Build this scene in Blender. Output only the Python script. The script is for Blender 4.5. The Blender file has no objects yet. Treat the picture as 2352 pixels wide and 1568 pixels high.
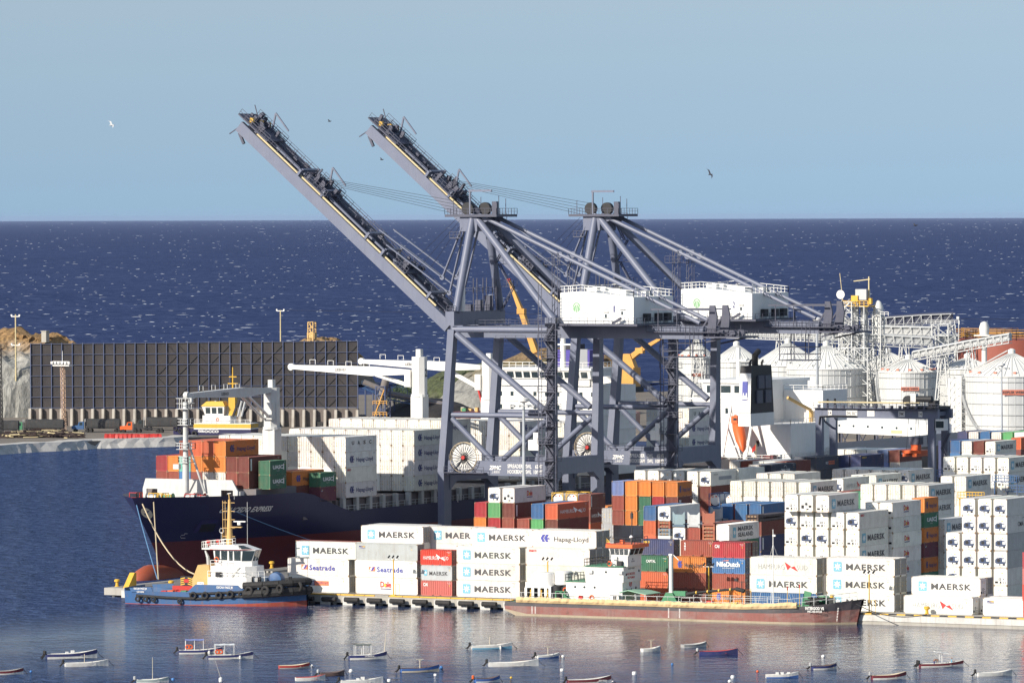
import bpy, bmesh, math, random
from math import sin, cos, pi, radians, sqrt, atan2
from mathutils import Vector, Matrix
random.seed(7)
S = bpy.context.scene
COL = S.collection
# ---------------------------------------------------------------- camera
CX, CY, CZ = 430.0, -849.5, 66.4
YAW, PITCH, ROLL = radians(27.67), math.atan(286 / 13067.0), radians(0.195)
cd = bpy.data.cameras.new("camera")
cd.sensor_width = 36.0
cd.lens = 200.0
cd.clip_start = 5.0
cd.clip_end = 200000.0
cam = bpy.data.objects.new("camera", cd)
COL.objects.link(cam)
cam.matrix_world = (Matrix.Translation((CX, CY, CZ)) @ Matrix.Rotation(YAW, 4, 'Z')
                    @ Matrix.Rotation(pi / 2 - PITCH, 4, 'X') @ Matrix.Rotation(-ROLL, 4, 'Z'))
S.camera = cam
# ---------------------------------------------------------------- light
LDIR = Vector((0.43, 1.0, -0.54)).normalized()
SUN_EL = math.asin(-LDIR.z)
SUN_ROT = atan2(-LDIR.x, -LDIR.y)
w = bpy.data.worlds.new("World")
S.world = w
w.use_nodes = True
nt = w.node_tree
nt.nodes.clear()
sky = nt.nodes.new("ShaderNodeTexSky")
sky.sky_type = 'NISHITA'
sky.sun_disc = False
sky.sun_elevation = SUN_EL
sky.sun_rotation = SUN_ROT
sky.altitude = 60
sky.air_density = 1.0
sky.dust_density = 0.3
sky.ozone_density = 3.0
bg = nt.nodes.new("ShaderNodeBackground")
bg.inputs['Strength'].default_value = 0.10
mulc = nt.nodes.new("ShaderNodeMix")
mulc.data_type = 'RGBA'
mulc.blend_type = 'MULTIPLY'
mulc.inputs[0].default_value = 1.0
mulc.inputs[7].default_value = (2.43, 1.84, 1.365, 1)
nt.links.new(sky.outputs[0], mulc.inputs[6])
tcw = nt.nodes.new("ShaderNodeTexCoord")
add = nt.nodes.new("ShaderNodeVectorMath")
add.operation = 'ADD'
add.inputs[1].default_value = (0, 0, 0.22)
nrm = nt.nodes.new("ShaderNodeVectorMath")
nrm.operation = 'NORMALIZE'
nt.links.new(tcw.outputs['Generated'], add.inputs[0])
nt.links.new(add.outputs[0], nrm.inputs[0])
nt.links.new(nrm.outputs[0], sky.inputs[0])
sepw = nt.nodes.new("ShaderNodeSeparateXYZ")
rmpw = nt.nodes.new("ShaderNodeValToRGB")
rmpw.color_ramp.elements[0].position = 0.0
rmpw.color_ramp.elements[0].color = (0.50, 0.60, 0.70, 1)
rmpw.color_ramp.elements[1].position = 0.045
rmpw.color_ramp.elements[1].color = (0.74, 0.745, 0.74, 1)
e_ = rmpw.color_ramp.elements.new(0.3)
e_.color = (1.0, 1.0, 1.0, 1)
mul2 = nt.nodes.new("ShaderNodeMix")
mul2.data_type = 'RGBA'
mul2.blend_type = 'MULTIPLY'
mul2.inputs[0].default_value = 1.0
nt.links.new(tcw.outputs['Generated'], sepw.inputs[0])
nt.links.new(sepw.outputs[2], rmpw.inputs[0])
nt.links.new(mulc.outputs[2], mul2.inputs[6])
nt.links.new(rmpw.outputs[0], mul2.inputs[7])
nt.links.new(mul2.outputs[2], bg.inputs['Color'])
wo = nt.nodes.new("ShaderNodeOutputWorld")
nt.links.new(bg.outputs[0], wo.inputs['Surface'])
sd = bpy.data.lights.new("sun", 'SUN')
sd.energy = 4.6
sd.angle = radians(0.5)
sd.color = (1.0, 0.93, 0.82)
so = bpy.data.objects.new("sun", sd)
COL.objects.link(so)
so.rotation_euler = LDIR.to_track_quat('-Z', 'Y').to_euler()
so.location = (0, -200, 300)
S.view_settings.view_transform = 'Standard'
S.view_settings.look = 'None'
S.view_settings.exposure = 0.38
S.view_settings.gamma = 1.0
S.cycles.use_denoising = True
S.cycles.denoiser = 'OPENIMAGEDENOISE'
S.cycles.denoising_prefilter = 'ACCURATE'
S.cycles.max_bounces = 6
S.cycles.volume_bounces = 0
S.cycles.caustics_reflective = False
S.cycles.caustics_refractive = False
QZ = 1.6


# photogrammetry of the photograph: a pixel of its 2352-wide view -> a point of the place
def ray(px, py):
    X, Y = px - 1176.0, py - 784.0
    r = -8 / 2352.0
    X, Y = X * cos(r) + Y * sin(r), -X * sin(r) + Y * cos(r)
    a, u = X / 13067.0, -Y / 13067.0
    b, z = cos(PITCH) + u * sin(PITCH), -sin(PITCH) + u * cos(PITCH)
    return a * cos(YAW) - b * sin(YAW), a * sin(YAW) + b * cos(YAW), z


def at_z(px, py, z):
    r = ray(px, py)
    t = (z - CZ) / r[2]
    return CX + r[0] * t, CY + r[1] * t


def at_y(px, py, y):
    r = ray(px, py)
    t = (y - CY) / r[1]
    return CX + r[0] * t, CZ + r[2] * t


def at_x(px, py, x):
    r = ray(px, py)
    t = (x - CX) / r[0]
    return CY + r[1] * t, CZ + r[2] * t


# ---------------------------------------------------------------- helpers
class MB:
    def __init__(s):
        s.v, s.f, s.m = [], [], []

    def add(s, vs, fs, mi=0):
        o = len(s.v)
        s.v += [tuple(p) for p in vs]
        s.f += [tuple(o + i for i in q) for q in fs]
        s.m += [mi] * len(fs)

    def box(s, x0, y0, z0, x1, y1, z1, mi=0):
        s.add([(x0, y0, z0), (x1, y0, z0), (x1, y1, z0), (x0, y1, z0), (x0, y0, z1), (x1, y0, z1), (x1, y1, z1), (x0, y1, z1)],
              [(0, 3, 2, 1), (4, 5, 6, 7), (0, 1, 5, 4), (1, 2, 6, 5), (2, 3, 7, 6), (3, 0, 4, 7)], mi)

    def cbox(s, cx, cy, cz, sx, sy, sz, mi=0):
        s.box(cx - sx / 2, cy - sy / 2, cz - sz / 2, cx + sx / 2, cy + sy / 2, cz + sz / 2, mi)

    def frame(s, p, q, up=(0, 0, 1)):
        p, q = Vector(p), Vector(q)
        d = (q - p)
        d.normalize()
        u = Vector(up)
        if abs(d.dot(u)) > 0.98:
            u = Vector((0, 1, 0))
        a = d.cross(u).normalized()
        b = a.cross(d).normalized()
        return p, q, a, b

    def bar(s, p, q, w, h=None, mi=0, up=(0, 0, 1), w2=None, h2=None):
        h = w if h is None else h
        w2 = w if w2 is None else w2
        h2 = h if h2 is None else h2
        p, q, a, b = s.frame(p, q, up)
        vs = [p - a * w / 2 - b * h / 2, p + a * w / 2 - b * h / 2, p + a * w / 2 + b * h / 2, p - a * w / 2 + b * h / 2,
              q - a * w2 / 2 - b * h2 / 2, q + a * w2 / 2 - b * h2 / 2, q + a * w2 / 2 + b * h2 / 2, q - a * w2 / 2 + b * h2 / 2]
        s.add(vs, [(0, 1, 2, 3), (7, 6, 5, 4), (0, 4, 5, 1), (1, 5, 6, 2), (2, 6, 7, 3), (3, 7, 4, 0)], mi)

    def tube(s, p, q, r, n=8, r2=None, mi=0):
        r2 = r if r2 is None else r2
        p, q, a, b = s.frame(p, q)
        vs = []
        for c, rr in ((p, r), (q, r2)):
            for i in range(n):
                t = 2 * pi * i / n
                vs.append(c + a * cos(t) * rr + b * sin(t) * rr)
        fs = [(i, (i + 1) % n, n + (i + 1) % n, n + i) for i in range(n)]
        fs += [tuple(range(n - 1, -1, -1)), tuple(range(n, 2 * n))]
        s.add(vs, fs, mi)

    def path(s, pts, r, n=5, mi=0):
        for i in range(len(pts) - 1):
            s.tube(pts[i], pts[i + 1], r, n, None, mi)

    def prism(s, poly, ax, a, b, mi=0):
        n = len(poly)
        def P(u, v, t):
            return (t, u, v) if ax == 'x' else ((u, t, v) if ax == 'y' else (u, v, t))
        vs = [P(u, v, a) for u, v in poly] + [P(u, v, b) for u, v in poly]
        fs = [(i, (i + 1) % n, n + (i + 1) % n, n + i) for i in range(n)]
        fs += [tuple(range(n - 1, -1, -1)), tuple(range(n, 2 * n))]
        s.add(vs, fs, mi)

    def torus(s, c, axis, R, r, N=16, n=6, mi=0):
        c, ax = Vector(c), Vector(axis).normalized()
        u = ax.orthogonal().normalized()
        v = ax.cross(u)
        vs, fs = [], []
        for i in range(N):
            t = 2 * pi * i / N
            d = u * cos(t) + v * sin(t)
            for j in range(n):
                k = 2 * pi * j / n
                vs.append(c + d * (R + r * cos(k)) + ax * r * sin(k))
        for i in range(N):
            for j in range(n):
                fs.append((i * n + j, i * n + (j + 1) % n, ((i + 1) % N) * n + (j + 1) % n, ((i + 1) % N) * n + j))
        s.add(vs, fs, mi)

    def lathe(s, prof, c, n=16, mi=0, axis='z'):
        vs, fs = [], []
        for r, h in prof:
            for i in range(n):
                t = 2 * pi * i / n
                if axis == 'z':
                    vs.append((c[0] + r * cos(t), c[1] + r * sin(t), c[2] + h))
                elif axis == 'x':
                    vs.append((c[0] + h, c[1] + r * cos(t), c[2] + r * sin(t)))
                else:
                    vs.append((c[0] + r * sin(t), c[1] + h, c[2] + r * cos(t)))
        for k in range(len(prof) - 1):
            for i in range(n):
                fs.append((k * n + i, k * n + (i + 1) % n, (k + 1) * n + (i + 1) % n, (k + 1) * n + i))
        fs.append(tuple(range(n - 1, -1, -1)))
        fs.append(tuple(range((len(prof) - 1) * n, len(prof) * n)))
        s.add(vs, fs, mi)

    def loft(s, rings, closed=True, mi=0, cap=True):
        n = len(rings[0])
        vs = [p for r in rings for p in r]
        fs = []
        for k in range(len(rings) - 1):
            for i in range(n if closed else n - 1):
                fs.append((k * n + i, k * n + (i + 1) % n, (k + 1) * n + (i + 1) % n, (k + 1) * n + i))
        if cap:
            fs.append(tuple(range(n - 1, -1, -1)))
            fs.append(tuple(range((len(rings) - 1) * n, len(rings) * n)))
        s.add(vs, fs, mi)

    def rail(s, pts, h=1.1, step=2.0, r=0.035, mi=0, mid=True):
        for i in range(len(pts) - 1):
            p, q = Vector(pts[i]), Vector(pts[i + 1])
            n = max(1, int((q - p).length / step))
            for k in range(n + 1):
                a = p.lerp(q, k / n)
                s.bar(a, a + Vector((0, 0, h)), r * 2, None, mi)
            s.bar(p + Vector((0, 0, h)), q + Vector((0, 0, h)), r * 2, None, mi)
            if mid:
                s.bar(p + Vector((0, 0, h / 2)), q + Vector((0, 0, h / 2)), r * 1.6, None, mi)

    def build(s, name, mats, parent=None, smooth=False, color=None):
        me = bpy.data.meshes.new(name)
        off = Vector((0, 0, 0))
        if parent is not None:
            rt = parent
            while rt.parent:
                rt = rt.parent
            off = rt.location
        me.from_pydata([(p[0] - off.x, p[1] - off.y, p[2] - off.z) for p in s.v], [], s.f)
        if not isinstance(mats, (list, tuple)):
            mats = [mats]
        for m in mats:
            me.materials.append(m)
        me.polygons.foreach_set('material_index', s.m)
        bm = bmesh.new()
        bm.from_mesh(me)
        bmesh.ops.recalc_face_normals(bm, faces=bm.faces)
        bm.to_mesh(me)
        bm.free()
        if smooth:
            me.polygons.foreach_set('use_smooth', [True] * len(me.polygons))
            me.set_sharp_from_angle(angle=radians(40))
        o = bpy.data.objects.new(name, me)
        COL.objects.link(o)
        if parent is not None:
            o.parent = parent
        if color:
            o.color = tuple(color) + (1,)
        return o


def tag(o, label, cat, group=None, kind=None):
    if label:
        o['label'] = label
    if cat:
        o['category'] = cat
    if group:
        o['group'] = group
    if kind:
        o['kind'] = kind
    return o


def thing(name, label, cat, loc=(0, 0, 0), group=None):
    o = bpy.data.objects.new(name, None)
    o.empty_display_size = 0.5
    COL.objects.link(o)
    o.location = loc
    return tag(o, label, cat, group)


def new_obj(name, mesh, parent=None, color=None, loc=None):
    o = bpy.data.objects.new(name, mesh)
    COL.objects.link(o)
    if parent is not None:
        o.parent = parent
    if color:
        o.color = tuple(color[:3]) + (1,)
    if loc:
        o.location = loc
    return o


def copy_tree(o, parent=None):
    c = o.copy()
    COL.objects.link(c)
    c.parent = parent
    for ch in list(o.children):
        copy_tree(ch, c)
    return c


# ---------------------------------------------------------------- materials
def nodemat(name):
    m = bpy.data.materials.new(name)
    m.use_nodes = True
    t = m.node_tree
    b = t.nodes['Principled BSDF']
    return m, t, b


def N(t, kind, **kw):
    n = t.nodes.new(kind)
    for k, v in kw.items():
        setattr(n, k, v)
    return n


def ramp(t, src, a, b, ca=(0, 0, 0, 1), cb=(1, 1, 1, 1)):
    r = N(t, 'ShaderNodeValToRGB')
    r.color_ramp.elements[0].position = a
    r.color_ramp.elements[1].position = b
    r.color_ramp.elements[0].color = ca
    r.color_ramp.elements[1].color = cb
    t.links.new(src, r.inputs[0])
    return r.outputs[0]


def mixc(t, fac, a, b, mode='MIX'):
    x = N(t, 'ShaderNodeMix', data_type='RGBA', blend_type=mode)
    for i, v in ((0, fac), (6, a), (7, b)):
        if isinstance(v, (int, float)):
            x.inputs[i].default_value = v
        elif isinstance(v, (tuple, list)):
            x.inputs[i].default_value = tuple(v[:3]) + (1,)
        else:
            t.links.new(v, x.inputs[i])
    return x.outputs[2]


def noise(t, vec, scale, detail=3, rough=0.55):
    n = N(t, 'ShaderNodeTexNoise')
    n.inputs['Scale'].default_value = scale
    n.inputs['Detail'].default_value = detail
    n.inputs['Roughness'].default_value = rough
    if vec is not None:
        t.links.new(vec, n.inputs['Vector'])
    return n.outputs['Fac']


def coords(t, scale=(1, 1, 1), rnd=True, kind='Object'):
    tc = N(t, 'ShaderNodeTexCoord')
    mp = N(t, 'ShaderNodeMapping')
    mp.inputs['Scale'].default_value = scale
    t.links.new(tc.outputs[kind], mp.inputs['Vector'])
    if rnd:
        oi = N(t, 'ShaderNodeObjectInfo')
        cm = N(t, 'ShaderNodeMath', operation='MULTIPLY')
        cm.inputs[1].default_value = 57.0
        t.links.new(oi.outputs['Random'], cm.inputs[0])
        cx = N(t, 'ShaderNodeCombineXYZ')
        for i in range(3):
            t.links.new(cm.outputs[0], cx.inputs[i])
        t.links.new(cx.outputs[0], mp.inputs['Location'])
    return mp.outputs[0]


def paint(name, color=None, rough=0.5, dirt=0.25, dirtcol=(0.13, 0.09, 0.06), streak=0.3, rust=(0.17, 0.075, 0.03), metal=0.0, scale=0.6, spec=0.4, rustamt=0.0):
    m, t, b = nodemat(name)
    if color is None:
        oi = N(t, 'ShaderNodeObjectInfo')
        base = oi.outputs['Color']
    else:
        base = tuple(color)
    if dirt > 0:
        f = ramp(t, noise(t, coords(t), scale, 5, 0.65), 0.42, 0.78)
        mm = N(t, 'ShaderNodeMath', operation='MULTIPLY')
        t.links.new(f, mm.inputs[0])
        mm.inputs[1].default_value = dirt
        base = mixc(t, mm.outputs[0], base, dirtcol)
    if streak > 0:
        f = ramp(t, noise(t, coords(t, (2.2, 2.2, 0.12)), 1.0, 3, 0.6), 0.52, 0.85)
        mm = N(t, 'ShaderNodeMath', operation='MULTIPLY')
        t.links.new(f, mm.inputs[0])
        mm.inputs[1].default_value = streak
        base = mixc(t, mm.outputs[0], base, rust)
    if rustamt > 0:
        f = ramp(t, noise(t, coords(t), scale * 3.1, 6, 0.7), 0.6, 0.68)
        mm = N(t, 'ShaderNodeMath', operation='MULTIPLY')
        t.links.new(f, mm.inputs[0])
        mm.inputs[1].default_value = rustamt
        base = mixc(t, mm.outputs[0], base, rust)
    if isinstance(base, tuple):
        b.inputs['Base Color'].default_value = base[:3] + (1,)
    else:
        t.links.new(base, b.inputs['Base Color'])
    b.inputs['Roughness'].default_value = rough
    b.inputs['Metallic'].default_value = metal
    b.inputs['Specular IOR Level'].default_value = spec
    return m


M = {}
M['cont'] = paint('container_paint', None, 0.5, 0.32, (0.22, 0.17, 0.12), 0.24, scale=0.5, rustamt=0.2)
M['contedge'] = paint('rust_edged_paint', None, 0.55, 0.35, (0.30, 0.18, 0.09), 0.45, (0.30, 0.14, 0.05), scale=1.6, rustamt=0.7)
M['obj'] = paint('weathered_paint', None, 0.5, 0.22, (0.10, 0.08, 0.07), 0.2, scale=0.4, rustamt=0.12)
M['clean'] = paint('plain_paint', None, 0.5, 0.12, (0.2, 0.18, 0.15), 0.0, scale=1.0)
M['casting'] = paint('rusty_casting', (0.30, 0.20, 0.12), 0.7, 0.4, (0.12, 0.06, 0.03), 0.0, scale=3)
M['dark'] = paint('dark_parts_and_recess_shade', (0.02, 0.02, 0.024), 0.6, 0.3, (0.05, 0.04, 0.035), 0.0, scale=2)  # near-black for plain dark parts and for shade painted into recesses
M['navyunit'] = paint('dark_blue_machinery', (0.035, 0.06, 0.13), 0.5, 0.4, (0.15, 0.16, 0.18), 0.0, scale=4)
M['steel'] = paint('galvanised_steel', (0.48, 0.49, 0.49), 0.45, 0.3, (0.25, 0.23, 0.2), 0.2, metal=0.25, scale=0.8)
M['white'] = paint('white_paint', (0.80, 0.79, 0.76), 0.45, 0.14, (0.45, 0.38, 0.3), 0.16, scale=0.4)
M['yellow'] = paint('yellow_paint', (0.70, 0.42, 0.05), 0.5, 0.25, (0.2, 0.12, 0.05), 0.2, scale=1.2)
M['orange'] = paint('orange_paint', (0.75, 0.13, 0.03), 0.45, 0.12, (0.2, 0.1, 0.05), 0.1, scale=1.2)
M['red'] = paint('red_paint', (0.50, 0.03, 0.025), 0.5, 0.2, (0.1, 0.05, 0.04), 0.1, scale=1.0)
M['green'] = paint('green_paint', (0.06, 0.24, 0.12), 0.5, 0.3, (0.1, 0.08, 0.05), 0.1, scale=1.0)
M['black'] = paint('black_rubber', (0.022, 0.021, 0.022), 0.75, 0.4, (0.07, 0.065, 0.06), 0.0, scale=1.5)
M['crane'] = paint('grey_blue_crane_paint', (0.145, 0.162, 0.225), 0.45, 0.4, (0.22, 0.23, 0.28), 0.3, (0.08, 0.085, 0.12), scale=0.35)
M['cranedark'] = paint('dark_walkway_steel', (0.07, 0.075, 0.11), 0.55, 0.3, (0.15, 0.15, 0.18), 0.0, scale=0.8)
M['concrete'] = paint('concrete', (0.42, 0.40, 0.36), 0.85, 0.5, (0.22, 0.19, 0.16), 0.45, (0.16, 0.13, 0.1), scale=0.25)
M['glass'] = paint('window_glass', (0.03, 0.045, 0.05), 0.08, 0.0, streak=0.0, spec=0.8)
M['rope'] = paint('rope_fibre', (0.55, 0.45, 0.30), 0.9, 0.2, (0.25, 0.2, 0.14), 0.0, scale=3)
M['canvas'] = paint('tan_canvas', (0.66, 0.48, 0.26), 0.85, 0.35, (0.4, 0.27, 0.13), 0.25, (0.35, 0.24, 0.13), scale=0.9)
M['tyre'] = M['black']
INK = {'k': (0.055, 0.055, 0.06), 'b': (0.06, 0.07, 0.33), 'w': (0.80, 0.80, 0.78), 'r': (0.55, 0.03, 0.03), 'l': (0.17, 0.43, 0.56),
       'n': (0.02, 0.03, 0.16), 'y': (0.80, 0.50, 0.05), 'o': (0.78, 0.22, 0.10), 'g': (0.30, 0.31, 0.33), 'v': (0.22, 0.42, 0.22)}
for k_, c_ in INK.items():
    M['ink_' + k_] = paint('ink_' + {'k': 'charcoal', 'b': 'blue', 'w': 'white', 'r': 'red', 'l': 'light_blue', 'n': 'navy', 'y': 'yellow', 'o': 'orange', 'g': 'grey', 'v': 'leaf_green'}[k_], c_, 0.5, 0.12, (0.4, 0.38, 0.34), 0.0, scale=2)

# ---------------------------------------------------------------- lettering
TXT = {}


def text_raw(s, bold=0.0, space=1.0):
    k = (s, bold, space)
    if k not in TXT:
        cu = bpy.data.curves.new('lettering_curve', 'FONT')
        cu.body = s
        cu.offset = bold
        cu.space_character = space
        cu.resolution_u = 2
        o = bpy.data.objects.new('lettering_source', cu)
        COL.objects.link(o)
        dg = bpy.context.evaluated_depsgraph_get()
        me = bpy.data.meshes.new_from_object(o.evaluated_get(dg))
        vs = [tuple(v.co) for v in me.vertices]
        fs = [tuple(p.vertices) for p in me.polygons]
        bpy.data.objects.remove(o)
        bpy.data.curves.remove(cu)
        bpy.data.meshes.remove(me)
        x0 = min(v[0] for v in vs); x1 = max(v[0] for v in vs)
        y0 = min(v[1] for v in vs); y1 = max(v[1] for v in vs)
        TXT[k] = ([((v[0] - x0) / (x1 - x0), (v[1] - y0) / (y1 - y0)) for v in vs], fs)
    return TXT[k]


def put_text(mb, s, org, ux, uz, wd, ht, mi=0, bold=0.02, space=1.0, slant=0.0, lift=0.012):
    """letters in the plane through org spanned by ux (reading) and uz (up); wd x ht metres"""
    vs, fs = text_raw(s, bold, space)
    o, a, b = Vector(org), Vector(ux), Vector(uz)
    n = a.cross(b) * lift
    mb.add([o + n + a * (x * wd + y * ht * slant) + b * (y * ht) for x, y in vs], fs, mi)


def put_poly(mb, pts, org, ux, uz, mi=0, lift=0.01):
    o, a, b = Vector(org), Vector(ux), Vector(uz)
    n = a.cross(b) * lift
    mb.add([o + n + a * x + b * y for x, y in pts], [tuple(range(len(pts)))], mi)


def rrect(x0, y0, x1, y1, r=0.0, k=3):
    if r <= 0:
        return [(x0, y0), (x1, y0), (x1, y1), (x0, y1)]
    out = []
    for cx, cy, a0 in ((x1 - r, y0 + r, -90), (x1 - r, y1 - r, 0), (x0 + r, y1 - r, 90), (x0 + r, y0 + r, 180)):
        for i in range(k + 1):
            a = radians(a0 + 90 * i / k)
            out.append((cx + r * cos(a), cy + r * sin(a)))
    return out


def star_tris(mb, cx, cy, R, r, n, org, ux, uz, mi, lift):
    pts = []
    for i in range(2 * n):
        a = pi / 2 + pi * i / n
        q = R if i % 2 == 0 else r
        pts.append((cx + q * cos(a), cy + q * sin(a)))
    for i in range(2 * n):
        put_poly(mb, [(cx, cy), pts[i], pts[(i + 1) % (2 * n)]], org, ux, uz, mi, lift)


# ---------------------------------------------------------------- setting: water, quay, land
def water_mat(name, WAVE, spec):
    m, t, b = nodemat(name)
    tc = N(t, 'ShaderNodeTexCoord')
    def mapped(lx, ly):
        mp = N(t, 'ShaderNodeMapping', vector_type='TEXTURE')
        mp.inputs['Scale'].default_value = (lx, ly, 1)
        mp.inputs['Rotation'].default_value = (0, 0, YAW + 0.12)
        t.links.new(tc.outputs['Object'], mp.inputs['Vector'])
        return mp.outputs[0]
    near = spec > .2
    a1 = noise(t, mapped(*((3.6, 3.2) if near else (9.0, 14.0))), 1.0, 4, 0.6)
    a2 = noise(t, mapped(*((60.0, 55.0) if near else (500.0, 700.0))), 1.0, 4, 0.62)
    a3 = noise(t, mapped(*((1.3, 1.1) if near else (28.0, 60.0))), 1.0, 3, 0.6)
    sm = N(t, 'ShaderNodeMath', operation='MULTIPLY_ADD')
    t.links.new(a3, sm.inputs[0]); sm.inputs[1].default_value = 0.16
    t.links.new(a1, sm.inputs[2])
    bp = N(t, 'ShaderNodeBump')
    bp.inputs['Strength'].default_value = 1.0
    bp.inputs['Distance'].default_value = WAVE
    if near:
        sp = N(t, 'ShaderNodeSeparateXYZ')
        t.links.new(tc.outputs['Object'], sp.inputs[0])
        wob = N(t, 'ShaderNodeMath', operation='MULTIPLY_ADD')
        t.links.new(a2, wob.inputs[0]); wob.inputs[1].default_value = 110.0
        t.links.new(sp.outputs[1], wob.inputs[2])
        my = N(t, 'ShaderNodeMapRange', interpolation_type='SMOOTHSTEP')
        t.links.new(wob.outputs[0], my.inputs[0])
        for k_, v_ in ((1, -140.0), (2, -10.0), (3, 1.0), (4, 0.0)):
            my.inputs[k_].default_value = v_
        mx = N(t, 'ShaderNodeMapRange', interpolation_type='SMOOTHSTEP')
        t.links.new(sp.outputs[0], mx.inputs[0])
        for k_, v_ in ((1, -88.0), (2, -44.0), (3, 1.0), (4, 0.0)):
            mx.inputs[k_].default_value = v_
        mm = N(t, 'ShaderNodeMath', operation='MAXIMUM')
        t.links.new(my.outputs[0], mm.inputs[0]); t.links.new(mx.outputs[0], mm.inputs[1])
        amp = N(t, 'ShaderNodeMath', operation='MULTIPLY_ADD')
        t.links.new(mm.outputs[0], amp.inputs[0]); amp.inputs[1].default_value = 4.4; amp.inputs[2].default_value = 0.45
        hm = N(t, 'ShaderNodeMath', operation='MULTIPLY')
        t.links.new(sm.outputs[0], hm.inputs[0]); t.links.new(amp.outputs[0], hm.inputs[1])
        t.links.new(hm.outputs[0], bp.inputs['Height'])
    else:
        t.links.new(sm.outputs[0], bp.inputs['Height'])
    if spec > .2:
        SEA_A, SEA_B, SEA_C = (0.016, 0.034, 0.100), (0.024, 0.048, 0.135), (0.055, 0.092, 0.20)
    else:
        SEA_A, SEA_B, SEA_C = (0.026, 0.041, 0.106), (0.034, 0.052, 0.130), (0.056, 0.080, 0.17)
    c = mixc(t, ramp(t, a2, 0.35, 0.68), SEA_A, SEA_B)
    c = mixc(t, ramp(t, a1, 0.46, 0.66), c, SEA_C)  # light and dark ripple strokes put into the colour
    c = mixc(t, ramp(t, a3, 0.50, 0.70), c, SEA_C)
    df = N(t, 'ShaderNodeBsdfDiffuse')
    t.links.new(c, df.inputs['Color'])
    t.links.new(bp.outputs[0], df.inputs['Normal'])
    out = t.nodes['Material Output']
    t.nodes.remove(b)
    if not near:
        t.links.new(df.outputs[0], out.inputs['Surface'])
        return m
    gl = N(t, 'ShaderNodeBsdfGlossy')
    gl.inputs['Roughness'].default_value = 0.07
    t.links.new(bp.outputs[0], gl.inputs['Normal'])
    fc = N(t, 'ShaderNodeMapRange')
    t.links.new(mm.outputs[0], fc.inputs[0])
    fc.inputs[3].default_value = 0.72
    fc.inputs[4].default_value = 0.15
    ms = N(t, 'ShaderNodeMixShader')
    t.links.new(fc.outputs[0], ms.inputs[0])
    t.links.new(df.outputs[0], ms.inputs[1])
    t.links.new(gl.outputs[0], ms.inputs[2])
    t.links.new(ms.outputs[0], out.inputs['Surface'])
    return m


mb = MB()
mb.add([(-2500, -900, 0), (2500, -900, 0), (2500, 905, 0), (-2500, 905, 0)], [(0, 1, 2, 3)])
tag(mb.build('harbor_water', water_mat('harbor_water', 0.45, 0.5)), None, None, None, 'structure')
mb = MB()
mb.add([(-60000, 905, 0), (40000, 905, 0), (90000, 120000, 0), (-140000, 120000, 0)], [(0, 1, 2, 3)])
mb.add([(-60000, -900, 0), (-2500, -900, 0), (-2500, 905, 0), (-60000, 905, 0)], [(0, 1, 2, 3)])
tag(mb.build('open_sea', water_mat('open_sea', 2.0, 0.0)), None, None, None, 'structure')

# foam crests on the open sea
mb = MB()
rg = random.Random(3)
right = Vector((cos(YAW), sin(YAW), 0))
fwd = Vector((-sin(YAW), cos(YAW), 0))
for i in range(2700):
    py = 505 + 345 * rg.random() ** 1.15
    px = rg.uniform(-60, 2420)
    if py > 770 and px > 1100:
        continue
    x, y = at_z(px, py, 0)
    d = Vector((x - CX, y - CY, 0)).length
    L = min(rg.uniform(0.4, 1.5) * (1 + 2.2 * (rg.random() ** 7)), 4.5) * (0.45 + d / 7000)
    hgt = rg.uniform(0.04, 0.20) * (0.5 + d / 5000)
    dp = rg.uniform(0.4, 1.2)
    a = right * cos(0.25) + fwd * sin(rg.uniform(-.3, .6))
    b = fwd
    k = 5
    ring = []
    for j in range(k + 1):
        u = j / k * 2 - 1
        q = Vector((x, y, 0)) + a * L * u
        hh = hgt * (1 - u * u) * rg.uniform(0.5, 1.0) + 0.02
        ring.append((q - b * dp * (1 - abs(u) * .8), q + Vector((0, 0, hh)), q + b * dp * (1 - abs(u) * .8)))
    vs = [p for r in ring for p in r]
    fs = []
    for j in range(k):
        fs += [(3 * j, 3 * j + 3, 3 * j + 4, 3 * j + 1), (3 * j + 1, 3 * j + 4, 3 * j + 5, 3 * j + 2)]
    mb.add(vs, fs)
foam = paint('sea_foam', (0.64, 0.69, 0.74), 0.9, 0, streak=0)
tag(mb.build('sea_foam', foam), 'white foam crests scattered over the open blue sea', None, None, 'stuff')

# quay
mb = MB()
mb.box(-97, 1.0, 0.35, 24, 60, QZ, 0)
mb.box(24, -4.0, -2, 420, 60, QZ, 0)
mb.box(-97, 60, 0.35, 420, 900, QZ, 0)
mb.box(-95, 3.4, -2, 24, 899, 0.36, 1)  # dark block: shade of the void under the deck put into colour
for i in range(28):
    x = -95.5 + i * 4.45
    mb.tube((x, 1.9, -2), (x, 1.9, 0.4), 0.42, 8, mi=0)
    mb.tube((x, 5.4, -2), (x, 5.4, 0.4), 0.42, 8, mi=0)
for i in range(60):
    mb.tube((-96.2, 6 + i * 4.6, -2), (-96.2, 6 + i * 4.6, 0.4), 0.42, 8, mi=0)
for i in range(26):
    x = -93.2 + i * 4.45
    mb.box(x, 0.55, -0.05, x + 1.9, 1.0, QZ - 0.3, 2)
mb.box(24, -4.12, 0.55, 420, -4.0, QZ - 0.12, 2)
asph = paint('quay_asphalt', (0.20, 0.19, 0.18), 0.9, 0.5, (0.10, 0.095, 0.09), 0.3, (0.3, 0.28, 0.25), scale=0.06)
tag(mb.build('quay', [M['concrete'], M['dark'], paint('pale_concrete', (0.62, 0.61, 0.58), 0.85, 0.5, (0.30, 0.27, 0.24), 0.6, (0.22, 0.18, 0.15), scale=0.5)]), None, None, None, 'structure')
mb = MB()
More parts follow.
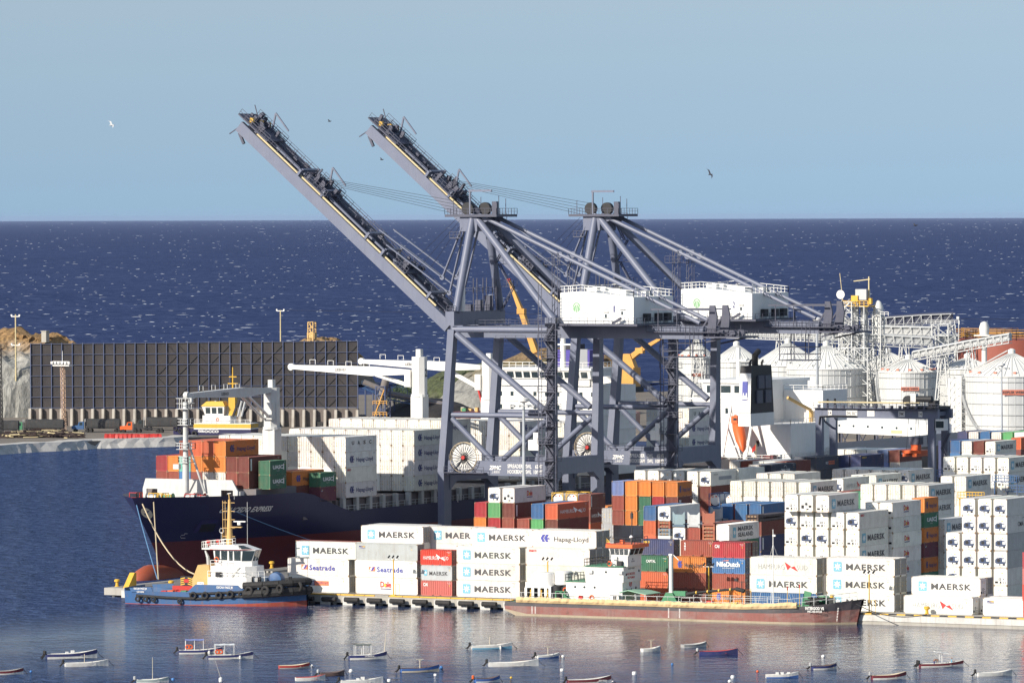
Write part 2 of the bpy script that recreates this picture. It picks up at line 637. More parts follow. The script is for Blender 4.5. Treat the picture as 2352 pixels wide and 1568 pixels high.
mb.add([(-96, 3.2, QZ + .004), (419, 3.2, QZ + .004), (419, 899, QZ + .004), (-96, 899, QZ + .004)], [(0, 1, 2, 3)])
tag(mb.build('yard_pavement', asph), None, None, None, 'structure')
# painted kerb of the quay
mb = MB()
rg = random.Random(5)
x = -62.0
while x < 24:
    L = rg.choice((1.9, 2.6, 3.2))
    mb.box(x, 0.92, QZ, min(x + L, 24), 1.5, QZ + 0.22, 0 if rg.random() < 0.8 else 2)
    x += L + 0.12
x, k = 24.0, 0
while x < 150:
    mb.box(x, -4.0, QZ, x + 1.5, -3.5, QZ + 0.2, k % 2)
    x += 1.5
    k += 1
tag(mb.build('quay_kerb', [M['yellow'], M['black'], M['concrete']]), None, None, None, 'structure')
# rubber fenders on the quay face
first = None
mb = MB()
mb.tube((-1.35, 0, 0), (1.35, 0, 0), 0.42, 12)
proto = None
for i in range(14):
    if i == 11:
        continue
    x = -55.6 + i * 4.45
    if proto is None:
        proto = mb.build('rubber_fender', M['black'], None, True)
        o = proto
    else:
        o = copy_tree(proto)
    o.location = (x, 0.12, 0.95)
    tag(o, 'black cylinder fender on the white quay face below the container stacks', 'fender', 'rubber fenders along the quay face')

# distant shore with the coal yard and the silos
LZ = 2.2
shore = [(-760, 330), (-560, 420), (-447, 512), (-436, 560), (-425, 585), (-395, 640), (-330, 660), (-220, 640), (-150, 700), (-97, 700), (-97, 901), (421, 901), (421, 1500), (-300, 1260), (-520, 990), (-700, 860), (-900, 760)]
mb = MB()
mb.prism(shore, 'z', -3, LZ)
tag(mb.build('far_shore_ground', paint('dusty_ground', (0.20, 0.17, 0.14), 0.95, 0.6, (0.09, 0.08, 0.075), 0.0, scale=0.03)), None, None, None, 'structure')


def rough_slab(pts, wd, z0, z1, seed, name, mat, amp=0.5):
    r = random.Random(seed)
    rings = []
    P = [Vector((p[0], p[1], 0)) for p in pts]
    Q = []
    for i in range(len(P) - 1):
        n = max(1, int((P[i + 1] - P[i]).length / 2.5))
        Q += [P[i].lerp(P[i + 1], k / n) for k in range(n)]
    Q.append(P[-1])
    for i, p in enumerate(Q):
        d = (Q[min(i + 1, len(Q) - 1)] - Q[max(i - 1, 0)]).normalized()
        nn = Vector((d.y, -d.x, 0))
        j = lambda: r.uniform(-amp, amp)
        rings.append([p + nn * (wd * .6 + j()) + Vector((0, 0, z0)), p + nn * (wd * .35 + j()) + Vector((0, 0, z1 * .55 + j() * .5)), p + nn * (wd * .25 + j() * .4) + Vector((0, 0, z1 + j() * .2)),
                      p - nn * wd * .5 + Vector((0, 0, z1 + j() * .2)), p - nn * wd * .6 + Vector((0, 0, z0))])
    m = MB()
    m.loft(rings)
    return m.build(name, mat)


stone = paint('breakwater_stone', (0.52, 0.50, 0.47), 0.95, 0.6, (0.26, 0.24, 0.22), 0.35, (0.2, 0.18, 0.16), scale=0.4)
e = [at_z(*p, 0) for p in ((-60, 1046), (0, 1041), (60, 1037), (130, 1034), (200, 1029), (280, 1027), (385, 1024), (440, 1018))]
tag(rough_slab(e, 9, -1, 2.5, 4, 'breakwater', stone, 0.45), None, None, None, 'structure')


def hill(name, cx, cy, rx, ry, h, seed, mat, n=46, rot=0.0, base=1.0, power=0.7, rough=1.0):
    import mathutils
    m = MB()
    vs, fs = [], []
    for j in range(n + 1):
        for i in range(n + 1):
            u, v = i / n * 2 - 1, j / n * 2 - 1
            d = min(1, sqrt(u * u + v * v))
            x, y = u * rx, v * ry
            xx, yy = cx + x * cos(rot) - y * sin(rot), cy + x * sin(rot) + y * cos(rot)
            q = Vector((xx * .05 + seed, yy * .05, seed))
            z = h * max(0, (1 - d ** 2.4)) ** power
            nz = mathutils.noise.fractal(q, 0.9, 2.1, 5)
            z += nz * rough * h * .22 * min(1, (1 - d) * 4)
            q2 = Vector((xx * .16, yy * .16, z * .2 + seed))
            off = mathutils.noise.fractal(q2, 0.8, 2, 4) * 2.2 * rough * min(1, (1 - d) * 4)
            vs.append((xx + off, yy - off, base + z))
    for j in range(n):
        for i in range(n):
            a = j * (n + 1) + i
            fs.append((a, a + 1, a + n + 2, a + n + 1))
    m.add(vs, fs)
    return tag(m.build(name, mat), None, None, None, 'structure')


def rock_mat(name, rock, grass, lo, hi):
    m, t, b = nodemat(name)
    g = N(t, 'ShaderNodeNewGeometry')
    sx = N(t, 'ShaderNodeSeparateXYZ')
    t.links.new(g.outputs['Normal'], sx.inputs[0])
    sp = N(t, 'ShaderNodeSeparateXYZ')
    t.links.new(g.outputs['Position'], sp.inputs[0])
    nz = noise(t, coords(t, (1, 1, 1), False), 0.12, 6, 0.65)
    a = N(t, 'ShaderNodeMath', operation='MULTIPLY_ADD')
    t.links.new(nz, a.inputs[0]); a.inputs[1].default_value = 9.0
    t.links.new(sp.outputs[2], a.inputs[2])
    f = ramp(t, a.outputs[0], 0.0, 1.0)
    mr = N(t, 'ShaderNodeMapRange')
    t.links.new(a.outputs[0], mr.inputs[0])
    mr.inputs[1].default_value = lo; mr.inputs[2].default_value = hi
    n2 = noise(t, coords(t, (1, 1, .5), False), 0.5, 8, 0.7)
    rc = mixc(t, ramp(t, n2, 0.38, 0.66), tuple(c * .55 for c in rock), rock)
    gc = mixc(t, ramp(t, noise(t, coords(t, (1, 1, 1), False), 0.7, 6, 0.7), 0.4, 0.62), tuple(c * .45 for c in grass), grass)
    t.links.new(mixc(t, mr.outputs[0], rc, gc), b.inputs['Base Color'])
    bp = N(t, 'ShaderNodeBump')
    bp.inputs['Strength'].default_value = 0.8
    bp.inputs['Distance'].default_value = 1.2
    t.links.new(n2, bp.inputs['Height'])
    t.links.new(bp.outputs[0], b.inputs['Normal'])
    b.inputs['Roughness'].default_value = 0.95
    return m


RK = (0.46, 0.45, 0.41)
x, y = at_z(-10, 962, LZ)
hill('rock_headland', x - 16, y + 42, 25, 34, 27, 2.3, rock_mat('pale_rock', RK, (0.40, 0.24, 0.10), 25, 31), power=0.35)
x, y = at_z(1075, 965, LZ)
hill('rock_outcrop', x - 2, y + 40, 24, 40, 18, 8.1, rock_mat('grey_rock', (0.36, 0.35, 0.32), (0.28, 0.22, 0.10), 18, 23), power=0.5)
x, y = at_z(655, 880, LZ)
hill('dry_hill', x, y + 30, 15, 30, 17, 5.7, rock_mat('dry_scrub_ground', (0.36, 0.30, 0.22), (0.40, 0.25, 0.11), 8, 14), power=0.6)
x, y = at_z(1190, 880, LZ)
hill('scrub_hill', x - 4, y + 40, 30, 40, 13, 6.2, rock_mat('scrub_ground', (0.30, 0.27, 0.2), (0.30, 0.20, 0.10), 7, 12), power=0.6)
x, y = at_z(1000, 930, LZ)
hill('green_slope', x - 10, y + 60, 26, 36, 13, 9.2, rock_mat('green_scrub', (0.24, 0.22, 0.17), (0.10, 0.12, 0.05), 5, 10), power=0.6)
# coal
coal = paint('coal', (0.026, 0.024, 0.025), 0.95, 0.4, (0.05, 0.046, 0.045), 0, scale=0.3)
x, y = at_z(160, 976, LZ)
o = hill('coal_heap', x, y + 26, 27, 22, 19, 1.1, coal, power=1.3, rough=0.2, base=2)
tag(o, 'tall black coal heap sloping down beside the left end of the net screen', None, None, 'stuff')
x, y = at_z(905, 978, LZ)
tag(hill('coal_heap', x + 2, y + 20, 20, 16, 8, 3.1, coal, power=0.9, rough=0.4, base=2), 'low dark coal heap under the blue conveyor', None, None, 'stuff')


# ---------------------------------------------------------------- containers
CW = 2.44
LEN = {'2': 6.06, '4': 12.19}
CCOL = {'w': (0.79, 0.77, 0.71), 'W': (0.80, 0.79, 0.75), 'g': (0.42, 0.43, 0.43), 's': (0.52, 0.53, 0.54), 'r': (0.40, 0.035, 0.045), 'R': (0.58, 0.05, 0.03), 'm': (0.20, 0.05, 0.04),
        'M': (0.33, 0.08, 0.055), 'o': (0.72, 0.24, 0.05), 'O': (0.62, 0.14, 0.06), 'b': (0.05, 0.16, 0.35), 'n': (0.055, 0.07, 0.17), 'B': (0.16, 0.22, 0.42), 'v': (0.045, 0.17, 0.095), 'V': (0.13, 0.42, 0.16),
        't': (0.15, 0.45, 0.38), 'p': (0.15, 0.035, 0.06), 'd': (0.09, 0.10, 0.12), 'k': (0.05, 0.07, 0.11), 'C': (0.55, 0.14, 0.12)}
CNAME = {'w': 'white', 'W': 'white', 'g': 'grey', 's': 'silver', 'r': 'crimson', 'R': 'red', 'm': 'dark maroon', 'M': 'rust red', 'o': 'orange', 'O': 'orange red', 'b': 'blue', 'n': 'navy', 'B': 'pale blue',
         'v': 'green', 'V': 'bright green', 't': 'teal', 'p': 'purple', 'd': 'dark grey', 'k': 'blue black', 'C': 'faded red'}
BODY = {}


def body_mesh(kind, L, H):
    key = (kind, L, H)
    if key in BODY:
        return BODY[key]
    m = MB()
    W, h, p = CW, H - 0.02, 0.13
    t = 0.035
    if kind == 'reefer':
        m.box(t, t, 0.12, L - t, W - t, h - 0.03)
        n = int(L / 0.75)
        for i in range(1, n):
            m.box(i * L / n - .012, t - .008, .2, i * L / n + .012, t, h - .15)
    else:
        def wave(n, ln):
            out = []
            st = ln / n
            for i in range(n):
                a = i * st
                out += [(a, t), (a + st * .32, t), (a + st * .5, t + .07), (a + st * .82, t + .07)]
            out.append((ln, t))
            return out
        nl = max(8, int((L - 2 * p) / 0.36))
        w1 = [(p + a, b) for a, b in wave(nl, L - 2 * p)]
        for side in (0, 1):
            vs = [(a, b if side == 0 else W - b, z) for a, b in w1 for z in (.14, h - .06)]
            m.add(vs, [(2 * i, 2 * i + 2, 2 * i + 3, 2 * i + 1) for i in range(len(w1) - 1)])
        w2 = [(p + a, b) for a, b in wave(8, W - 2 * p)]
        vs = [(b, a, z) for a, b in w2 for z in (.14, h - .06)]
        m.add(vs, [(2 * i, 2 * i + 2, 2 * i + 3, 2 * i + 1) for i in range(len(w2) - 1)])
        vs = [(L - .05, y, z) for y in (p, W - p) for z in (.14, h - .06)]
        m.add(vs, [(0, 2, 3, 1)])
        m.box(.05, .05, .10, L - .05, W - .05, .16)
        nr = int(L / .6)
        for i in range(nr):
            m.box(.1 + i * (L - .2) / nr, .08, h - .06, .1 + (i + .55) * (L - .2) / nr, W - .08, h - .015)
        m.box(.05, .05, h - .10, L - .05, W - .05, h - .045)
    for x in (0, L - p):
        for y in (0, W - p):
            m.box(x, y, .16, x + p, y + p, h - .16, 3)
    for y in (0, W - .07):
        m.box(p, y, .0, L - p, y + .07, .15, 3)
        m.box(p, y, h - .09, L - p, y + .07, h)
    for x in (0, L - .07):
        m.box(x, p, .0, x + .07, W - p, .15, 3)
        m.box(x, p, h - .11, x + .07, W - p, h)
    for x in (-.006, L - .172):
        for y in (-.006, W - .172):
            for z in (-.0, h - .158):
                m.box(x, y, z, x + .178, y + .178, z + .164, 1)
    if kind != 'reefer' and L > 4:
        for x in (L * .36, L * .6):
            m.box(x, -.004, .02, x + .36, .02, .13, 2)
    o = m.build('body', [M['cont'], M['casting'], M['dark'], M['contedge']])
    me = o.data
    bpy.data.objects.remove(o)
    BODY[key] = me
    return me


PARTM = {}


def part_mesh(key, fn, mats):
    if key not in PARTM:
        m = MB()
        fn(m)
        o = m.build('part', mats)
        PARTM[key] = o.data
        bpy.data.objects.remove(o)
    return PARTM[key]


def door_mesh(L, H, leaf, near):
    """one door leaf with its locking bars, at x=L or (near) x=0"""
    def fn(m):
        h = H - .02
        x0 = (L - .045) if not near else .045
        sg = 1 if not near else -1
        y0, y1 = (.13, CW / 2 - .012) if leaf == 0 else (CW / 2 + .012, CW - .13)
        m.box(min(x0, x0 + sg * .03), y0, .17, max(x0, x0 + sg * .03), y1, h - .13, 0)
        for f in (.28, .74):
            y = y0 + (y1 - y0) * f
            m.tube((x0 + sg * .055, y, .1), (x0 + sg * .055, y, h - .08), .03, 5, mi=1)
        for z in (.35, .5, .75):
            m.box(min(x0 + sg * .03, x0 + sg * .05), y0 + .02, h * z, max(x0 + sg * .03, x0 + sg * .05), y1 - .02, h * z + .035, 0)
        ye = y0 if leaf == 0 else y1
        for z in (.12, .38, .62, .86):
            m.box(min(x0, x0 + sg * .06), ye - .05, h * z, max(x0, x0 + sg * .06), ye + .05, h * z + .12, 2)
        yc = (y0 + y1) / 2
        for (dy, z, c) in ((.12, .42, 3), (-.2, .52, 4), (.2, .6, 3)):
            if leaf == 0 or c == 3:
                m.box(min(x0 + sg * .03, x0 + sg * .04), yc + dy - .07, h * z - .08, max(x0 + sg * .03, x0 + sg * .04), yc + dy + .07, h * z + .08, c)
    return part_mesh(('door', L, H, leaf, near), fn, [M['cont'], M['steel'], M['casting'], M['ink_y'], M['ink_n']])


def unit_mesh(H, var):
    def fn(m):
        h = H - .02
        m.box(-.005, .14, .2, .03, CW - .14, h - .14, 0)
        a = lambda f: .14 + f * (CW - .28)
        def pl(f0, g0, f1, g1, mi, d):
            m.box(-.005 - d, a(f0), g0 * h, -.005 - d + .012, a(f1), g1 * h, mi)
        # local y runs away from the visible right edge, f = 0 sits at the right of the end wall
        if var == 'w':
            pl(.44, .30, .66, .44, 1, .012)
            pl(.22, .33, .30, .40, 1, .012)
            pl(.84, .40, .90, .42, 1, .012)
            pl(.04, .13, .96, .25, 1, .010)
            for f in (.08, .27, .55):
                pl(f, .145, f + .15, .235, 0, .02)
            m.lathe([(.17, 0), (.17, -.02)], (-.02, a(.55), .37 * h), 12, 3, 'x')
        elif var == 'b':
            pts = [(.06, .30), (.06, .50), (.20, .60), (.80, .60), (.95, .50), (.95, .30), (.80, .26), (.2, .26)]
            vs = [(-.02, a(f), g * h) for f, g in pts]
            m.add(vs, [tuple(range(len(vs)))], 2)
            m.lathe([(.30, 0), (.30, -.03)], (-.022, a(.66), .45 * h), 14, 1, 'x')
            pl(.10, .38, .34, .54, 0, .03)
            pl(.12, .16, .60, .27, 1, .012)
            pl(.30, .18, .52, .25, 0, .02)
            pl(.40, .56, .62, .63, 2, .02)
        else:
            m.lathe([(.42, 0), (.42, -.03)], (-.012, a(.5), .47 * h), 14, 3, 'x')
            m.lathe([(.22, 0), (.22, -.045)], (-.012, a(.5), .47 * h), 10, 1, 'x')
            pl(.06, .26, .30, .40, 1, .012)
            pl(.70, .20, .94, .40, 1, .012)
            pl(.3, .12, .5, .2, 1, .012)
        pl(.30, .70, .42, .76, 4, .01)
        pl(.62, .72, .72, .77, 5, .01)
        pl(.46, .06, .56, .10, 4, .01)
        pl(.1, .82, .9, .835, 3, .008)
    return part_mesh(('unit', H, var), fn, [M['white'], M['dark'], M['navyunit'], M['steel'], M['ink_y'], M['ink_l']])


# lettering and emblems, laid on the local -Y side
DEC = {}


def deco(code, L, H):
    """returns [(part name, mesh)]"""
    key = (code, L, H)
    if key in DEC:
        return DEC[key]
    out = []
    mats = [M['ink_k'], M['ink_b'], M['ink_w'], M['ink_r'], M['ink_l'], M['ink_n'], M['ink_y'], M['ink_o'], M['ink_g'], M['ink_v']]
    K, B_, W_, R_, LB, NV, Y_, O_, G_, VG = range(10)
    ux, uz = (1, 0, 0), (0, 0, 1)
    h = H - .02

    def txt(s, x0, x1, z0, z1, c, bold=.02, sp=1.0, slant=0.0):
        m = MB()
        put_text(m, s, (x0 * L, 0, z0 * h), ux, uz, (x1 - x0) * L, (z1 - z0) * h, c, bold, sp, slant)
        out.append(('lettering', m))

    def vtxt(s, x, z0, z1, wd, c):
        m = MB()
        n = len(s)
        for i, ch in enumerate(s):
            zz = z1 - (z1 - z0) * (i + 1) / n
            put_text(m, ch, (x * L, 0, (zz + .01) * h), ux, uz, wd, (z1 - z0) / n * h * .8, c, .03)
        out.append(('lettering', m))

    def star(x0, x1, z0, z1, cp=LB, cs=W_):
        m = MB()
        put_poly(m, rrect(x0 * L, z0 * h, x1 * L, z1 * h, .14), (0, 0, 0), ux, uz, cp, .008)
        r = min((x1 - x0) * L, (z1 - z0) * h) * .47
        star_tris(m, (x0 + x1) / 2 * L, (z0 + z1) / 2 * h, r, r * .42, 7, (0, 0, 0), ux, uz, cs, .014)
        out.append(('emblem', m))

    def hook(x0, x1, z0, z1, c):
        m = MB()
        def q(pts):
            put_poly(m, [((x0 + a * (x1 - x0)) * L, (z0 + b * (z1 - z0)) * h) for a, b in pts], (0, 0, 0), ux, uz, c)
        q([(.22, 1), (.50, 1), (.28, .5), (.48, 0), (.20, 0), (0, .5)])
        q([(.60, 1), (.88, 1), (.66, .5), (.86, 0), (.58, 0), (.36, .5)])
        q([(.66, .36), (1, .36), (.94, .55), (.66, .55)])
        out.append(('emblem', m))

    def sails(x0, x1, z0, z1, c):
        m = MB()
        def q(pts):
            put_poly(m, [((x0 + a * (x1 - x0)) * L, (z0 + b * (z1 - z0)) * h) for a, b in pts], (0, 0, 0), ux, uz, c)
        q([(0, 1), (.47, .55), (.22, .12)])
        q([(.43, .42), (.72, .58), (1, 0)])
        out.append(('emblem', m))

    def pane(x0, x1, z0, z1, c):
        m = MB()
        put_poly(m, rrect(x0 * L, z0 * h, x1 * L, z1 * h, 0), (0, 0, 0), ux, uz, c, .006)
        out.append(('emblem', m))

    four = L > 8
    if code == 'M':
        if four:
            star(.10, .222, .20, .76)
            txt('MAERSK', .285, .87, .30, .66, K, .03, 1.12)
        else:
            star(.10, .20, .30, .70)
            txt('MAERSK', .27, .86, .34, .60, K, .025, 1.15)
    elif code == 'A':
        star(.13, .23, .18, .80, LB, W_)
        txt('MAERSK', .30, .80, .56, .82, K, .02, 1.05)
        txt('SEALAND', .30, .80, .20, .46, K, .02, 1.05)
    elif code in 'HJ':
        hook(.13, .275, .30, .74, B_ if code == 'H' else NV)
        txt('Hapag-Lloyd', .34, .875, .26, .62, K if code == 'H' else NV, .01)
    elif code == 'S':
        txt('HAMBURG', .13, .52, .32, .62, G_, -.012, 1.0)
        sails(.52, .72, .22, .76, R_)
        txt('SÜD', .70, .86, .32, .66, G_, -.012)
    elif code == 'Z':
        txt('HAMBURG', .09, .52, .36, .60, W_, .0)
        sails(.50, .80, .28, .74, W_)
        txt('SÜD', .72, .90, .36, .62, W_, .0)
    elif code == 'T':
        pane(.225, .33, .34, .62, O_)
        m = MB()
        put_poly(m, [(.26 * L, .37 * h), (.29 * L, .37 * h), (.325 * L, .6 * h), (.29 * L, .6 * h)], (0, 0, 0), ux, uz, B_, .012)
        put_poly(m, [(.23 * L, .37 * h), (.258 * L, .37 * h), (.288 * L, .6 * h), (.26 * L, .58 * h)], (0, 0, 0), ux, uz, W_, .012)
        out.append(('emblem', m))
        txt('Seatrade', .355, .775, .30, .62, B_, .03, 1.1)
    elif code == 'D':
        txt('Dole', .40, .575, .40, .76, R_, .03, .95)
        m = MB()
        star_tris(m, .475 * L, .53 * h, .30, .2, 12, (0, 0, 0), ux, uz, Y_, .016)
        put_poly(m, rrect(.40 * L, .29 * h, .575 * L, .345 * h), (0, 0, 0), ux, uz, NV)
        out.append(('emblem', m))
    elif code == 'P':
        pane(.33, .44, .40, .68, NV)
        pane(.44, .67, .40, .68, O_)
        txt('P&O', .345, .43, .45, .63, W_, .02)
        txt('Nedlloyd', .455, .655, .45, .65, NV, .0)
    elif code == 'I':
        m = MB()
        put_poly(m, [(.06 * L, .68 * h), (.155 * L, .68 * h), (.155 * L, .84 * h), (.06 * L, .84 * h)], (0, 0, 0), ux, uz, NV, .006)
        put_poly(m, [(.08 * L, .79 * h), (.153 * L, .76 * h), (.153 * L, .83 * h)], (0, 0, 0), ux, uz, Y_, .012)
        out.append(('emblem', m))
        txt('IBEACON', .062, .15, .69, .755, W_, .01)
    elif code == 'C':
        txt('CAI', .08, .22, .62, .84, W_, .03)
    elif code == 'X':
        vtxt('tex', .11, .35, .90, .32, W_)
    elif code == 'x':
        txt('tex', .08, .24, .62, .82, W_, .03)
    elif code == 'e':
        txt('seaco', .05, .17, .76, .90, R_, .02)
    elif code == 'E':
        txt('seaco', .07, .26, .76, .90, Y_, .02)
    elif code == 'L':
        txt('CAPITAL', .33, .62, .58, .76, W_, .02)
    elif code == 'F':
        txt('NileDutch', .14, .84, .44, .76, W_, .04)
        m = MB()
        put_poly(m, [(.25 * L, .80 * h), (.50 * L, .88 * h), (.50 * L, .82 * h)], (0, 0, 0), ux, uz, O_)
        out.append(('emblem', m))
        txt('www.niledutch.com', .30, .68, .33, .40, W_, .0)
    elif code == 'N':
        vtxt('TRITON', .07, .25, .88, .3, W_)
    elif code == 'U':
        txt('UASC', .17, .80, .40, .68, W_, .03, .95)
        m = MB()
        put_poly(m, rrect(.81 * L, .34 * h, .86 * L, .76 * h), (0, 0, 0), ux, uz, W_)
        out.append(('emblem', m))
        txt('WWW.UASC.NET', .38, .58, .26, .31, W_, .0)
    elif code == 'u':
        for i, ch in enumerate('UASC'):
            txt(ch, .20 + i * .185, .275 + i * .185, .46, .72, K, .03)
    elif code == 'G':
        txt('CMA CGM', .38, .74, .38, .64, W_, .03)
        m = MB()
        for k in range(9):
            a0, a1 = radians(30 + k * 12), radians(30 + (k + 1) * 12)
            put_poly(m, [((.56 * L + .9 * r * cos(a)), (.5 * h + 1.1 * r * sin(a))) for r, a in ((1, a0), (1, a1), (.92, a1), (.92, a0))], (0, 0, 0), ux, uz, W_)
            put_poly(m, [((.56 * L + .9 * r * cos(a + pi)), (.5 * h + 1.1 * r * sin(a + pi))) for r, a in ((1, a0), (1, a1), (.92, a1), (.92, a0))], (0, 0, 0), ux, uz, W_)
        out.append(('emblem', m))
    elif code == 'g':
        txt('CMA CGM', .38, .80, .36, .62, K, .01)
        m = MB()
        for k in range(9):
            a0, a1 = radians(40 + k * 10), radians(40 + (k + 1) * 10)
            put_poly(m, [((.6 * L + 1.0 * r * cos(a)), (.5 * h + 1.1 * r * sin(a))) for r, a in ((1, a0), (1, a1), (.92, a1), (.92, a0))], (0, 0, 0), ux, uz, K)
        out.append(('emblem', m))
    elif code == 'Q':
        pane(.52, .78, .34, .64, O_)
        txt('P&O', .40, .51, .38, .60, W_, .02)
        txt('Nedlloyd', .54, .77, .40, .58, NV, .0)
    elif code == 'V':
        txt('EVERGREEN', .30, .97, .30, .62, W_, .03)
    elif code == 'v':
        m = MB()
        put_poly(m, rrect(.05 * L, .12 * h, .09 * L, .88 * h), (0, 0, 0), ux, uz, W_)
        out.append(('emblem', m))
    elif code == 'i':
        txt('TRITON', .10, .26, .72, .82, K, .0)
        pane(.30, .78, .38, .62, G_)
    if code not in '-':
        m = MB()
        c = W_ if code in 'ZCXxLFNUGVQvEU' else K
        put_text(m, '220745 4', (.90 * L - .35, 0, .86 * h), ux, uz, .75, .10, c, .0)
        put_text(m, '22G1', (.90 * L - .1, 0, .79 * h), ux, uz, .4, .09, c, .0)
        m2 = MB()
        put_poly(m2, [(.90 * L, .66 * h), (.90 * L + .2, .66 * h), (.90 * L + .1, .66 * h + .2)], (0, 0, 0), ux, uz, Y_)
        out.append(('lettering', m))
        out.append(('warning_sticker', m2))
    res = []
    for nme, m in out:
        o = m.build('decal', mats)
        res.append((nme, o.data))
        bpy.data.objects.remove(o)
    DEC[key] = res
    return res


DWORD = {'M': 'star-panel', 'A': 'two-line star-panel', 'H': 'blue-hook-emblem', 'J': 'navy-hook-emblem', 'S': 'red-sail-emblem', 'Z': 'white-sail-emblem', 'T': 'orange-square-emblem', 'D': 'red-lettered', 'P': 'navy-and-orange-banner',
         'I': 'yellow-beam-emblem', 'C': 'white-initialed', 'X': 'vertically lettered', 'x': 'small-lettered', 'e': 'small-red-lettered', 'E': 'small-yellow-lettered', 'L': 'white-lettered', 'F': 'bold-white-lettered',
         'N': 'white-vertical-lettered', 'U': 'bold-white-lettered', 'u': 'wide-lettered', 'G': 'arc-emblem', 'g': 'dark-arc-emblem', 'Q': 'orange-banner', 'V': 'white-lettered', 'v': 'white-striped', 'i': 'grey-patched', '-': 'plain'}
NCONT = [0]
ALLC = []
CG = 'shipping containers stacked on the quay and ships'
rgc = random.Random(11)


def container(code, H, x, y, z, rot, label):
    """code = colour, length, end (c corrugated, d doors, w/b/f refrigeration unit), decal; origin = visible near corner, local -Y the lettered side"""
    cc, ln, end, dc = code[0], code[1], code[2], code[3]
    L = LEN[ln]
    kind = 'reefer' if cc in 'wWgs' and end in 'wbfd' else 'dry'
    j = rgc.uniform(.82, 1.06)
    col = [min(1, c * j * rgc.uniform(.97, 1.03)) for c in CCOL[cc]]
    NCONT[0] += 1
    t = thing('shipping_container', label, 'container', (x, y, z), CG)
    ALLC.append(t)
    t.rotation_euler = (0, 0, rot)
    new_obj('body', body_mesh(kind, L, H), t, col)
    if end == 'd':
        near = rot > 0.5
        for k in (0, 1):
            new_obj('door', door_mesh(L, H, k, near), t, col if near else [c * .36 for c in col])  # leaves on the shaded end are darkened, shade put into their colour
    elif end in 'wbf':
        if rot < 0.5:
            o = new_obj('refrigeration_unit', unit_mesh(H, end), t)
            o.rotation_euler = (0, 0, pi)
            o.location = (L, CW, 0)
        else:
            new_obj('refrigeration_unit', unit_mesh(H, end), t)
    if dc != '-':
        for nme, me in deco(dc, L, H):
            new_obj(nme, me, t)
    return t


ORD = ['first', 'second', 'third', 'fourth', 'fifth', 'sixth', 'seventh', 'eighth']
LV = ['top', 'second down', 'third down', 'fourth down', 'fifth down', 'sixth down', 'seventh down']


def clabel(code, lv, colw, desc):
    k = 'reefer' if code[2] in 'wbf' else ('short box' if code[1] == '2' else 'box')
    d = DWORD[code[3]]
    s = CNAME[code[0]] + (' ' + d if d != 'plain' else ' unlettered') + ' ' + k + ', ' + lv
    if colw:
        s += ', ' + colw
    return s + ', ' + desc


def stack_y(px, py, H, cols, desc, pitch=2.86, n=None, far=False, z0=QZ):
    """columns from right to left; each a list from the top level downwards; (px, py) the near right top corner of the first column, n its level count"""
    n = n or len(cols[0])
    ztop = z0 + n * H
    X, Y = at_z(px, py, ztop)
    if far:
        Y -= LEN[cols[0][0][1]]
    for c, lst in enumerate(cols):
        drop = 0
        if lst and isinstance(lst[0], int):
            drop = lst[0]
            lst = lst[1:]
        for k, code in enumerate(lst):
            lev = n - 1 - k - drop
            if lev < 0 or code is None:
                continue
            hh = H
            colw = ('rightmost' if c == 0 else ORD[c] + ' from right') if len(cols) > 1 else ''
            container(code, hh, X - c * pitch + rgc.uniform(-.05, .05), Y + rgc.uniform(-.08, .08), z0 + .01 + lev * H, pi / 2, clabel(code, LV[k], colw, desc))
    return X, Y


def stack_x(px, py, Y, H, lst, desc, z0=QZ, zb=0.0):
    """one stack lying along the quay, bottom upwards; (px, py) a pixel on its near left edge"""
    X, _ = at_y(px, py, Y)
    z = z0 + .01 + zb
    for k, code in enumerate(lst):
        hh = H if isinstance(H, (int, float)) else H[k]
        if code:
            container(code, hh, X + rgc.uniform(-.06, .06), Y + rgc.uniform(-.05, .05), z, 0.0, clabel(code, 'bottom' if k == 0 and zb == 0 else (LV[len(lst) - 1 - k]), '', desc))
        z += hh
    return X


# ---- front row along the quay
Q1 = 6.5
stack_x(661, 1298, Q1, 2.9, ['w4dP', 'w4dT'], 'stack behind tug bow')
stack_x(679, 1260, Q1 + .3, 2.9, ['w4dM'], 'on top of stack behind tug bow', zb=5.8)
stack_x(679, 1262, Q1 + 2.6, 2.9, ['w4d-', 'w4d-', 'M4d-'], 'second row behind tug bow stack')
stack_x(815.6, 1290, Q1, 2.9, ['w4dD', 'W4dT', 's4dI'], 'stack between tug and red boxes')
for r_ in range(3):
    stack_x(830.2 + r_ * 14.3, 1230, Q1 + 2.6 * (r_ + 1), 2.9, [None, None, 'w4d-', 'w4dM'] if r_ < 2 else ['w4d-', 'w4d-', 'w4d-', 'w4dM'], ORD[r_ + 1] + ' row behind grey box')
stack_x(966, 1330, Q1, 2.62, ['C2dC', 's2dM', 'R2dZ'], 'narrow stack beside light pole')
stack_x(1048.8, 1330, Q1, 2.9, ['w4dM', 'w4dM', 'w4dM'], 'three-high stack behind barge stern')
stack_x(982, 1230, Q1 + 2 * 2.6, 2.9, ['w4d-', 'w4d-', 'w4d-', 'w4dM'], 'third row over red box')
stack_x(1081.5, 1230, Q1 + 2.6, 2.9, ['w4d-', 'w4d-', 'w4d-', 'w4dM'], 'second row over three-high stack')
stack_x(1223.4, 1230, Q1 + 2.6, 2.9, ['w4d-', 'w4d-', 'w4d-', 'w4dH'], 'second row behind barge wheelhouse')
stack_x(1223.4 + 15, 1230, Q1 + 5.2, 2.9, ['w4d-', 'w4d-', 'w4d-', 'w4d-'], 'third row behind barge wheelhouse')
stack_x(1207, 1290, Q1, 2.9, ['w4d-', 'w4d-', 'w4de'], 'stack behind barge deckhouse')
H2 = 2.62
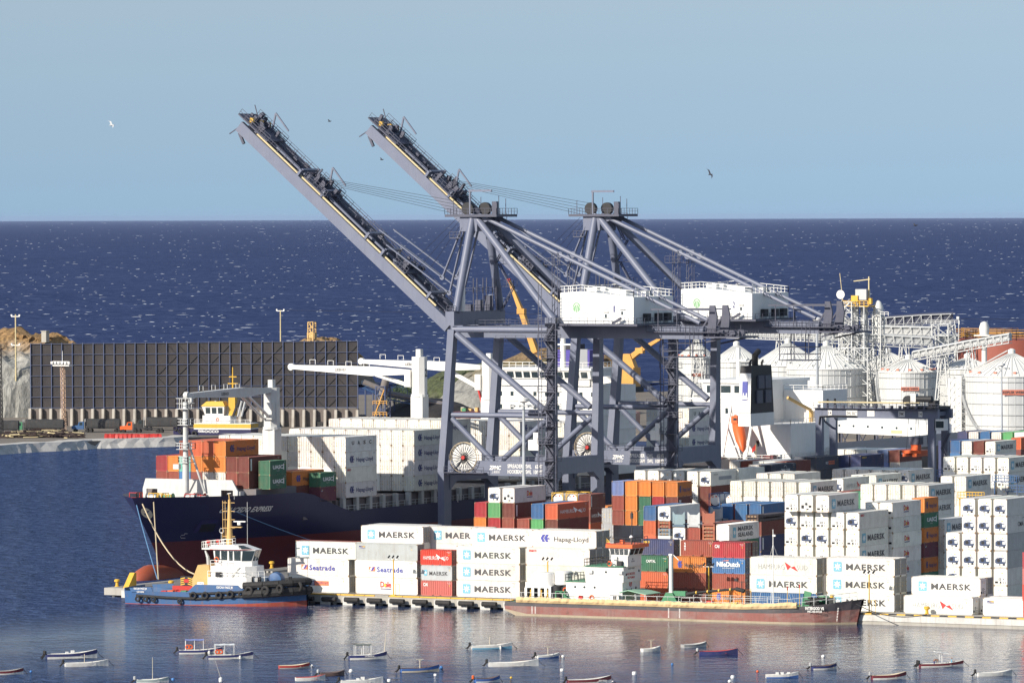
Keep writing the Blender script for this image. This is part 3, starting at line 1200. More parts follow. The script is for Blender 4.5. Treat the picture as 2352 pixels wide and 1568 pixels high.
stack_x(1459.7, 1330, Q1, H2, ['O2d-', 'O2dN', 'v2dL'], 'stack right of barge wheelhouse')
stack_x(1546, 1330, Q1, H2, ['m2d-', 'M2d-', 'o2dH'], 'stack behind the white barge crane')
stack_x(1636, 1330, Q1, H2, ['o2dH', 'M2d-', 'b2dF', 'r2dC'], 'four-high stack beside yellow pole')
stack_x(1472.5, 1260, Q1 + 2.6, H2, ['v2d-', 'M2d-', 'n2d-', 'n2dE'], 'second row right of barge wheelhouse')
stack_x(1562.5, 1260, Q1 + 2.6, H2, ['m2d-', 'm2d-', 'm2d-', 'M2dX'], 'second row behind the white barge crane')
stack_x(1652, 1260, Q1 + 2.6, H2, ['v2d-', 'v2d-', 'v2d-', 'm2d-'], 'second row beside yellow pole')
Q2 = 2.8
stack_x(1722.7, 1350, Q2, [2.62, 2.9, 2.9], ['b4d-', 'w4dM', 'w4dS'], 'stack behind barge mast')
stack_x(1738, 1300, Q2 + 2.6, [2.62, 2.9, 2.9], ['w4d-', 'w4d-', 'w4d-'], 'second row behind barge mast')
stack_x(1898.8, 1350, Q2, 2.9, ['w4dM', 'w4dM', 'w4dM'], 'stack behind barge bow')
stack_x(1914, 1350, Q2 + 2.6, 2.9, ['w4d-', 'w4d-', 'w4d-'], 'second row behind barge bow')
stack_x(2075.9, 1385, Q2 - 1.2, 2.9, ['w4wS'], 'quay edge right of barge bow')
stack_x(2094, 1350, Q2 + 1.6, 2.9, ['w4w-', 'w4wM'], 'low stack right of barge bow')
stack_x(2110, 1350, Q2 + 4.2, 2.9, ['w4d-', 'w4d-'], 'second row of low stack right of barge')
stack_x(2257, 1390, Q2 - 1.2, 2.9, ['W4dI'], 'quay edge at right picture border')
stack_x(2272, 1370, Q2 + 1.8, 2.9, ['w4d-'], 'second row at right picture border')

# ---- yard blocks
D1 = 'tall block behind barge mast'
stack_y(1973.3, 1177, 2.9, [['w4be', 'w4wM', 'w4wM', 'w4w-', 'w4w-'], ['w4w-', 'w4w-', 'w4w-', 'w4w-', 'w4w-'], ['w4w-', 'w4b-', 'w4w-', 'w4w-', 'w4w-'], ['w4w-', 'w4b-', 'w4w-', 'w4w-', 'w4w-'], ['w4b-', 'w4w-', 'w4w-', 'w4w-', 'w4w-']], D1, 2.86)
X_, Y_ = at_z(1904, 1137.4, QZ + 6 * 2.9)
for k, (dx, cd_) in enumerate(((0, 'w4wM'), (-3.0, 'w4f-'), (-5.8, 'w4w-'))):
    container(cd_, 2.9, X_ + dx, Y_, QZ + .02 + 5 * 2.9, pi / 2, CNAME['w'] + ' reefer crowning the tall block behind barge mast, ' + ORD[k] + ' from right')
stack_y(2050.3, 1154.2, 2.6, [['w4fD'] * 6, ['w4f-'] * 5], 'red-lettered block behind barge bow', 2.7, 6)
stack_y(2123.3, 1143.7, 2.6, [['o2cJ', 'v2cU', 'o2cJ', 'p2cI', 'o2cJ', 'v2c-']], 'narrow tower right of barge bow')
stack_y(2132.8, 1114.5, 2.9, [['w4dM', 'w4dM', 'w4d-', 'w4d-', 'w4d-'], ['w4d-', 'w4d-'], ['w4d-', 'w4d-'], ['w4d-', 'w4d-'], ['w4d-', 'w4d-']], 'door-fronted block behind the narrow tower', n=5)
D5 = 'tall block at right border'
stack_y(2313.3, 1145.7, 2.9, [['w4b-', 'w4bg', 's4b-', 's4b-', 'w4w-', 'w4w-'], ['w4b-'] * 4 + ['w4w-'] * 2, ['w4b-'] * 4 + ['w4w-'] * 2, [2, 'w4b-', 'w4b-', 'w4b-', 'w4w-']], D5, 2.88)
stack_y(2169, 1192.5, 2.9, [['w4dM', 'w4dS', 'w4dM', 'w4d-']], 'shaded block left of right border block')
stack_y(2219, 1093.7, 2.9, [['w4dM', 'w4d-', 'w4d-', 'w4d-', 'w4d-'], ['w4w-', 'w4w-', 'w4w-', 'w4w-', 'w4w-']], 'block beyond the yellow gangway')
stack_y(2316.5, 1051.2, 2.9, [['w4wM', 'w4wM', 'w4w-', 'w4w-', 'w4w-', 'w4w-']] + [['w4w-', 'w4w-', 'w4w-']] * 4, 'block behind the blue gangway')
stack_y(2088.5, 1080, 2.9, [['w4bM', 'w4b-', 'w4b-', 'w4b-', 'w4b-'], ['w4d-', 'w4d-'], ['w4d-', 'w4d-'], ['w4d-', 'w4d-'], ['w4d-', 'w4d-'], ['w4d-', 'w4d-']], 'long block behind the light mast')
stack_y(2012.8, 1091, 2.9, [['w4dM', 'w4d-', 'w4d-', 'w4d-', 'w4d-'], ['w4d-', 'w4d-']], 'pair left of the long block', n=5)
stack_y(1937, 1098.7, 2.9, [['w4bS', 'w4b-', 'w4b-', 'w4b-', 'w4b-']], 'column right of the light mast')
stack_y(1861, 1107.5, 2.9, [['w4dM', 'w4d-', 'w4d-', 'w4d-', 'w4d-']] + [['w4d-', 'w4d-']] * 5, 'door-fronted block at the light mast foot', n=5)
stack_y(1824, 1088, 2.9, [['w4d-', 'w4d-', 'w4d-', 'w4d-', 'w4d-']] + [['w4d-', 'w4d-']] * 2, 'second bay beyond the light mast foot', n=5)
stack_y(1632.4, 1082.5, 2.9, [['w4bi', 'm4c-', 'm4c-', 'm4c-', 'm4c-'], ['w4w-', 'w4w-', 'w4w-'], ['w4w-', 'w4w-'], ['w4w-', 'w4w-'], ['w4w-', 'w4w-'], ['w4w-', 'w4w-']], 'block behind the orange boxes', n=5)
stack_y(1696, 1077, 2.9, [['w4d-', 'w4d-', 'w4d-', 'w4d-', 'w4d-']], 'single column right of grey-patched reefer')
stack_y(1556.4, 1107, 2.7, [['o2cJ', 'm2cx', 'm2c-', 'm2c-', 'm2c-', 'm2c-'], ['o2c-', 'r2c-', 'r2c-'], ['o2c-', 'v2c-', 'v2c-'], ['o2c-', 'o2c-', 'o2c-'], ['B2c-', 'M2c-', 'M2c-']], 'orange block right of the cranes', 2.76, 6)
stack_y(1181.1, 1120.4, 2.7, [['w4fD', 'm4cv', 'M4c-', 'M4c-', 'M4c-', 'M4c-'], ['w4b-', 'V4c-', 'r4c-', 'r4c-', 'r4c-', 'r4c-'], [1, 'r4c-', 'o4c-', 'o4c-', 'o4c-', 'o4c-']], 'block left of the crane stair tower', 2.86, 6)
stack_y(1281.1, 1157.4, 2.75, [['O4cZ', 'm4c-', 'm4c-', 'm4c-', 'm4c-'], ['b4c-', 'V4c-', 'V4c-', 'V4c-', 'V4c-'], [1, 'M4c-', 'M4c-', 'M4c-', 'M4c-']], 'block below the crane sill beam', 2.86, 5)
stack_y(1356, 1134.9, 2.65, [['m2cv', 'm2cZ', 'O2c-', 'm2c-', 'm2c-'], [1, 'm2c-', 'm2c-', 'm2c-', 'm2c-']], 'maroon tower below the second crane', 2.7)
stack_y(1396.6, 1162, 2.65, [['o2cJ', 'v2cU', 'v2c-', 'v2c-']], 'shaded pair right of the maroon tower')
stack_y(1476.5, 1160, 2.75, [['g4d-', 'g4d-', 'g4d-', 'g4d-']], 'grey row behind the yellow walkway', far=True)
stack_y(1748.1, 1158.2, 2.9, [['b4cv', 'm4c-', 'n4cv', 'n4c-'], ['b4c-', 'b4c-', 'b4c-', 'b4c-'], ['b4c-', 'b4c-', 'b4c-', 'b4c-']], 'blue block left of the reefer block', 2.9)
XS_, YS_ = stack_y(1674.4, 1204.2, 2.9, [['w4cA', 'v4cV', 'v4c-', 'v4c-']], 'block behind crimson quayside box')
X18, Y18 = stack_y(1539.4, 1162.5, 2.62, [['w4b-'], ['b4c-', 'O4c-', 'O4c-', 'O4c-', 'O4c-']], 'beside the stacked flat racks', 2.88, 5)
stack_y(1980.8, 1129.2, 2.6, [['v4c-', 'v4c-', 'v4c-', 'v4c-', 'v4c-'], ['M4c-', 'M4c-', 'M4c-', 'M4c-', 'M4c-']], 'behind the tall reefer block', 2.7)
stack_y(2016.5, 1140, 2.9, [['w4wD', 'w4w-', 'w4w-', 'w4w-']], 'single column behind the tall reefer block')
stack_y(2066.5, 1034, 2.62, [['m4cx', 'w4d-', 'w4d-', 'w4d-', 'w4d-'], ['B4c-', 'B4c-'], ['w4d-', 'w4d-'], ['w4d-', 'w4d-'], ['w4d-', 'w4d-'], ['w4d-', 'w4d-']], 'far row under the yard gantry', 2.7, 5)
stack_y(1976.5, 1046, 2.7, [['n4cE', 'n4c-', 'n4c-', 'n4c-', 'n4c-'], ['n4c-', 'n4c-']], 'far navy pair left of the yard gantry', 2.7, 5)
stack_y(1874.8, 1050, 2.7, [['d4cQ', 'd4c-', 'd4c-', 'd4c-', 'd4c-'], ['d4c-', 'd4c-']], 'far dark pair at the light mast', 2.7, 5)
stack_y(1806.5, 1060, 2.7, [['m4c-', 'm4c-', 'm4c-', 'm4c-', 'm4c-'], ['w4d-', 'w4d-'], ['w4d-', 'w4d-'], ['M4c-', 'M4c-'], ['w4d-', 'w4d-']], 'far row left of the light mast', 2.7, 5)
stack_y(1771.4, 1067.5, 2.75, [['k4cG', 'k4c-', 'k4c-', 'k4c-', 'k4c-'], ['w4d-', 'w4d-']], 'arc-emblem pair beyond the orange boxes', 2.7, 5)
stack_y(2286.5, 1013.7, 2.75, [['w4wM', 'w4w-', 'w4w-', 'w4w-', 'w4w-'], ['m4cx', 'm4c-', 'm4c-'], ['w4d-', 'w4d-', 'w4d-'], ['b4c-', 'b4c-', 'b4c-'], ['n4c-', 'n4c-', 'n4c-']], 'far row right of the yard gantry', 2.9, 5)
stack_y(2345, 1005, 2.75, [['O4c-', 'm4c-', 'm4c-', 'm4c-', 'm4c-']], 'far column at right border')
stack_y(2352, 993, 2.75, [['w4d-', 'w4d-', 'w4d-'], ['V4c-', 'w4d-'], ['w4d-', 'w4d-'], ['b4c-', 'w4d-'], ['w4d-', 'w4d-'], ['n4c-', 'n4c-']], 'farthest row before the silos', 2.9, 5)
stack_y(2381, 1268, 2.62, [['r2c-', 'C2c-', 'R2c-', 'R2c-']], 'red tower cut by right border')
stack_y(2340, 1118, 2.75, [['w4d-', 'w4d-'], ['w4d-', 'w4d-'], ['w4d-', 'w4d-'], ['w4d-', 'w4d-']], 'low white row under the yellow gangway', 2.86, 4)
print('containers', NCONT[0])


# ---------------------------------------------------------------- ship to shore cranes
CR = M['crane']
CRD = M['cranedark']


def stairs(mb, x0, x1, y, z0, z1, step, wd=0.9, mi=0, r=0.035):
    """zigzag flights between landings, running along x"""
    n = max(1, int(round((z1 - z0) / step)))
    st = (z1 - z0) / n
    for i in range(n):
        a, b = (x0, x1) if i % 2 == 0 else (x1, x0)
        za, zb = z0 + i * st, z0 + (i + 1) * st
        for yy in (y - wd / 2, y + wd / 2):
            mb.bar((a, yy, za), (b, yy, zb), .08, .22, mi)
            mb.bar((a, yy, za + 1.0), (b, yy, zb + 1.0), .06, None, mi)
        for k in range(1, 9):
            t = k / 9
            mb.box(a + (b - a) * t - .12, y - wd / 2, za + st * t - .02, a + (b - a) * t + .12, y + wd / 2, za + st * t + .02, mi)


def crane(dy, num, label):
    root = thing('container_crane', label, 'crane', (-82, 131.75 + dy, QZ), 'ship to shore cranes on the quay')
    YN, YF, YC = 122 + dy, 141.5 + dy, 131.75 + dy
    GN, GF = 128.5 + dy, 135.0 + dy

    def P(mb, name, mats=CR, par=root, smooth=False):
        return mb.build(name, mats, par, smooth)
    # legs
    for (x0, x1, nm) in ((-92.4, -94.3, 'w'), (-70.6, -70.9, 'l')):
        for y in (YN, YF):
            m = MB()
            zs = [44.6, 28, 17, QZ + 2.2]
            pts = [(x0 + (x1 - x0) * min(1, (44.6 - z) / 26), y, z) for z in zs]
            hs = [1.6, 2.2, 3.2, 2.8]
            for i in range(3):
                m.bar(pts[i], pts[i + 1], 1.4, hs[i], 0, (0, 1, 0), 1.4, hs[i + 1])
            m.box(pts[3][0] - .9, y - 3.6, QZ + 1.2, pts[3][0] + .9, y + 3.6, QZ + 2.6)
            P(m, 'leg')
            m = MB()
            for k in range(4):
                yy = y - 3 + k * 2
                m.box(x1 - .5, yy - .7, QZ + .35, x1 + .5, yy + .7, QZ + 1.2, 0)
                m.lathe([(.35, -.2), (.35, .2)], (x1, yy - .4, QZ + .36), 10, 1, 'x')
                m.lathe([(.35, -.2), (.35, .2)], (x1, yy + .4, QZ + .36), 10, 1, 'x')
            P(m, 'bogie', [CRD, M['black']])
    # frames
    for y in (YN, YF):
        m = MB(); m.box(-93.6, y - .7, 16.5, -71.5, y + .7, 19.3); P(m, 'tie_beam')
        m = MB(); m.tube((-92.2, y, 44.65), (-71.4, y, 44.65), .62, 12); P(m, 'upper_tube', CR, root, True)
        m = MB(); m.tube((-92.6, y, 28.1), (-71.4, y, 28.1), .5, 12); P(m, 'middle_tube', CR, root, True)
        for a, b, r in (((-91.6, 43.8), (-72.4, 29.2), .66), ((-92.6, 27.4), (-83.6, 19.2), .55), ((-71.9, 27.4), (-82.0, 19.2), .55)):
            m = MB(); m.tube((a[0], y, a[1]), (b[0], y, b[1]), r, 12); P(m, 'brace', CR, root, True)
    for x, z0, z1 in ((-94.2, 13.5, 16.4), (-70.8, 15.2, 20.0)):
        m = MB()
        m.prism([(YN + .7, z0), (YN + 3.4, z0 + 1.6), (YF - 3.4, z0 + 1.6), (YF - .7, z0), (YF - .7, z1), (YN + .7, z1)], 'x', x - .8, x + .8)
        P(m, 'sill_beam')
    m = MB(); m.box(-93.5, YN - .9, 45.4, -91.6, YF + .9, 48.1); P(m, 'cross_beam')
    m = MB(); m.box(-71.8, YN - .9, 45.3, -69.6, YF + .9, 47.0); P(m, 'cross_beam')
    m = MB()
    m.rail([(-93.3, YN - .7, 48.1), (-91.8, YN - .7, 48.1), (-91.8, YF + .7, 48.1)], 1.1, 2)
    for yy in (YC - 3, YC + 1, YC + 5):
        m.box(-93.2, yy, 48.1, -92, yy + 1.4, 50 + (yy - YC) * .2)
        m.rail([(-93.4, yy - .5, 51.5), (-91.2, yy - .5, 51.5), (-91.2, yy + 2, 51.5)], 1.1, 1.2)
        for q in (0, 1.5):
            m.bar((-91.4, yy + q, 48), (-91.4, yy + q, 54.5), .14)
    P(m, 'hinge_platform', CRD)
    m = MB(); m.lathe([(.55, 0), (.55, 4.6), (.3, 4.8)], (-91.6, YN + 2.6, 48.1), 10); P(m, 'white_mast', M['white'])
    # girders
    for y in (GN, GF):
        m = MB()
        m.box(-96.0, y - .6, 42.95, -41.3, y + .6, 45.3)
        P(m, 'main_girder')
    m = MB()
    for x in (-95.5, -80, -66, -52, -41.8):
        m.box(x - .5, GN + .6, 43.3, x + .5, GF - .6, 45.0)
    P(m, 'girder_tie')
    # walkways on the girders
    m = MB()
    for y, s in ((GN - .6, -1), (GF + .6, 1)):
        m.box(-90, min(y, y + s * 1.1), 45.2, -72.5, max(y, y + s * 1.1), 45.3)
        m.rail([(-90, y + s * 1.05, 45.3), (-72.5, y + s * 1.05, 45.3)], 1.1, 2)
    m.box(-85.5, GN - 1.7, 42.2, -79, GN - .7, 42.3)
    m.rail([(-85.5, GN - 1.65, 42.3), (-79, GN - 1.65, 42.3)], 1.1, 2)
    P(m, 'walkway', CRD)
    # boom
    a40 = radians(40.1)
    d = Vector((-cos(a40), 0, sin(a40)))
    nrm = Vector((sin(a40), 0, cos(a40)))
    o0 = Vector((-97.4, 0, 44.1))
    LB = 61.6

    def bp(t, n, y):
        v = o0 + d * t + nrm * n
        return (v.x, y, v.z)
    bm_ = MB()
    bm_.bar(bp(0, 1.1, GN), bp(LB, 1.1, GN), 1.0, 2.2, 0, nrm)
    boom = P(bm_, 'boom')
    m = MB(); m.bar(bp(0, 1.1, GF), bp(LB, 1.1, GF), 1.0, 2.2, 0, nrm); P(m, 'boom_girder', CR, boom)
    m = MB(); m.bar(bp(5, 2.35, GN + .35), bp(LB - 4, 2.35, GN + .35), .34, .3, 0, nrm)
    for t in range(4, 60, 3):
        m.bar(bp(t, 2.2, GN + .45), bp(t, 2.2, GN + 1.2), .1)
    P(m, 'trolley_rail', paint('cream_rail', (0.62, 0.52, 0.30), .6, .2, streak=0) if 'cream' not in M else M['cream'], boom)
    m = MB()
    for t in (.6, 8, 17, 25.5, 34, 42, 50, 58, LB - .4):
        m.bar(bp(t, .9, GN + .5), bp(t, .9, GF - .5), .8, .8, 0, nrm)
    P(m, 'boom_tie', CRD, boom)
    # frames standing over the near girder
    for t in (7.5, 20.5, 25.5, 38.5, 45):
        m = MB()
        big = t in (20.5, 45)
        m.bar(bp(t, 2.2, GN + .2), bp(t, 3.6, GN + .2), .5, .5 if not big else 1.6, 0, nrm)
        m.bar(bp(t, 2.2, GF - .2), bp(t, 3.9, GF - .2), .5, .5, 0, nrm)
        m.bar(bp(t, 3.5, GN), bp(t, 3.5, GF), .5, .5, 0, nrm)
        P(m, 'boom_frame', CR, boom)
    # dark ropes, trays and walkways between and above the girders
    m = MB()
    for yy, n in ((GN + 1.4, 1.6), (GN + 2.2, 2.2), (GN + 3.1, 1.8), (GF - 1.6, 2.2)):
        m.bar(bp(2, n, yy), bp(LB - 3, n, yy), .28, .35, 0, nrm)
    m.bar(bp(2, 2.7, GF - .4), bp(LB - 2, 2.7, GF - .4), 1.3, .12, 0, nrm)
    rg = random.Random(int(num) * 5)
    for t in range(3, 60, 2):
        if rg.random() < .75:
            m.bar(bp(t, 2.6, GF - rg.uniform(.2, 2.5)), bp(t + rg.uniform(.4, 1.2), 2.6, GF - rg.uniform(.2, 2.5)), rg.uniform(.3, .8), rg.uniform(.3, .9), 0, nrm)
    P(m, 'boom_machinery', CRD, boom)
    m = MB()
    for yy, n in ((GN + 4.2, 1.3), (GN + 1.9, 2.6)):
        m.bar(bp(6, n, yy), bp(LB - 8, n, yy), .38, .38, 0, nrm)
    P(m, 'boom_tray', CR, boom)
    m = MB()
    for yy, t0, t1 in ((GF + .3, 2, LB), (GF - 1.0, 2, LB), (GN - .4, LB - 16, LB)):
        nn = int((t1 - t0) / 2)
        for k in range(nn + 1):
            t = t0 + (t1 - t0) * k / nn
            m.bar(bp(t, 2.6, yy), bp(t, 3.75, yy), .07)
        for n in (3.2, 3.75):
            m.bar(bp(t0, n, yy), bp(t1, n, yy), .07)
    P(m, 'boom_railing', CRD, boom)
    # tip and rope sheave platforms
    for t0, t1, h in ((LB - 7, LB + 1.6, 1.4), (LB - 24, LB - 18, 1.9), (14, 17.5, 1.3)):
        m = MB()
        m.bar(bp(t0, 2.9, YC), bp(t1, 2.9, YC), 7.4, .25, 0, nrm)
        for k in range(9):
            t = rg.uniform(t0, t1)
            yy = rg.uniform(GN, GF)
            m.bar(bp(t, 2.9, yy), bp(t + rg.uniform(-.4, .4), 2.9 + rg.uniform(.5, h * 1.3), yy), rg.uniform(.3, .9), rg.uniform(.3, .9), 0, (0, 1, 0))
        for yy in (YC - 1.2, YC + 1.2):
            m.lathe([(.75, -.2), (.75, .2)], bp((t0 + t1) / 2, 3.6, yy), 12, 0, 'y')
        for yy in (GN - .3, GF + .4):
            for k in range(6):
                t = t0 + (t1 - t0) * k / 5
                m.bar(bp(t, 2.9, yy), bp(t, 4.2, yy), .07)
            m.bar(bp(t0, 4.2, yy), bp(t1, 4.2, yy), .07)
            m.bar(bp(t0, 3.6, yy), bp(t1, 3.6, yy), .07)
        P(m, 'boom_platform', CRD, boom)
        if h > 1.35:
            m = MB()
            q = Vector(bp(t0 + 3.0, 2.9, GF - 1))
            tip = q + Vector((.9, 0, 3.8))
            m.bar(q, tip, .3)
            m.bar(tip, tip + Vector((2.9, 0, -3.6)), .28)
            P(m, 'davit', CR, boom)
    m = MB()
    v = Vector(bp(LB, .8, GN))
    m.bar(v, v + Vector((-2.2, 0, -1.3)), .2); m.bar(v + Vector((0, 6, 0)), v + Vector((-2.2, 6, -1.3)), .2)
    m.bar(bp(LB - .8, 0, GN), bp(LB - 3.0, -1.0, GN), .5, .5); m.bar(bp(LB, 2.2, GF), bp(LB + 3, 4.2, GF), .16)
    P(m, 'boom_bumper', CRD, boom)
    m = MB()
    for yy in (GN + .6, GF - 1.2, YC):
        m.cbox(*bp(LB - 1 - (yy - GN) * .3, 3.6, yy), .8, .6, .9)
    P(m, 'orange_cable_box', M['yellow'], boom)
    # A frame
    ax, az = -91.5, 66.8
    for (y0, y1) in ((YN + .5, GN + .4), (YF - .5, GF - .4)):
        m = MB(); m.tube((-91.9, y0, 48.0), (ax, y1, az), .78, 14); P(m, 'mast', CR, root, True)
        m = MB(); m.tube((ax + .8, y1, az - .6), (-71.2, y0 + (1.2 if y0 < y1 else -1.2), 46.6), .72, 14); P(m, 'back_leg', CR, root, True)
    for y in (GN + .6, GF - .3):
        m = MB()
        p, q = Vector((ax + 1.2, y, az)), Vector((-42.6, y, 46.0))
        m.tube(p, q, .40, 10)
        k = p.lerp(q, .39)
        for e in (-.9, .9):
            m.lathe([(.62, -.3), (.62, .3)], k + (q - p).normalized() * e, 10, 0, 'y')
        k = p.lerp(q, .03)
        m.lathe([(.8, -.35), (.8, .35)], k, 10, 0, 'y')
        P(m, 'backstay', CR, root)
    m = MB()
    for y in (GN - .2, GN + .9, GF - .9, GF + .2):
        low = (-98.0, 54.6) if y in (GN - .2, GF - .9) else (-97.0, 51.6)
        m.bar((-93.6, y, 64.4), (low[0], y, low[1]), .22, .55, 0, (0, 1, 0))
        m.bar((low[0], y, low[1]), (low[0] - 14, y, low[1] + 14 * .842 - 2.4), .22, .5, 0, (0, 1, 0))
        m.lathe([(.5, -.25), (.5, .25)], (low[0], y, low[1]), 10, 0, 'y')
    P(m, 'forestay_link', CR)
    m = MB()
    for k in range(5):
        yy = YC - 1.6 + k * .7
        e = Vector(bp(LB - 20 + k * .35, 4.4 - k * .55, yy))
        m.tube((-92.6, yy, 69.0 - k * .75), e, .035, 4)
    for k in range(3):
        yy = YC - 1 + k
        m.tube((-96.0, yy, 66.2 - k * .5), bp(15.5 - k * 1.6, 3.2, yy), .035, 4)
    P(m, 'hoist_rope', M['black'])
    m = MB()
    m.box(-97.0, GN - 1.0, 66.4, -85.6, GF + 1.2, 66.9)
    m.box(-94, GN - .4, 63.6, -90.2, GN + .8, 66.4, 1)
    m.box(-94, GF - .8, 63.6, -90.2, GF + .4, 66.4, 1)
    m.box(-93.4, GN, 65.2, -90.4, GF, 66.3, 1)
    m.rail([(-97, GN - 1, 66.9), (-85.6, GN - 1, 66.9), (-85.6, GF + 1.2, 66.9), (-97, GF + 1.2, 66.9), (-97, GN - 1, 66.9)], 1.15, 1.2)
    m.rail([(-96, GN - .9, 62.4), (-93.6, GN - .9, 62.4)], 1.1, .8)
    m.box(-96, GN - 1, 62.2, -93.6, GN, 62.4)
    for x, y, hh in ((-95.6, GN, 2.8), (-87.5, GF, 3.1), (-86.6, GN + 1, 2.2), (-87.2, GN + 3, 3.6), (-93, GF, 3.4)):
        m.bar((x, y, 66.9), (x, y, 66.9 + hh), .1)
    m.box(-88.2, GN + 2, 66.9, -87.2, GN + 2.8, 69.4)
    P(m, 'apex_platform', [CRD, CR])
    for x, yy in ((-93.2, YC - 1.6), (-90.6, YC + .6)):
        m = MB(); m.lathe([(1.25, -.5), (1.25, .5)], (x, yy, 68.0), 16, 0, 'y'); P(m, 'rope_sheave', M['dark'])
    m = MB()
    m.bar((-92.6, YC - 2, 66.9), (-92.6, YC - 2, 71.6), .3); m.bar((-92.9, YC - 2, 71.5), (-87.8, YC - 2, 71.5), .34, .4)
    P(m, 'davit')
    # machinery house
    m = MB()
    hx0, hx1, hy0, hy1 = -69.6, -53.9, 123.4 + dy, 140.6 + dy
    m.prism([(hx0, 45.9), (hx1, 45.9), (hx1, 51.0), (-65.2, 52.1), (hx0, 51.8)], 'y', hy0, hy1)
    house = P(m, 'machinery_house', paint('house_white_panel', (0.82, 0.82, 0.79), .5, .10, (.5, .5, .5), .06, (.45, .43, .4)) if 'house' not in M else M['house'])
    m = MB()
    zr = lambda x: 52.1 - (x + 65.2) * .0974 if x > -65.2 else 51.8 + (x - hx0) * .068
    m.rail([(hx0, hy0, zr(hx0)), (-65.2, hy0, 52.1), (hx1, hy0, 51.0), (hx1, hy1, 51.0), (-65.2, hy1, 52.1), (hx0, hy1, zr(hx0)), (hx0, hy0, zr(hx0))], 1.2, 1.6, .05)
    P(m, 'roof_railing', M['white'], house)
    for x, y in ((-64, 126.5), (-61.5, 131), (-58.5, 128), (-60, 135), (-57, 133.5), (-66, 134)):
        m = MB(); m.box(x - 1.1, y + dy - .8, zr(x) - .1, x + 1.1, y + dy + .8, zr(x) + .7); m.box(x - 1.3, y + dy - 1, zr(x) + .7, x + 1.3, y + dy + 1, zr(x) + .82)
        P(m, 'roof_vent', M['white'], house)
    ux, uz = (1, 0, 0), (0, 0, 1)
    m = MB()
    cx, cz = -66.1, 49.0
    pts = [(cx + .85 * cos(2 * pi * i / 20), cz + .95 * sin(2 * pi * i / 20)) for i in range(20)]
    put_poly(m, pts, (0, hy0, 0), ux, uz, 0, .012)
    for sgn in (-1, 1):
        arc = [(cx, cz + .7), (cx + sgn * .35, cz + .45), (cx + sgn * .62, cz + .05), (cx + sgn * .78, cz - .35)]
        for q0, q1 in zip(arc, arc[1:]):
            put_poly(m, [(q0[0], q0[1] - .09), (q1[0], q1[1] - .09), (q1[0], q1[1] + .09), (q0[0], q0[1] + .09)], (0, hy0, 0), ux, uz, 1, .02)
        put_poly(m, [(cx + sgn * .02, cz + .6), (cx + sgn * .3, cz - .9), (cx + sgn * .2, cz - .9), (cx - sgn * .02, cz + .6)], (0, hy0, 0), ux, uz, 1, .02)
    P(m, 'emblem', [M['ink_v'], M['white']], house)
    m = MB(); put_text(m, 'SMITCO', (-65.1, hy0, 47.35), ux, uz, 3.0, .72, 0, .0, 1.1); P(m, 'lettering', M['ink_g'], house)
    m = MB(); put_text(m, num, (-58.2, hy0, 48.1), ux, uz, .32 if num == '1' else .6, 1.25, 0, .02); P(m, 'lettering', M['ink_n'], house)
    for x, z in ((-59.8, 45.95), (-56.3, 46.5)):
        m = MB(); m.box(x - .5, hy0 - .06, z, x + .5, hy0, z + 2.0, 0); m.box(x - .22, hy0 - .08, z + 1.1, x + .22, hy0 - .06, z + 1.75, 1); m.box(x - .6, hy0 - .4, z + 2.2, x + .6, hy0, z + 2.28, 0)
        P(m, 'house_door', [M['white'], M['glass']], house)
    for yy in (hy0 + 4, hy0 + 9, hy0 + 13):
        m = MB()
        m.box(hx1, yy, 46.3, hx1 + .9, yy + 1.8, 47.8)
        P(m, 'cooling_unit', M['dark'], house)
    m = MB()
    m.box(hx0 - .6, hy0 - 1.3, 45.45, hx1 + 1.4, hy1 + .6, 45.88)
    m.rail([(hx0 - .6, hy0 - 1.25, 45.9), (hx1 + 1.3, hy0 - 1.25, 45.9), (hx1 + 1.3, hy1, 45.9)], 1.1, 1.6)
    m.bar((-58, hy0 - 1, 45.9), (-56, hy0 - 1, 47), .1, .5)
    P(m, 'house_deck', CRD)
    # back reach
    m = MB()
    m.box(-53, GN - 1.6, 44.2, -37.5, GN - .6, 44.35)
    m.rail([(-53, GN - 1.55, 44.4), (-37.5, GN - 1.55, 44.4)], 1.2, 1.4)
    m.box(-53, GF + .6, 44.2, -37.5, GF + 1.6, 44.35)
    m.rail([(-53, GF + 1.55, 44.4), (-37.5, GF + 1.55, 44.4)], 1.2, 1.4)
    m.box(-41.3, GN - 1, 43.2, -33.5, GF + 1, 43.5)
    m.rail([(-41.3, GN - 1, 43.5), (-33.5, GN - 1, 43.5), (-33.5, GF + 1, 43.5)], 1.2, 1.2)
    m.bar((-41, GN, 42.4), (-35.5, GN, 43.6), .3); m.bar((-41, GF, 42.0), (-34.5, GF, 43.4), .3)
    for x in (-50.5, -46.5):
        m.bar((x, GN - 1.4, 44.3), (x, GN - 1.4, 48.6), .14); m.bar((x, GF + 1.4, 44.3), (x, GF + 1.4, 48.6), .14)
    m.bar((-52, GN - 1.4, 48.6), (-39.5, GN - 1.4, 48.6), .2, .3); m.bar((-52, GF + 1.4, 48.6), (-39.5, GF + 1.4, 48.6), .2, .3)
    rg2 = random.Random(4)
    for k in range(16):
        x, y = rg2.uniform(-41, -34.5), rg2.uniform(GN - .5, GF)
        m.cbox(x, y, 43.6 + rg2.uniform(.2, .8), rg2.uniform(.4, 1.3), rg2.uniform(.4, 1.2), rg2.uniform(.4, 1.5))
    m.rail([(-44.6, GN - 1.7, 41.4), (-42.8, GN - 1.7, 41.4)], 4.0, .6)
    P(m, 'backreach_platform', CRD)
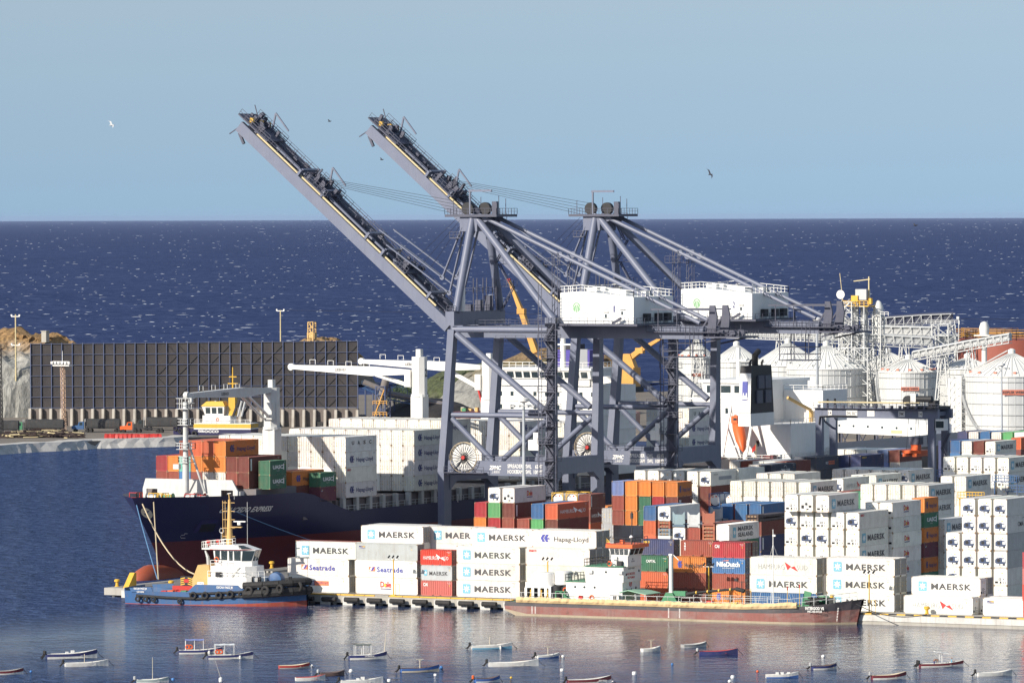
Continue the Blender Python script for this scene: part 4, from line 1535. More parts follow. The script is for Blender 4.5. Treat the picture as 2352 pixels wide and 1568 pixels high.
    for y in (GN, GF - .8):
        m = MB()
        m.prism([(-40.9, 43.4), (-39.0, 43.4), (-38.6, 47.2), (-39.1, 49.4), (-40.2, 49.4), (-40.3, 47)], 'y', y - .25, y + .25)
        m.bar((-42.5, y, 44), (-40, y, 47.6), .3)
        P(m, 'rope_bracket', CRD)
    m = MB()
    cx0 = -50.5
    for x in (cx0, cx0 + 3.2, cx0 + 6.4):
        for y in (GN + .5, GF - .5):
            m.bar((x, y, 37.6 if num == '2' else 39.5), (x, y, 43), .16)
    zb = 37.6 if num == '2' else 39.5
    for z in (zb, zb + 1.2, zb + 2.6):
        m.rail([(cx0, GN + .5, z - .1), (cx0 + 6.4, GN + .5, z - .1), (cx0 + 6.4, GF - .5, z - .1), (cx0, GF - .5, z - .1), (cx0, GN + .5, z - .1)], .1, 9, .06, 0, False)
    m.box(cx0, GN + .5, zb - .12, cx0 + 6.4, GF - .5, zb)
    P(m, 'service_cage', CRD)
    # stair tower and its landings
    m = MB()
    z = QZ + 1.5
    k = 0
    xs0, xs1, ys = -71.6, -69.0, YN - 2.6
    while z < 46:
        m.box(xs0 - .6, ys - .7, z - .08, xs1 + .9, ys + 1.6, z)
        m.rail([(xs0 - .6, ys - .65, z), (xs1 + .9, ys - .65, z), (xs1 + .9, ys + 1.2, z)], 1.1, 1.5, .04)
        z += 3.3
        k += 1
    for x in (xs0 - .4, xs1 + .7):
        m.bar((x, ys - .6, QZ), (x, ys - .6, 46), .14)
    for i in range(60):
        m.bar((xs0 - .4, ys - .62, 4 + i * .7), (xs0 + .3, ys - .62, 4 + i * .7), .07)
    m.bar((xs0 + .3, ys - .6, QZ), (xs0 + .3, ys - .6, 53.5), .1)
    m.bar((xs0 - .4, ys - .6, 46), (xs0 - .4, ys - .6, 53.5), .1)
    for i in range(12):
        m.bar((xs0 - .4, ys - .62, 46 + i * .65), (xs0 + .3, ys - .62, 46 + i * .65), .07)
    m.box(xs0 + .7, ys + .7, QZ, xs0 + 2.0, ys + 1.5, 45)
    stairs(m, xs0 + .5, xs1 + .2, ys + .1, QZ + 1.5, QZ + 1.5 + 3.3 * 13, 3.3, .8)
    P(m, 'stair_tower', CRD)
    m = MB(); m.box(-74.5, ys - .2, 21.6, -72.2, ys + 1.4, 23.6); m.box(-73.6, ys + .2, 23.6, -72.6, ys + 1.2, 25); P(m, 'electrical_cabinet', M['white'])
    m = MB()
    for y in (YN,):
        m.rail([(-93, y - .68, 19.3), (-71.6, y - .68, 19.3)], 1.1, 1.8)
        m.rail([(-76, y - 1.4, 28.7), (-70, y - 1.4, 28.7)], 1.1, 1.2)
        m.box(-76, y - 1.5, 28.6, -70, y - .4, 28.7)
        m.box(-93.4, y - 2.2, 16.9, -84.6, y - .7, 17.05)
        m.rail([(-93.4, y - 2.1, 17.05), (-84.6, y - 2.1, 17.05)], 1.1, 1.5)
    P(m, 'beam_walkway', CRD)
    # A frame ladder on the far mast
    m = MB()
    for i in range(4):
        z0 = 48.5 + i * 4.4
        yy = YF - .5 - (i + .5) * 1.45
        m.box(-91.3, yy - .8, z0 + 4.2, -88.2, yy + .8, z0 + 4.3)
        m.rail([(-91.2, yy - .8, z0 + 4.3), (-88.2, yy - .8, z0 + 4.3), (-88.2, yy + .8, z0 + 4.3)], 1.1, 1.1)
        for q in (-.4, .4):
            m.bar((-91 + (i % 2) * 2.5, yy + q, z0), (-88.5 - (i % 2) * 2.5, yy + q, z0 + 4.3), .1, .2)
        for s_ in range(10):
            t = s_ / 10
            xx = -91 + (i % 2) * 2.5 + (2.5 - (i % 2) * 5.0) * t
            m.box(xx - .1, yy - .4, z0 + 4.3 * t, xx + .1, yy + .4, z0 + 4.3 * t + .05)
    P(m, 'mast_stairs', CRD)
    for yy in (GN, GF):
        m = MB()
        for q in ((0, 0), (1.2, 0), (0, 1), (1.2, 1)):
            m.bar((-74 + q[0], yy + q[1], 46), (-74 + q[0], yy + q[1], 59.4), .09)
        for i in range(9):
            m.bar((-74, yy, 46 + i * 1.5), (-72.8, yy, 47.5 + i * 1.5), .07)
        m.box(-75.4, yy - .6, 57, -72.4, yy + 1.2, 57.1)
        m.rail([(-75.4, yy - .6, 57.1), (-72.4, yy - .6, 57.1)], 1.3, .8)
        P(m, 'backstay_ladder', CRD)
    # cable reel
    m = MB()
    rc = (-89.4, YN - 1.0, 19.9)
    m.lathe([(2.6, -.05), (2.6, .05)], (rc[0], rc[1] + .1, rc[2]), 28, 1, 'y')
    for i in range(24):
        a = 2 * pi * i / 24
        for yy in (-.3,):
            m.bar((rc[0] + .4 * cos(a), rc[1] + yy, rc[2] + .4 * sin(a)), (rc[0] + 2.95 * cos(a), rc[1] + yy, rc[2] + 2.95 * sin(a)), .085, None, 0)
    for yy in (-.35, .35):
        m.torus((rc[0], rc[1] + yy, rc[2]), (0, 1, 0), 2.95, .06, 32, 5, 3)
    m.lathe([(.38, -.6), (.38, 0)], rc, 12, 2, 'y')
    P(m, 'cable_reel', [M['black'], M['white'], M['red'], M['rope']])
    m = MB(); m.bar((-92.6, rc[1], 18.6), (-91, rc[1] - .6, 17), .14); m.bar((-87, rc[1], 17), (-89.4, rc[1], 19.9), .2); m.bar((-92, rc[1], 17), (-89.4, rc[1], 19.9), .2); P(m, 'reel_support', CRD)
    m = MB()
    put_text(m, 'SPREADER', (-80.1, YN - .7, 18.0), ux, uz, 3.3, .78, 0, .02)
    put_text(m, 'SWL', (-76.2, YN - .7, 18.0), ux, uz, 1.3, .78, 0, .02)
    put_text(m, '65MT', (-74.1, YN - .7, 18.0), ux, uz, 1.65, .78, 0, .02)
    put_text(m, 'HOOKBEAM', (-80.1, YN - .7, 16.95), ux, uz, 3.3, .78, 0, .02)
    put_text(m, 'SWL', (-76.2, YN - .7, 16.95), ux, uz, 1.3, .78, 0, .02)
    put_text(m, '100MT', (-74.4, YN - .7, 16.95), ux, uz, 1.95, .78, 0, .02)
    put_text(m, 'ZPMC', (-84.1, YN - .7, 17.6), ux, uz, 2.5, .85, 0, .04, 1.0, .15)
    put_text(m, '上海振华', (-83.6, YN - .7, 16.95), ux, uz, 1.8, .5, 0, .0)
    P(m, 'lettering', M['white'])
    return root


M['cream'] = paint('cream_rail', (0.62, 0.52, 0.30), .6, .2, streak=0)
M['house'] = paint('house_white_panel', (0.82, 0.82, 0.79), .5, .10, (.5, .5, .5), .06, (.45, .43, .4))
crane(0, '1', 'grey blue gantry crane with raised boom and white house numbered 1')
crane(53.0, '2', 'grey blue gantry crane with raised boom and white house numbered 2')


# ---------------------------------------------------------------- container ship
SX = -115.0
ship = thing('container_ship', 'navy hulled container ship with red bulbous bow berthed left of the cranes', 'ship', (SX, 150, 0))


def lerp_tab(tab, z):
    if z <= tab[0][0]:
        return tab[0][1:]
    for a, b in zip(tab, tab[1:]):
        if z <= b[0]:
            t = (z - a[0]) / (b[0] - a[0])
            return tuple(p + (q - p) * t for p, q in zip(a[1:], b[1:]))
    return tab[-1][1:]


# z: stem Y, length of the run-in, fullness
BOW = [(-2, 49, 62, 1.3), (2, 49.5, 60, 1.35), (5, 48, 55, 1.45), (8, 45.5, 46, 1.75), (11, 43, 38, 2.1), (15.4, 39.8, 32, 2.4)]


def half(Y, z):
    y0, ln, p = lerp_tab(BOW, z)
    t = max(0.0, min(1.0, (Y - y0) / ln))
    return 14.0 * (1 - (1 - t) ** p)


def decktop(Y):
    if Y < 80:
        return 15.3 - (Y - 40) * .012
    if Y < 93:
        return 14.8 - (Y - 80) / 13 * 4.3
    return 10.5


def on_hull(px, py):
    lo, hi = 40.0, 120.0
    for _ in range(60):
        Y = (lo + hi) / 2
        z = at_y(px, py, Y)[1]
        x = at_y(px, py, Y)[0]
        if x < SX + half(Y, z):
            hi = Y
        else:
            lo = Y
    return Y, z


ZL = [-2, 2, 4.5, 6.7, 8, 9.2, 10.4, 11, 11.6, 12.2, 12.8, 13.4, 14.0, 14.6, 15.3]
YS = [0, .6, 1.2, 2, 2.8, 3.7, 4.6, 5.6, 6.8, 8, 9.5, 11, 12.5, 14, 16, 18, 20, 22, 25, 28, 32, 38, 42, 46, 50, 54, 62, 75, 100, 140, 180, 210, 222]
m = MB()
for sgn in (1, -1):
    vs = []
    for s_ in YS:
        Yb = 39.8 + s_
        top = decktop(Yb)
        for z in ZL:
            zz = min(z, top) if z > 6.7 else z
            y0 = lerp_tab(BOW, zz)[0]
            Y = y0 + s_ * (222 - (y0 - 39.8)) / 222
            vs.append((SX + sgn * half(Y, zz) * (1 - .12 * max(0, (Y - 235) / 27)), Y, zz))
    nz = len(ZL)
    fs, mi = [], []
    for i in range(len(YS) - 1):
        for j in range(nz - 1):
            fs.append((i * nz + j, (i + 1) * nz + j, (i + 1) * nz + j + 1, i * nz + j + 1))
            mi.append(1 if ZL[j + 1] <= 6.7 else 0)
    o_ = len(m.v)
    m.v += vs
    m.f += [tuple(o_ + q for q in f) for f in fs]
    m.m += mi
n = len(YS) * len(ZL)
b = (len(YS) - 1) * len(ZL)
m.f += [(b + j, n + b + j, n + b + j + 1, b + j + 1) for j in range(len(ZL) - 1)]
m.m += [1 if ZL[j + 1] <= 6.7 else 0 for j in range(len(ZL) - 1)]
M['hull'] = paint('navy_hull_paint', (0.022, 0.022, 0.075), 0.42, 0.35, (0.045, 0.04, 0.09), 0.25, (0.05, 0.04, 0.06), scale=0.12)
M['boot'] = paint('red_boot_paint', (0.17, 0.035, 0.035), 0.5, 0.4, (0.09, 0.04, 0.045), 0.3, (0.1, 0.05, 0.05), scale=0.2)
hull = m.build('hull', [M['hull'], M['boot']], ship, True)
m = MB()
rings = []
for i in range(11):
    t = i / 10 * pi
    Y = 46.5 - 5.8 * cos(t) if i < 6 else 46.5 + 9 * (i - 5) / 5
    r = sin(min(t, pi / 2)) if i < 6 else 1 - .25 * (i - 5) / 5
    rings.append([(SX + 2.5 * max(r, .05) * cos(2 * pi * k / 14), Y, -.3 + 3.0 * max(r, .05) * sin(2 * pi * k / 14)) for k in range(14)])
m.loft(rings)
m.build('bulbous_bow', paint('orange_red_boot', (0.36, 0.085, 0.045), .5, .5, (0.2, 0.09, 0.06), .3, (.3, .16, .05), scale=.5), hull, True)
# decks
m = MB()
for sgn in (1, -1):
    pass
prof = [(SX + half(Y, 13) - .2, Y) for Y in (44, 46, 49, 53, 58, 64, 72, 79)]
poly = prof + [(2 * SX - x, y) for x, y in reversed(prof)]
m.prism(poly, 'z', 13.0, 13.55, 0)
m.box(SX - 13.7, 79, 9.6, SX + 13.7, 260, 10.2, 0)
m.box(SX - 12.2, 64, 13.5, SX + 12.2, 79, 16.0, 0)
m.box(SX - 12.6, 79, 10.2, SX + 12.6, 92, 12.6, 0)
m.box(SX - 12.8, 93, 10.2, SX + 12.8, 200, 12.6, 0)
m.box(SX - 12.8, 226, 10.2, SX + 12.8, 258, 12.6, 0)
m.build('deck', paint('ship_deck_paint', (0.16, 0.15, 0.16), .7, .5, (.25, .16, .1), .2, scale=.4), ship)
m = MB()
for k in range(20):
    Y = 94 + k * 5.2
    m.box(-101.9, Y, 10.2, -101.1, Y + 1.0, 13.0, 0)
m.rail([(-101.2, 94, 10.4), (-101.2, 198, 10.4)], 1.1, 2.2, .05, 0)
m.build('lashing_bridge', M['steel'], ship)
# breakwater plate on the forecastle
m = MB()
Yp = 62
outer = [(-126.2, 13.5), (-126.2, 15.5), (-125.6, 17.7), (-106.8, 17.7), (-105.6, 15.5), (-105.6, 13.5)]
m.prism([(-126.2, 15.8), (-125.6, 17.7), (-106.8, 17.7), (-105.7, 15.8)], 'y', Yp, Yp + .4)
for a, b in ((-126.2, -125.4), (-123.0, -109.2), (-106.6, -105.6)):
    m.box(a, Yp, 13.5, b, Yp + .4, 15.8)
m.box(-105.7, Yp + .4, 13.5, -105.3, Yp + 4, 15.6)
plate = m.build('forecastle_breakwater', paint('grey_white_ship_paint', (0.60, 0.61, 0.60), .5, .3, (.38, .33, .26), .4, (.36, .25, .14), scale=.4), ship)
M['shipgrey'] = plate.data.materials[0]
m = MB()
for x, y, r, c in ((-121, 57, .9, 0), (-118.3, 58, .8, 1), (-113.2, 58, 1.0, 0), (-111.7, 58.5, .9, 2), (-110.6, 57.5, .7, 0)):
    m.lathe([(r, -1.1), (r * .6, -1.0), (r * .6, 1.0), (r, 1.1)], (x, y, 14.5), 12, c, 'x')
for x0, x1, c in ((-124.2, -122.6, 3), (-112.2, -110, 3), (-120, -117, 4)):
    m.rail([(x0, 54, 13.6), (x1, 54, 13.6), (x1, 56, 13.6)], 1.8, .8, .06, c)
m.rail([(-117, 52, 13.6), (-114, 52, 13.6)], 1.7, .8, .06, 4)
m.build('mooring_winch', [M['steel'], M['green'], M['red'], M['red'], M['yellow']], ship)
# foremast
m = MB()
m.tube((SX, 59, 13.5), (SX, 59, 22), .62, 12); m.tube((SX, 59, 22), (SX, 59, 32.2), .48, 12)
m.tube((SX + 2.5, 61.5, 15.5), (SX + .4, 59.4, 24.5), .22, 8); m.tube((SX - 1.2, 61.5, 15.5), (SX - .2, 59.4, 20), .16, 8)
fm = m.build('foremast', M['shipgrey'], ship, True)
m = MB()
for z, w_ in ((31.0, 1.3), (28.0, 1.1), (23.5, 1.3), (21, 1.0)):
    m.box(SX - w_, 59 - w_, z - .1, SX + w_, 59 + w_, z)
    m.rail([(SX - w_, 59 - w_, z), (SX + w_, 59 - w_, z), (SX + w_, 59 + w_, z), (SX - w_, 59 + w_, z), (SX - w_, 59 - w_, z)], 1.9 if z > 30 else 1.1, .9, .05)
m.cbox(SX + 1.4, 58.4, 32.6, .9, .6, .8); m.cbox(SX - 1.4, 58.2, 20.2, 1.2, .9, .9)
m.bar((SX, 59, 32), (SX, 59, 33.4), .12)
m.build('mast_platform', M['shipgrey'], fm)


def deck_crane(Y, zb, zt, ang, L, zj, tipz, rw, color, number=None):
    m = MB()
    n = 8
    pts = [(SX + rw * cos(2 * pi * (i + .5) / n), Y + rw * sin(2 * pi * (i + .5) / n)) for i in range(n)]
    m.prism([(SX - rw * .85, Y - rw * .85), (SX + rw * .85, Y - rw * .85), (SX + rw * .85, Y + rw * .85), (SX - rw * .85, Y + rw * .85)], 'z', zb, zt - 8)
    m.lathe([(rw * 1.12, 0), (rw * 1.12, .5)], (SX, Y, zt - 8), 16)
    m.prism(pts, 'z', zt - 7.5, zt)
    m.box(SX - .5, Y - .6, zt, SX + .5, Y + .6, zt + 1.5)
    dv = Vector((cos(ang), sin(ang), 0))
    sd_ = Vector((-sin(ang), cos(ang), 0))
    m.cbox(*(Vector((SX, Y, zt - 4.4)) + dv * (rw + .5) + sd_ * .9), 1.2, 1.2, 3.2)
    c = m.build('deck_crane', color, ship)
    m = MB()
    p0 = Vector((SX, Y, zj)) + dv * (rw + .2)
    p1 = Vector((SX, Y, tipz)) + dv * L
    k = p0.lerp(p1, .32)
    for s_ in (-.7, .7):
        pass
    m.bar(p0 + Vector((0, 0, .2)), k, 2.0, .9, 0, (0, 0, 1), 1.9, 1.9)
    m.bar(k, p1, 1.9, 1.9, 0, (0, 0, 1), 1.2, .8)
    m.lathe([(.7, -.4), (.7, .4)], p1, 12, 0, 'x' if abs(dv.y) > .7 else 'y')
    for t in (.35, .5, .65, .8):
        q = p0.lerp(p1, t)
        m.rail([q + Vector((0, 0, .8)), q + dv * 1.3 + Vector((0, 0, .8))], .9, 1.3, .04, 0, False)
    m.build('jib', color, c)
    m = MB()
    for s_ in (-.8, .8):
        m.tube(Vector((SX, Y, zt - 6)) + dv * rw + sd_ * s_, p0.lerp(p1, .28) + sd_ * s_ - Vector((0, 0, .8)), .28, 8)
    m.build('luffing_cylinder', M['white'], c, True)
    if number:
        m = MB(); put_text(m, number, (SX + rw * .93, Y - .4, zt - 4), (0, 1, 0), (0, 0, 1), .9, 1.6, 0, .03); m.build('lettering', M['ink_k'], c)
    m = MB()
    q = p0.lerp(p1, .62)
    put_text(m, 'LIEBHERR', tuple(q + sd_ * (.83 if ang < -1 and ang > -2 else -.9) + Vector((0, 0, -.3))) if False else (q.x + sd_.x * .83, q.y + sd_.y * .83 - (.0), q.z - .35), tuple(-dv if True else dv), (0, 0, 1), 3.2, .6, 0, .02)
    m.build('lettering', M['ink_k'], c)
    return c


deck_crane(91, 10.2, 34.0, -pi / 2, 31.5, 33.4, 33.4, 1.55, M['shipgrey'])
deck_crane(150, 10.2, 38.5, pi, 29.5, 35.2, 36.2, 1.55, M['white'], '2')
deck_crane(180, 10.2, 37.0, pi, 30, 35.4, 36.6, 1.6, M['white'], '3')
# accommodation
m = MB()
m.box(SX - 12.5, 205, 12.6, SX + 12.5, 222, 31.2, 0)
for z in (16, 19, 22, 25, 28):
    m.box(SX - 12.7, 204.8, z, SX + 12.7, 222.2, z + .15, 0)
acc = m.build('accommodation_block', M['white'], ship)
for z in (17.3, 20.3, 23.3, 26.3, 29.0):
    for i in range(9):
        m = MB(); x = SX - 11 + i * 2.7
        if rgc.random() < .7:
            m.box(x, 204.94, z, x + .7, 205, z + .9); m.build('window', M['glass'], acc)
m = MB()
m.box(SX - 10.5, 204.5, 31.2, SX + 10.5, 215, 32.6, 0)
m.prism([(204.2, 32.6), (203.6, 34.4), (215, 34.4), (215, 32.6)], 'x', SX - 11, SX + 11, 0)
m.box(SX - 11.4, 203.4, 34.4, SX + 11.4, 215.4, 34.9, 0)
m.prism([(SX + 10.5, 31.2), (SX + 15.5, 32.0), (SX + 15.5, 33.2), (SX + 10.5, 33.2)], 'y', 205, 209, 0)
m.prism([(SX - 10.5, 31.2), (SX - 15.5, 32.0), (SX - 15.5, 33.2), (SX - 10.5, 33.2)], 'y', 205, 209, 0)
m.rail([(SX - 11, 203.6, 34.9), (SX + 11, 203.6, 34.9), (SX + 11, 215, 34.9)], 1.2, 1.5, .05, 0)
br = m.build('bridge', M['white'], ship)
for i in range(11):
    x = SX - 10.4 + i * 1.92
    m = MB(); m.add([(x, 204.1, 32.85), (x + 1.5, 204.1, 32.85), (x + 1.5, 203.66, 34.1), (x, 203.66, 34.1)], [(0, 1, 2, 3)]); m.build('bridge_window', M['glass'], br)
m = MB()
m.tube((SX + 1, 211, 34.9), (SX + 1, 211, 44.5), .6, 10); m.box(SX - 1.2, 210.4, 39.5, SX + 3.2, 211.6, 39.8); m.box(SX - .4, 209.6, 42.6, SX + 2.4, 210, 42.9)
m.build('radar_mast', M['white'], ship)
m = MB(); m.box(SX - 8, 222.3, 30, SX + 1.5, 229, 38.2, 0); m.box(SX - 5, 224, 38.2, SX - 2, 227, 39.4, 1); m.build('funnel', [paint('violet_blue_funnel', (0.07, 0.05, 0.30), .5, .2, streak=.1), M['dark']], ship)
m = MB()
put_poly(m, [(-.6, 34.6), (1.6, 34.6), (1.6, 38.4), (-.6, 38.4)], (SX - .6, 222.3, 0), (1, 0, 0), (0, 0, 1), 0, .02); m.build('emblem', M['ink_g'], ship)
# name, badge and marks painted on the flared bow
def hull_text(s, p0, p1, ht, mat, bold=.03, slant=.2):
    ya, za = on_hull(*p0)
    yb, zb = on_hull(*p1)
    vs, fs = text_raw(s, bold, 1.05)
    m = MB()
    out = []
    for x, y in vs:
        Y = ya + (yb - ya) * (x + y * .02)
        z = za + (zb - za) * x + y * ht
        out.append((SX + half(Y + y * slant, z) + .16, Y + y * slant, z))
    m.add(out, fs)
    return m.build('lettering', mat, hull)


def hull_poly(pts, mat, name='emblem', lift=.08):
    m = MB()
    c = (sum(p[0] for p in pts) / len(pts), sum(p[1] for p in pts) / len(pts))
    q = []
    for p in [c] + list(pts):
        Y, z = on_hull(*p)
        q.append((SX + half(Y, z) + lift, Y - lift * .6, z))
    m.add(q, [(0, i + 1, (i + 1) % len(pts) + 1) for i in range(len(pts))])
    return m.build(name, mat, hull)


SG = lambda x, y: (229.7 + .25 * x, 918.7 + .25 * y)
hull_text('CAUCEDO EXPRESS', SG(1072, 1036), SG(1556, 1018), 1.0, M['white'])
ell = [SG(427 + 54 * cos(2 * pi * k / 18) + 8 * sin(2 * pi * k / 18), 1036 + 48 * sin(2 * pi * k / 18) + 12 * cos(2 * pi * k / 18)) for k in range(18)]
hull_poly(ell, paint('cream_badge', (.70, .62, .45), .5, .1, streak=0), 'badge', .10)
hull_poly([SG(395, 1012), SG(425, 1022), SG(455, 1008), SG(428, 1040)], M['ink_n'], 'badge_mark', .16)
hull_poly([SG(400, 1040), SG(418, 1032), SG(424, 1050), SG(408, 1052)], M['ink_n'], 'badge_mark', .16)
hull_poly([SG(850, 1215), SG(925, 1102), SG(1085, 1095), SG(1070, 1130), SG(930, 1135), SG(880, 1215)], paint('anchor_pocket_lit_tone', (.035, .032, .13), .5, .2, streak=0), 'anchor_pocket', .10)  # lighter flat polygon: the lit rim of the pocket put into colour
hull_poly([SG(905, 1210), SG(930, 1140), SG(1065, 1132), SG(1040, 1205)], M['dark'], 'anchor_pocket', .12)  # dark flat polygon: shade of the hollow put into colour
for a, b in (((735, 1252), (742, 1240)), ((742, 1240), (775, 1238)), ((775, 1238), (772, 1226)), ((772, 1226), (800, 1226)), ((735, 1252), (742, 1266)), ((742, 1266), (780, 1266))):
    hull_poly([SG(*a), SG(a[0] + 1, a[1] - 3.5), SG(b[0] + 1, b[1] - 3.5), SG(*b)], M['ink_w'], 'draught_mark', .12)

# ---- boxes on the ship
def bay(cols, Xr, Y, ztop, H, pitch, desc):
    for c, lst in enumerate(cols):
        drop = 0
        if lst and isinstance(lst[0], int):
            drop, lst = lst[0], lst[1:]
        for k, code in enumerate(lst):
            if code is None:
                continue
            nm = ''
            container(code, H, Xr - c * pitch, Y, ztop - (k + 1 + drop) * H, pi / 2, clabel(code, LV[k], ('rightmost' if c == 0 else (ORD[c] if c < 8 else ('ninth', 'tenth', 'eleventh')[c - 8]) + ' from right'), desc))


bay([['m4cv', 'm4c-'], ['m4c-', 'M4cx'], ['o4c-', 'w4d-'], ['o4c-', 'w4d-'], ['o4c-', 'm4c-'], ['t4c-', 'b4c-'], ['o4c-', 'M4c-'], ['r4c-', 'M4c-']], -104.5, 64.3, 21.9, 2.9, 2.53, 'forward bay behind the white plate')
bay([['o4cJ'], ['O4c-'], ['O4c-'], ['M4c-']], -109.5, 64.3, 24.8, 2.9, 2.53, 'upper tier of the forward bay')
bay([['v2cU', 'v2cU']], -101.0, 66.1, 21.2, 2.65, 2.5, 'ship side beside the forward bay')
bay([['o4cH', 'm4c-'], ['M4c-', 'm4c-']], -103.7, 79.0, 18.6, 2.75, 2.5, 'second bay of the ship')
bay([['v2cU', 'p2cI']], -101.0, 85.0, 18.2, 2.7, 2.5, 'ship side at the second bay')
C4 = [['w4du', 'w4dJ', 'w4de', 'w4dJ']] + [['w4d-'] * 4] * 4 + [['w4d-'] * 3] * 6
bay(C4, -101.0, 94.8, 24.6, 2.9, 2.56, 'white third bay of the ship')
bay([['w4dJ', 'w4dJ', 'w4dJ', 'w4dJ']] + [['w4d-'] * 4] * 4 + [['w4d-']] * 6, -101.0, 122.0, 24.9, 2.95, 2.56, 'white fourth bay of the ship')
bay([['w4dJ', 'w4d-', 'w4d-']] + [['w4d-']] * 9, -102.5, 136.0, 26.4, 2.9, 2.56, 'white fifth bay of the ship')
bay([['w4dJ', 'w4dJ', 'w4d-', 'w4d-']] + [['w4d-'] * 4] * 7, -101.0, 166.5, 25.2, 2.9, 2.56, 'bay before the bridge')
bay([['w4d-', 'w4d-', 'w4d-']] + [['w4d-'] * 3] * 4, -101.0, 186.0, 24.2, 2.9, 2.56, 'bay against the bridge')
bay([['w4du', 'w4dJ', 'w4dJ', 'w4d-']] + [['w4d-'] * 4] * 3, -101.0, 244.5, 25.4, 2.95, 2.56, 'aft bay of the ship')

# ---- mooring lines and jetty gear
def line(name, pts, r, mat, label, group='mooring lines of the container ship'):
    m = MB()
    m.path(pts, r, 5)
    return tag(m.build(name, mat, None, True), label, 'rope', group)


def sag(a, b, s_, n=10):
    a, b = Vector(a), Vector(b)
    return [a.lerp(b, i / n) - Vector((0, 0, s_ * 4 * (i / n) * (1 - i / n))) for i in range(n + 1)]


Yb_, zb_ = on_hull(*SG(335, 962)); f1 = (SX + half(Yb_, zb_) + .2, Yb_ - .3, zb_)
Yb_, zb_ = on_hull(*SG(485, 935)); f2 = (SX + half(Yb_, zb_) + .3, Yb_ - .2, zb_)
Yb_, zb_ = on_hull(*SG(385, 952)); f3 = (SX + half(Yb_, zb_) + .3, Yb_ - .3, zb_)
jx, jy = at_z(361.5, 1329, QZ + .7)
M['bluerope'] = paint('blue_rope', (.12, .25, .42), .9, 0, streak=0)
line('mooring_line', sag(f1, (jx, jy, QZ + .7), .3), .09, M['bluerope'], 'thin blue mooring line from the bow tip down to the jetty')
line('mooring_line', sag(f2, (jx + .2, jy, QZ + .7), .1), .11, M['rope'], 'straight pale mooring line hanging from the bow to the jetty')
jx2, jy2 = at_z(447, 1318, QZ + .8)
line('mooring_line', sag(f3, (jx2, jy2, QZ + .8), 2.4), .14, M['rope'], 'slack tan mooring line curving down from the badge on the bow')
Ya, za = on_hull(*SG(1105, 965))
line('mooring_line', sag((SX + half(Ya, za) + .4, Ya - .2, za), (-96.3, 92, QZ + .8), .6), .07, M['bluerope'], 'thin blue line running down along the dark hull side')


def bollard(px, py, label):
    x, y = at_z(px, py, QZ)
    m = MB()
    m.lathe([(.42, 0), (.42, .1), (.28, .15), (.26, .75), (.5, .85), (.5, 1.15), (.3, 1.3)], (x, y, QZ), 12)
    return tag(m.build('mooring_bollard', M['yellow'], None, True), label, 'bollard', 'yellow mooring bollards on the quay')


bollard(269, 1346, 'yellow bollard at the far left end of the jetty')
bollard(393, 1349, 'yellow bollard behind the tug stern rail')
bollard(478, 1340, 'yellow bollard between the black striped frames')
bollard(624, 1304, 'yellow bollard on the quay left of the white stack')
bollard(924, 1364, 'small yellow bollard beneath the tall yellow light pole')
bollard(2129, 1410, 'yellow bollard holding the barge bow line')
x, y = at_z(290, 1350, QZ)
m = MB()
m.prism([(y - .3, QZ), (y + 2.6, QZ), (y + 2.6, QZ + 2.6), (y + 2.0, QZ + 2.6)], 'x', x - .5, x + .5)
tag(m.build('fender_post', M['yellow']), 'yellow wedge shaped post at the jetty edge', 'post')
for k, (px, py) in enumerate(((428, 1345), (466, 1343), (505, 1341))):
    x, y = at_z(px, py, QZ)
    t = thing('container_spreader', ('black spreader frame with striped ends, nearest the tug stern', 'black spreader frame with striped ends, middle of three', 'black spreader frame with striped ends, beside the tan funnel')[k], 'spreader', (x, y, QZ), 'spreader frames lying on the jetty')
    m = MB()
    m.box(x - 1.2, y, QZ + .1, x + 1.2, y + .5, QZ + 1.7); m.box(x - 1.2, y + 11, QZ + .1, x + 1.2, y + 11.5, QZ + 1.7)
    for q in (-.8, .8):
        m.box(x + q - .25, y + .5, QZ + .8, x + q + .25, y + 11, QZ + 1.4)
    m.build('spreader_beam', M['dark'], t)
    m = MB()
    for sg in (-1, 1):
        for i in range(4):
            m.add([(x + sg * (1.2 - .0) - sg * .9, y - .01, QZ + .3 + i * .35), (x + sg * 1.2, y - .01, QZ + .1 + i * .35), (x + sg * 1.2, y - .01, QZ + .28 + i * .35), (x + sg * .3, y - .01, QZ + .48 + i * .35)], [(0, 1, 2, 3)], 0)
    m.box(x - .5, y - .02, QZ + .6, x + .5, y, QZ + 1.2, 1)
    m.build('striped_plate', [M['yellow'], M['red']], t)
x, y = at_z(640, 1312, QZ)
m = MB()
for i in range(5):
    m.box(x - 3 + i * .9, y - 4, QZ, x - 2.6 + i * .9, y + 22, QZ + .35)
tag(m.build('timber_dunnage', M['concrete']), 'long pale timbers lying on the quay behind the tug bow', 'timber')


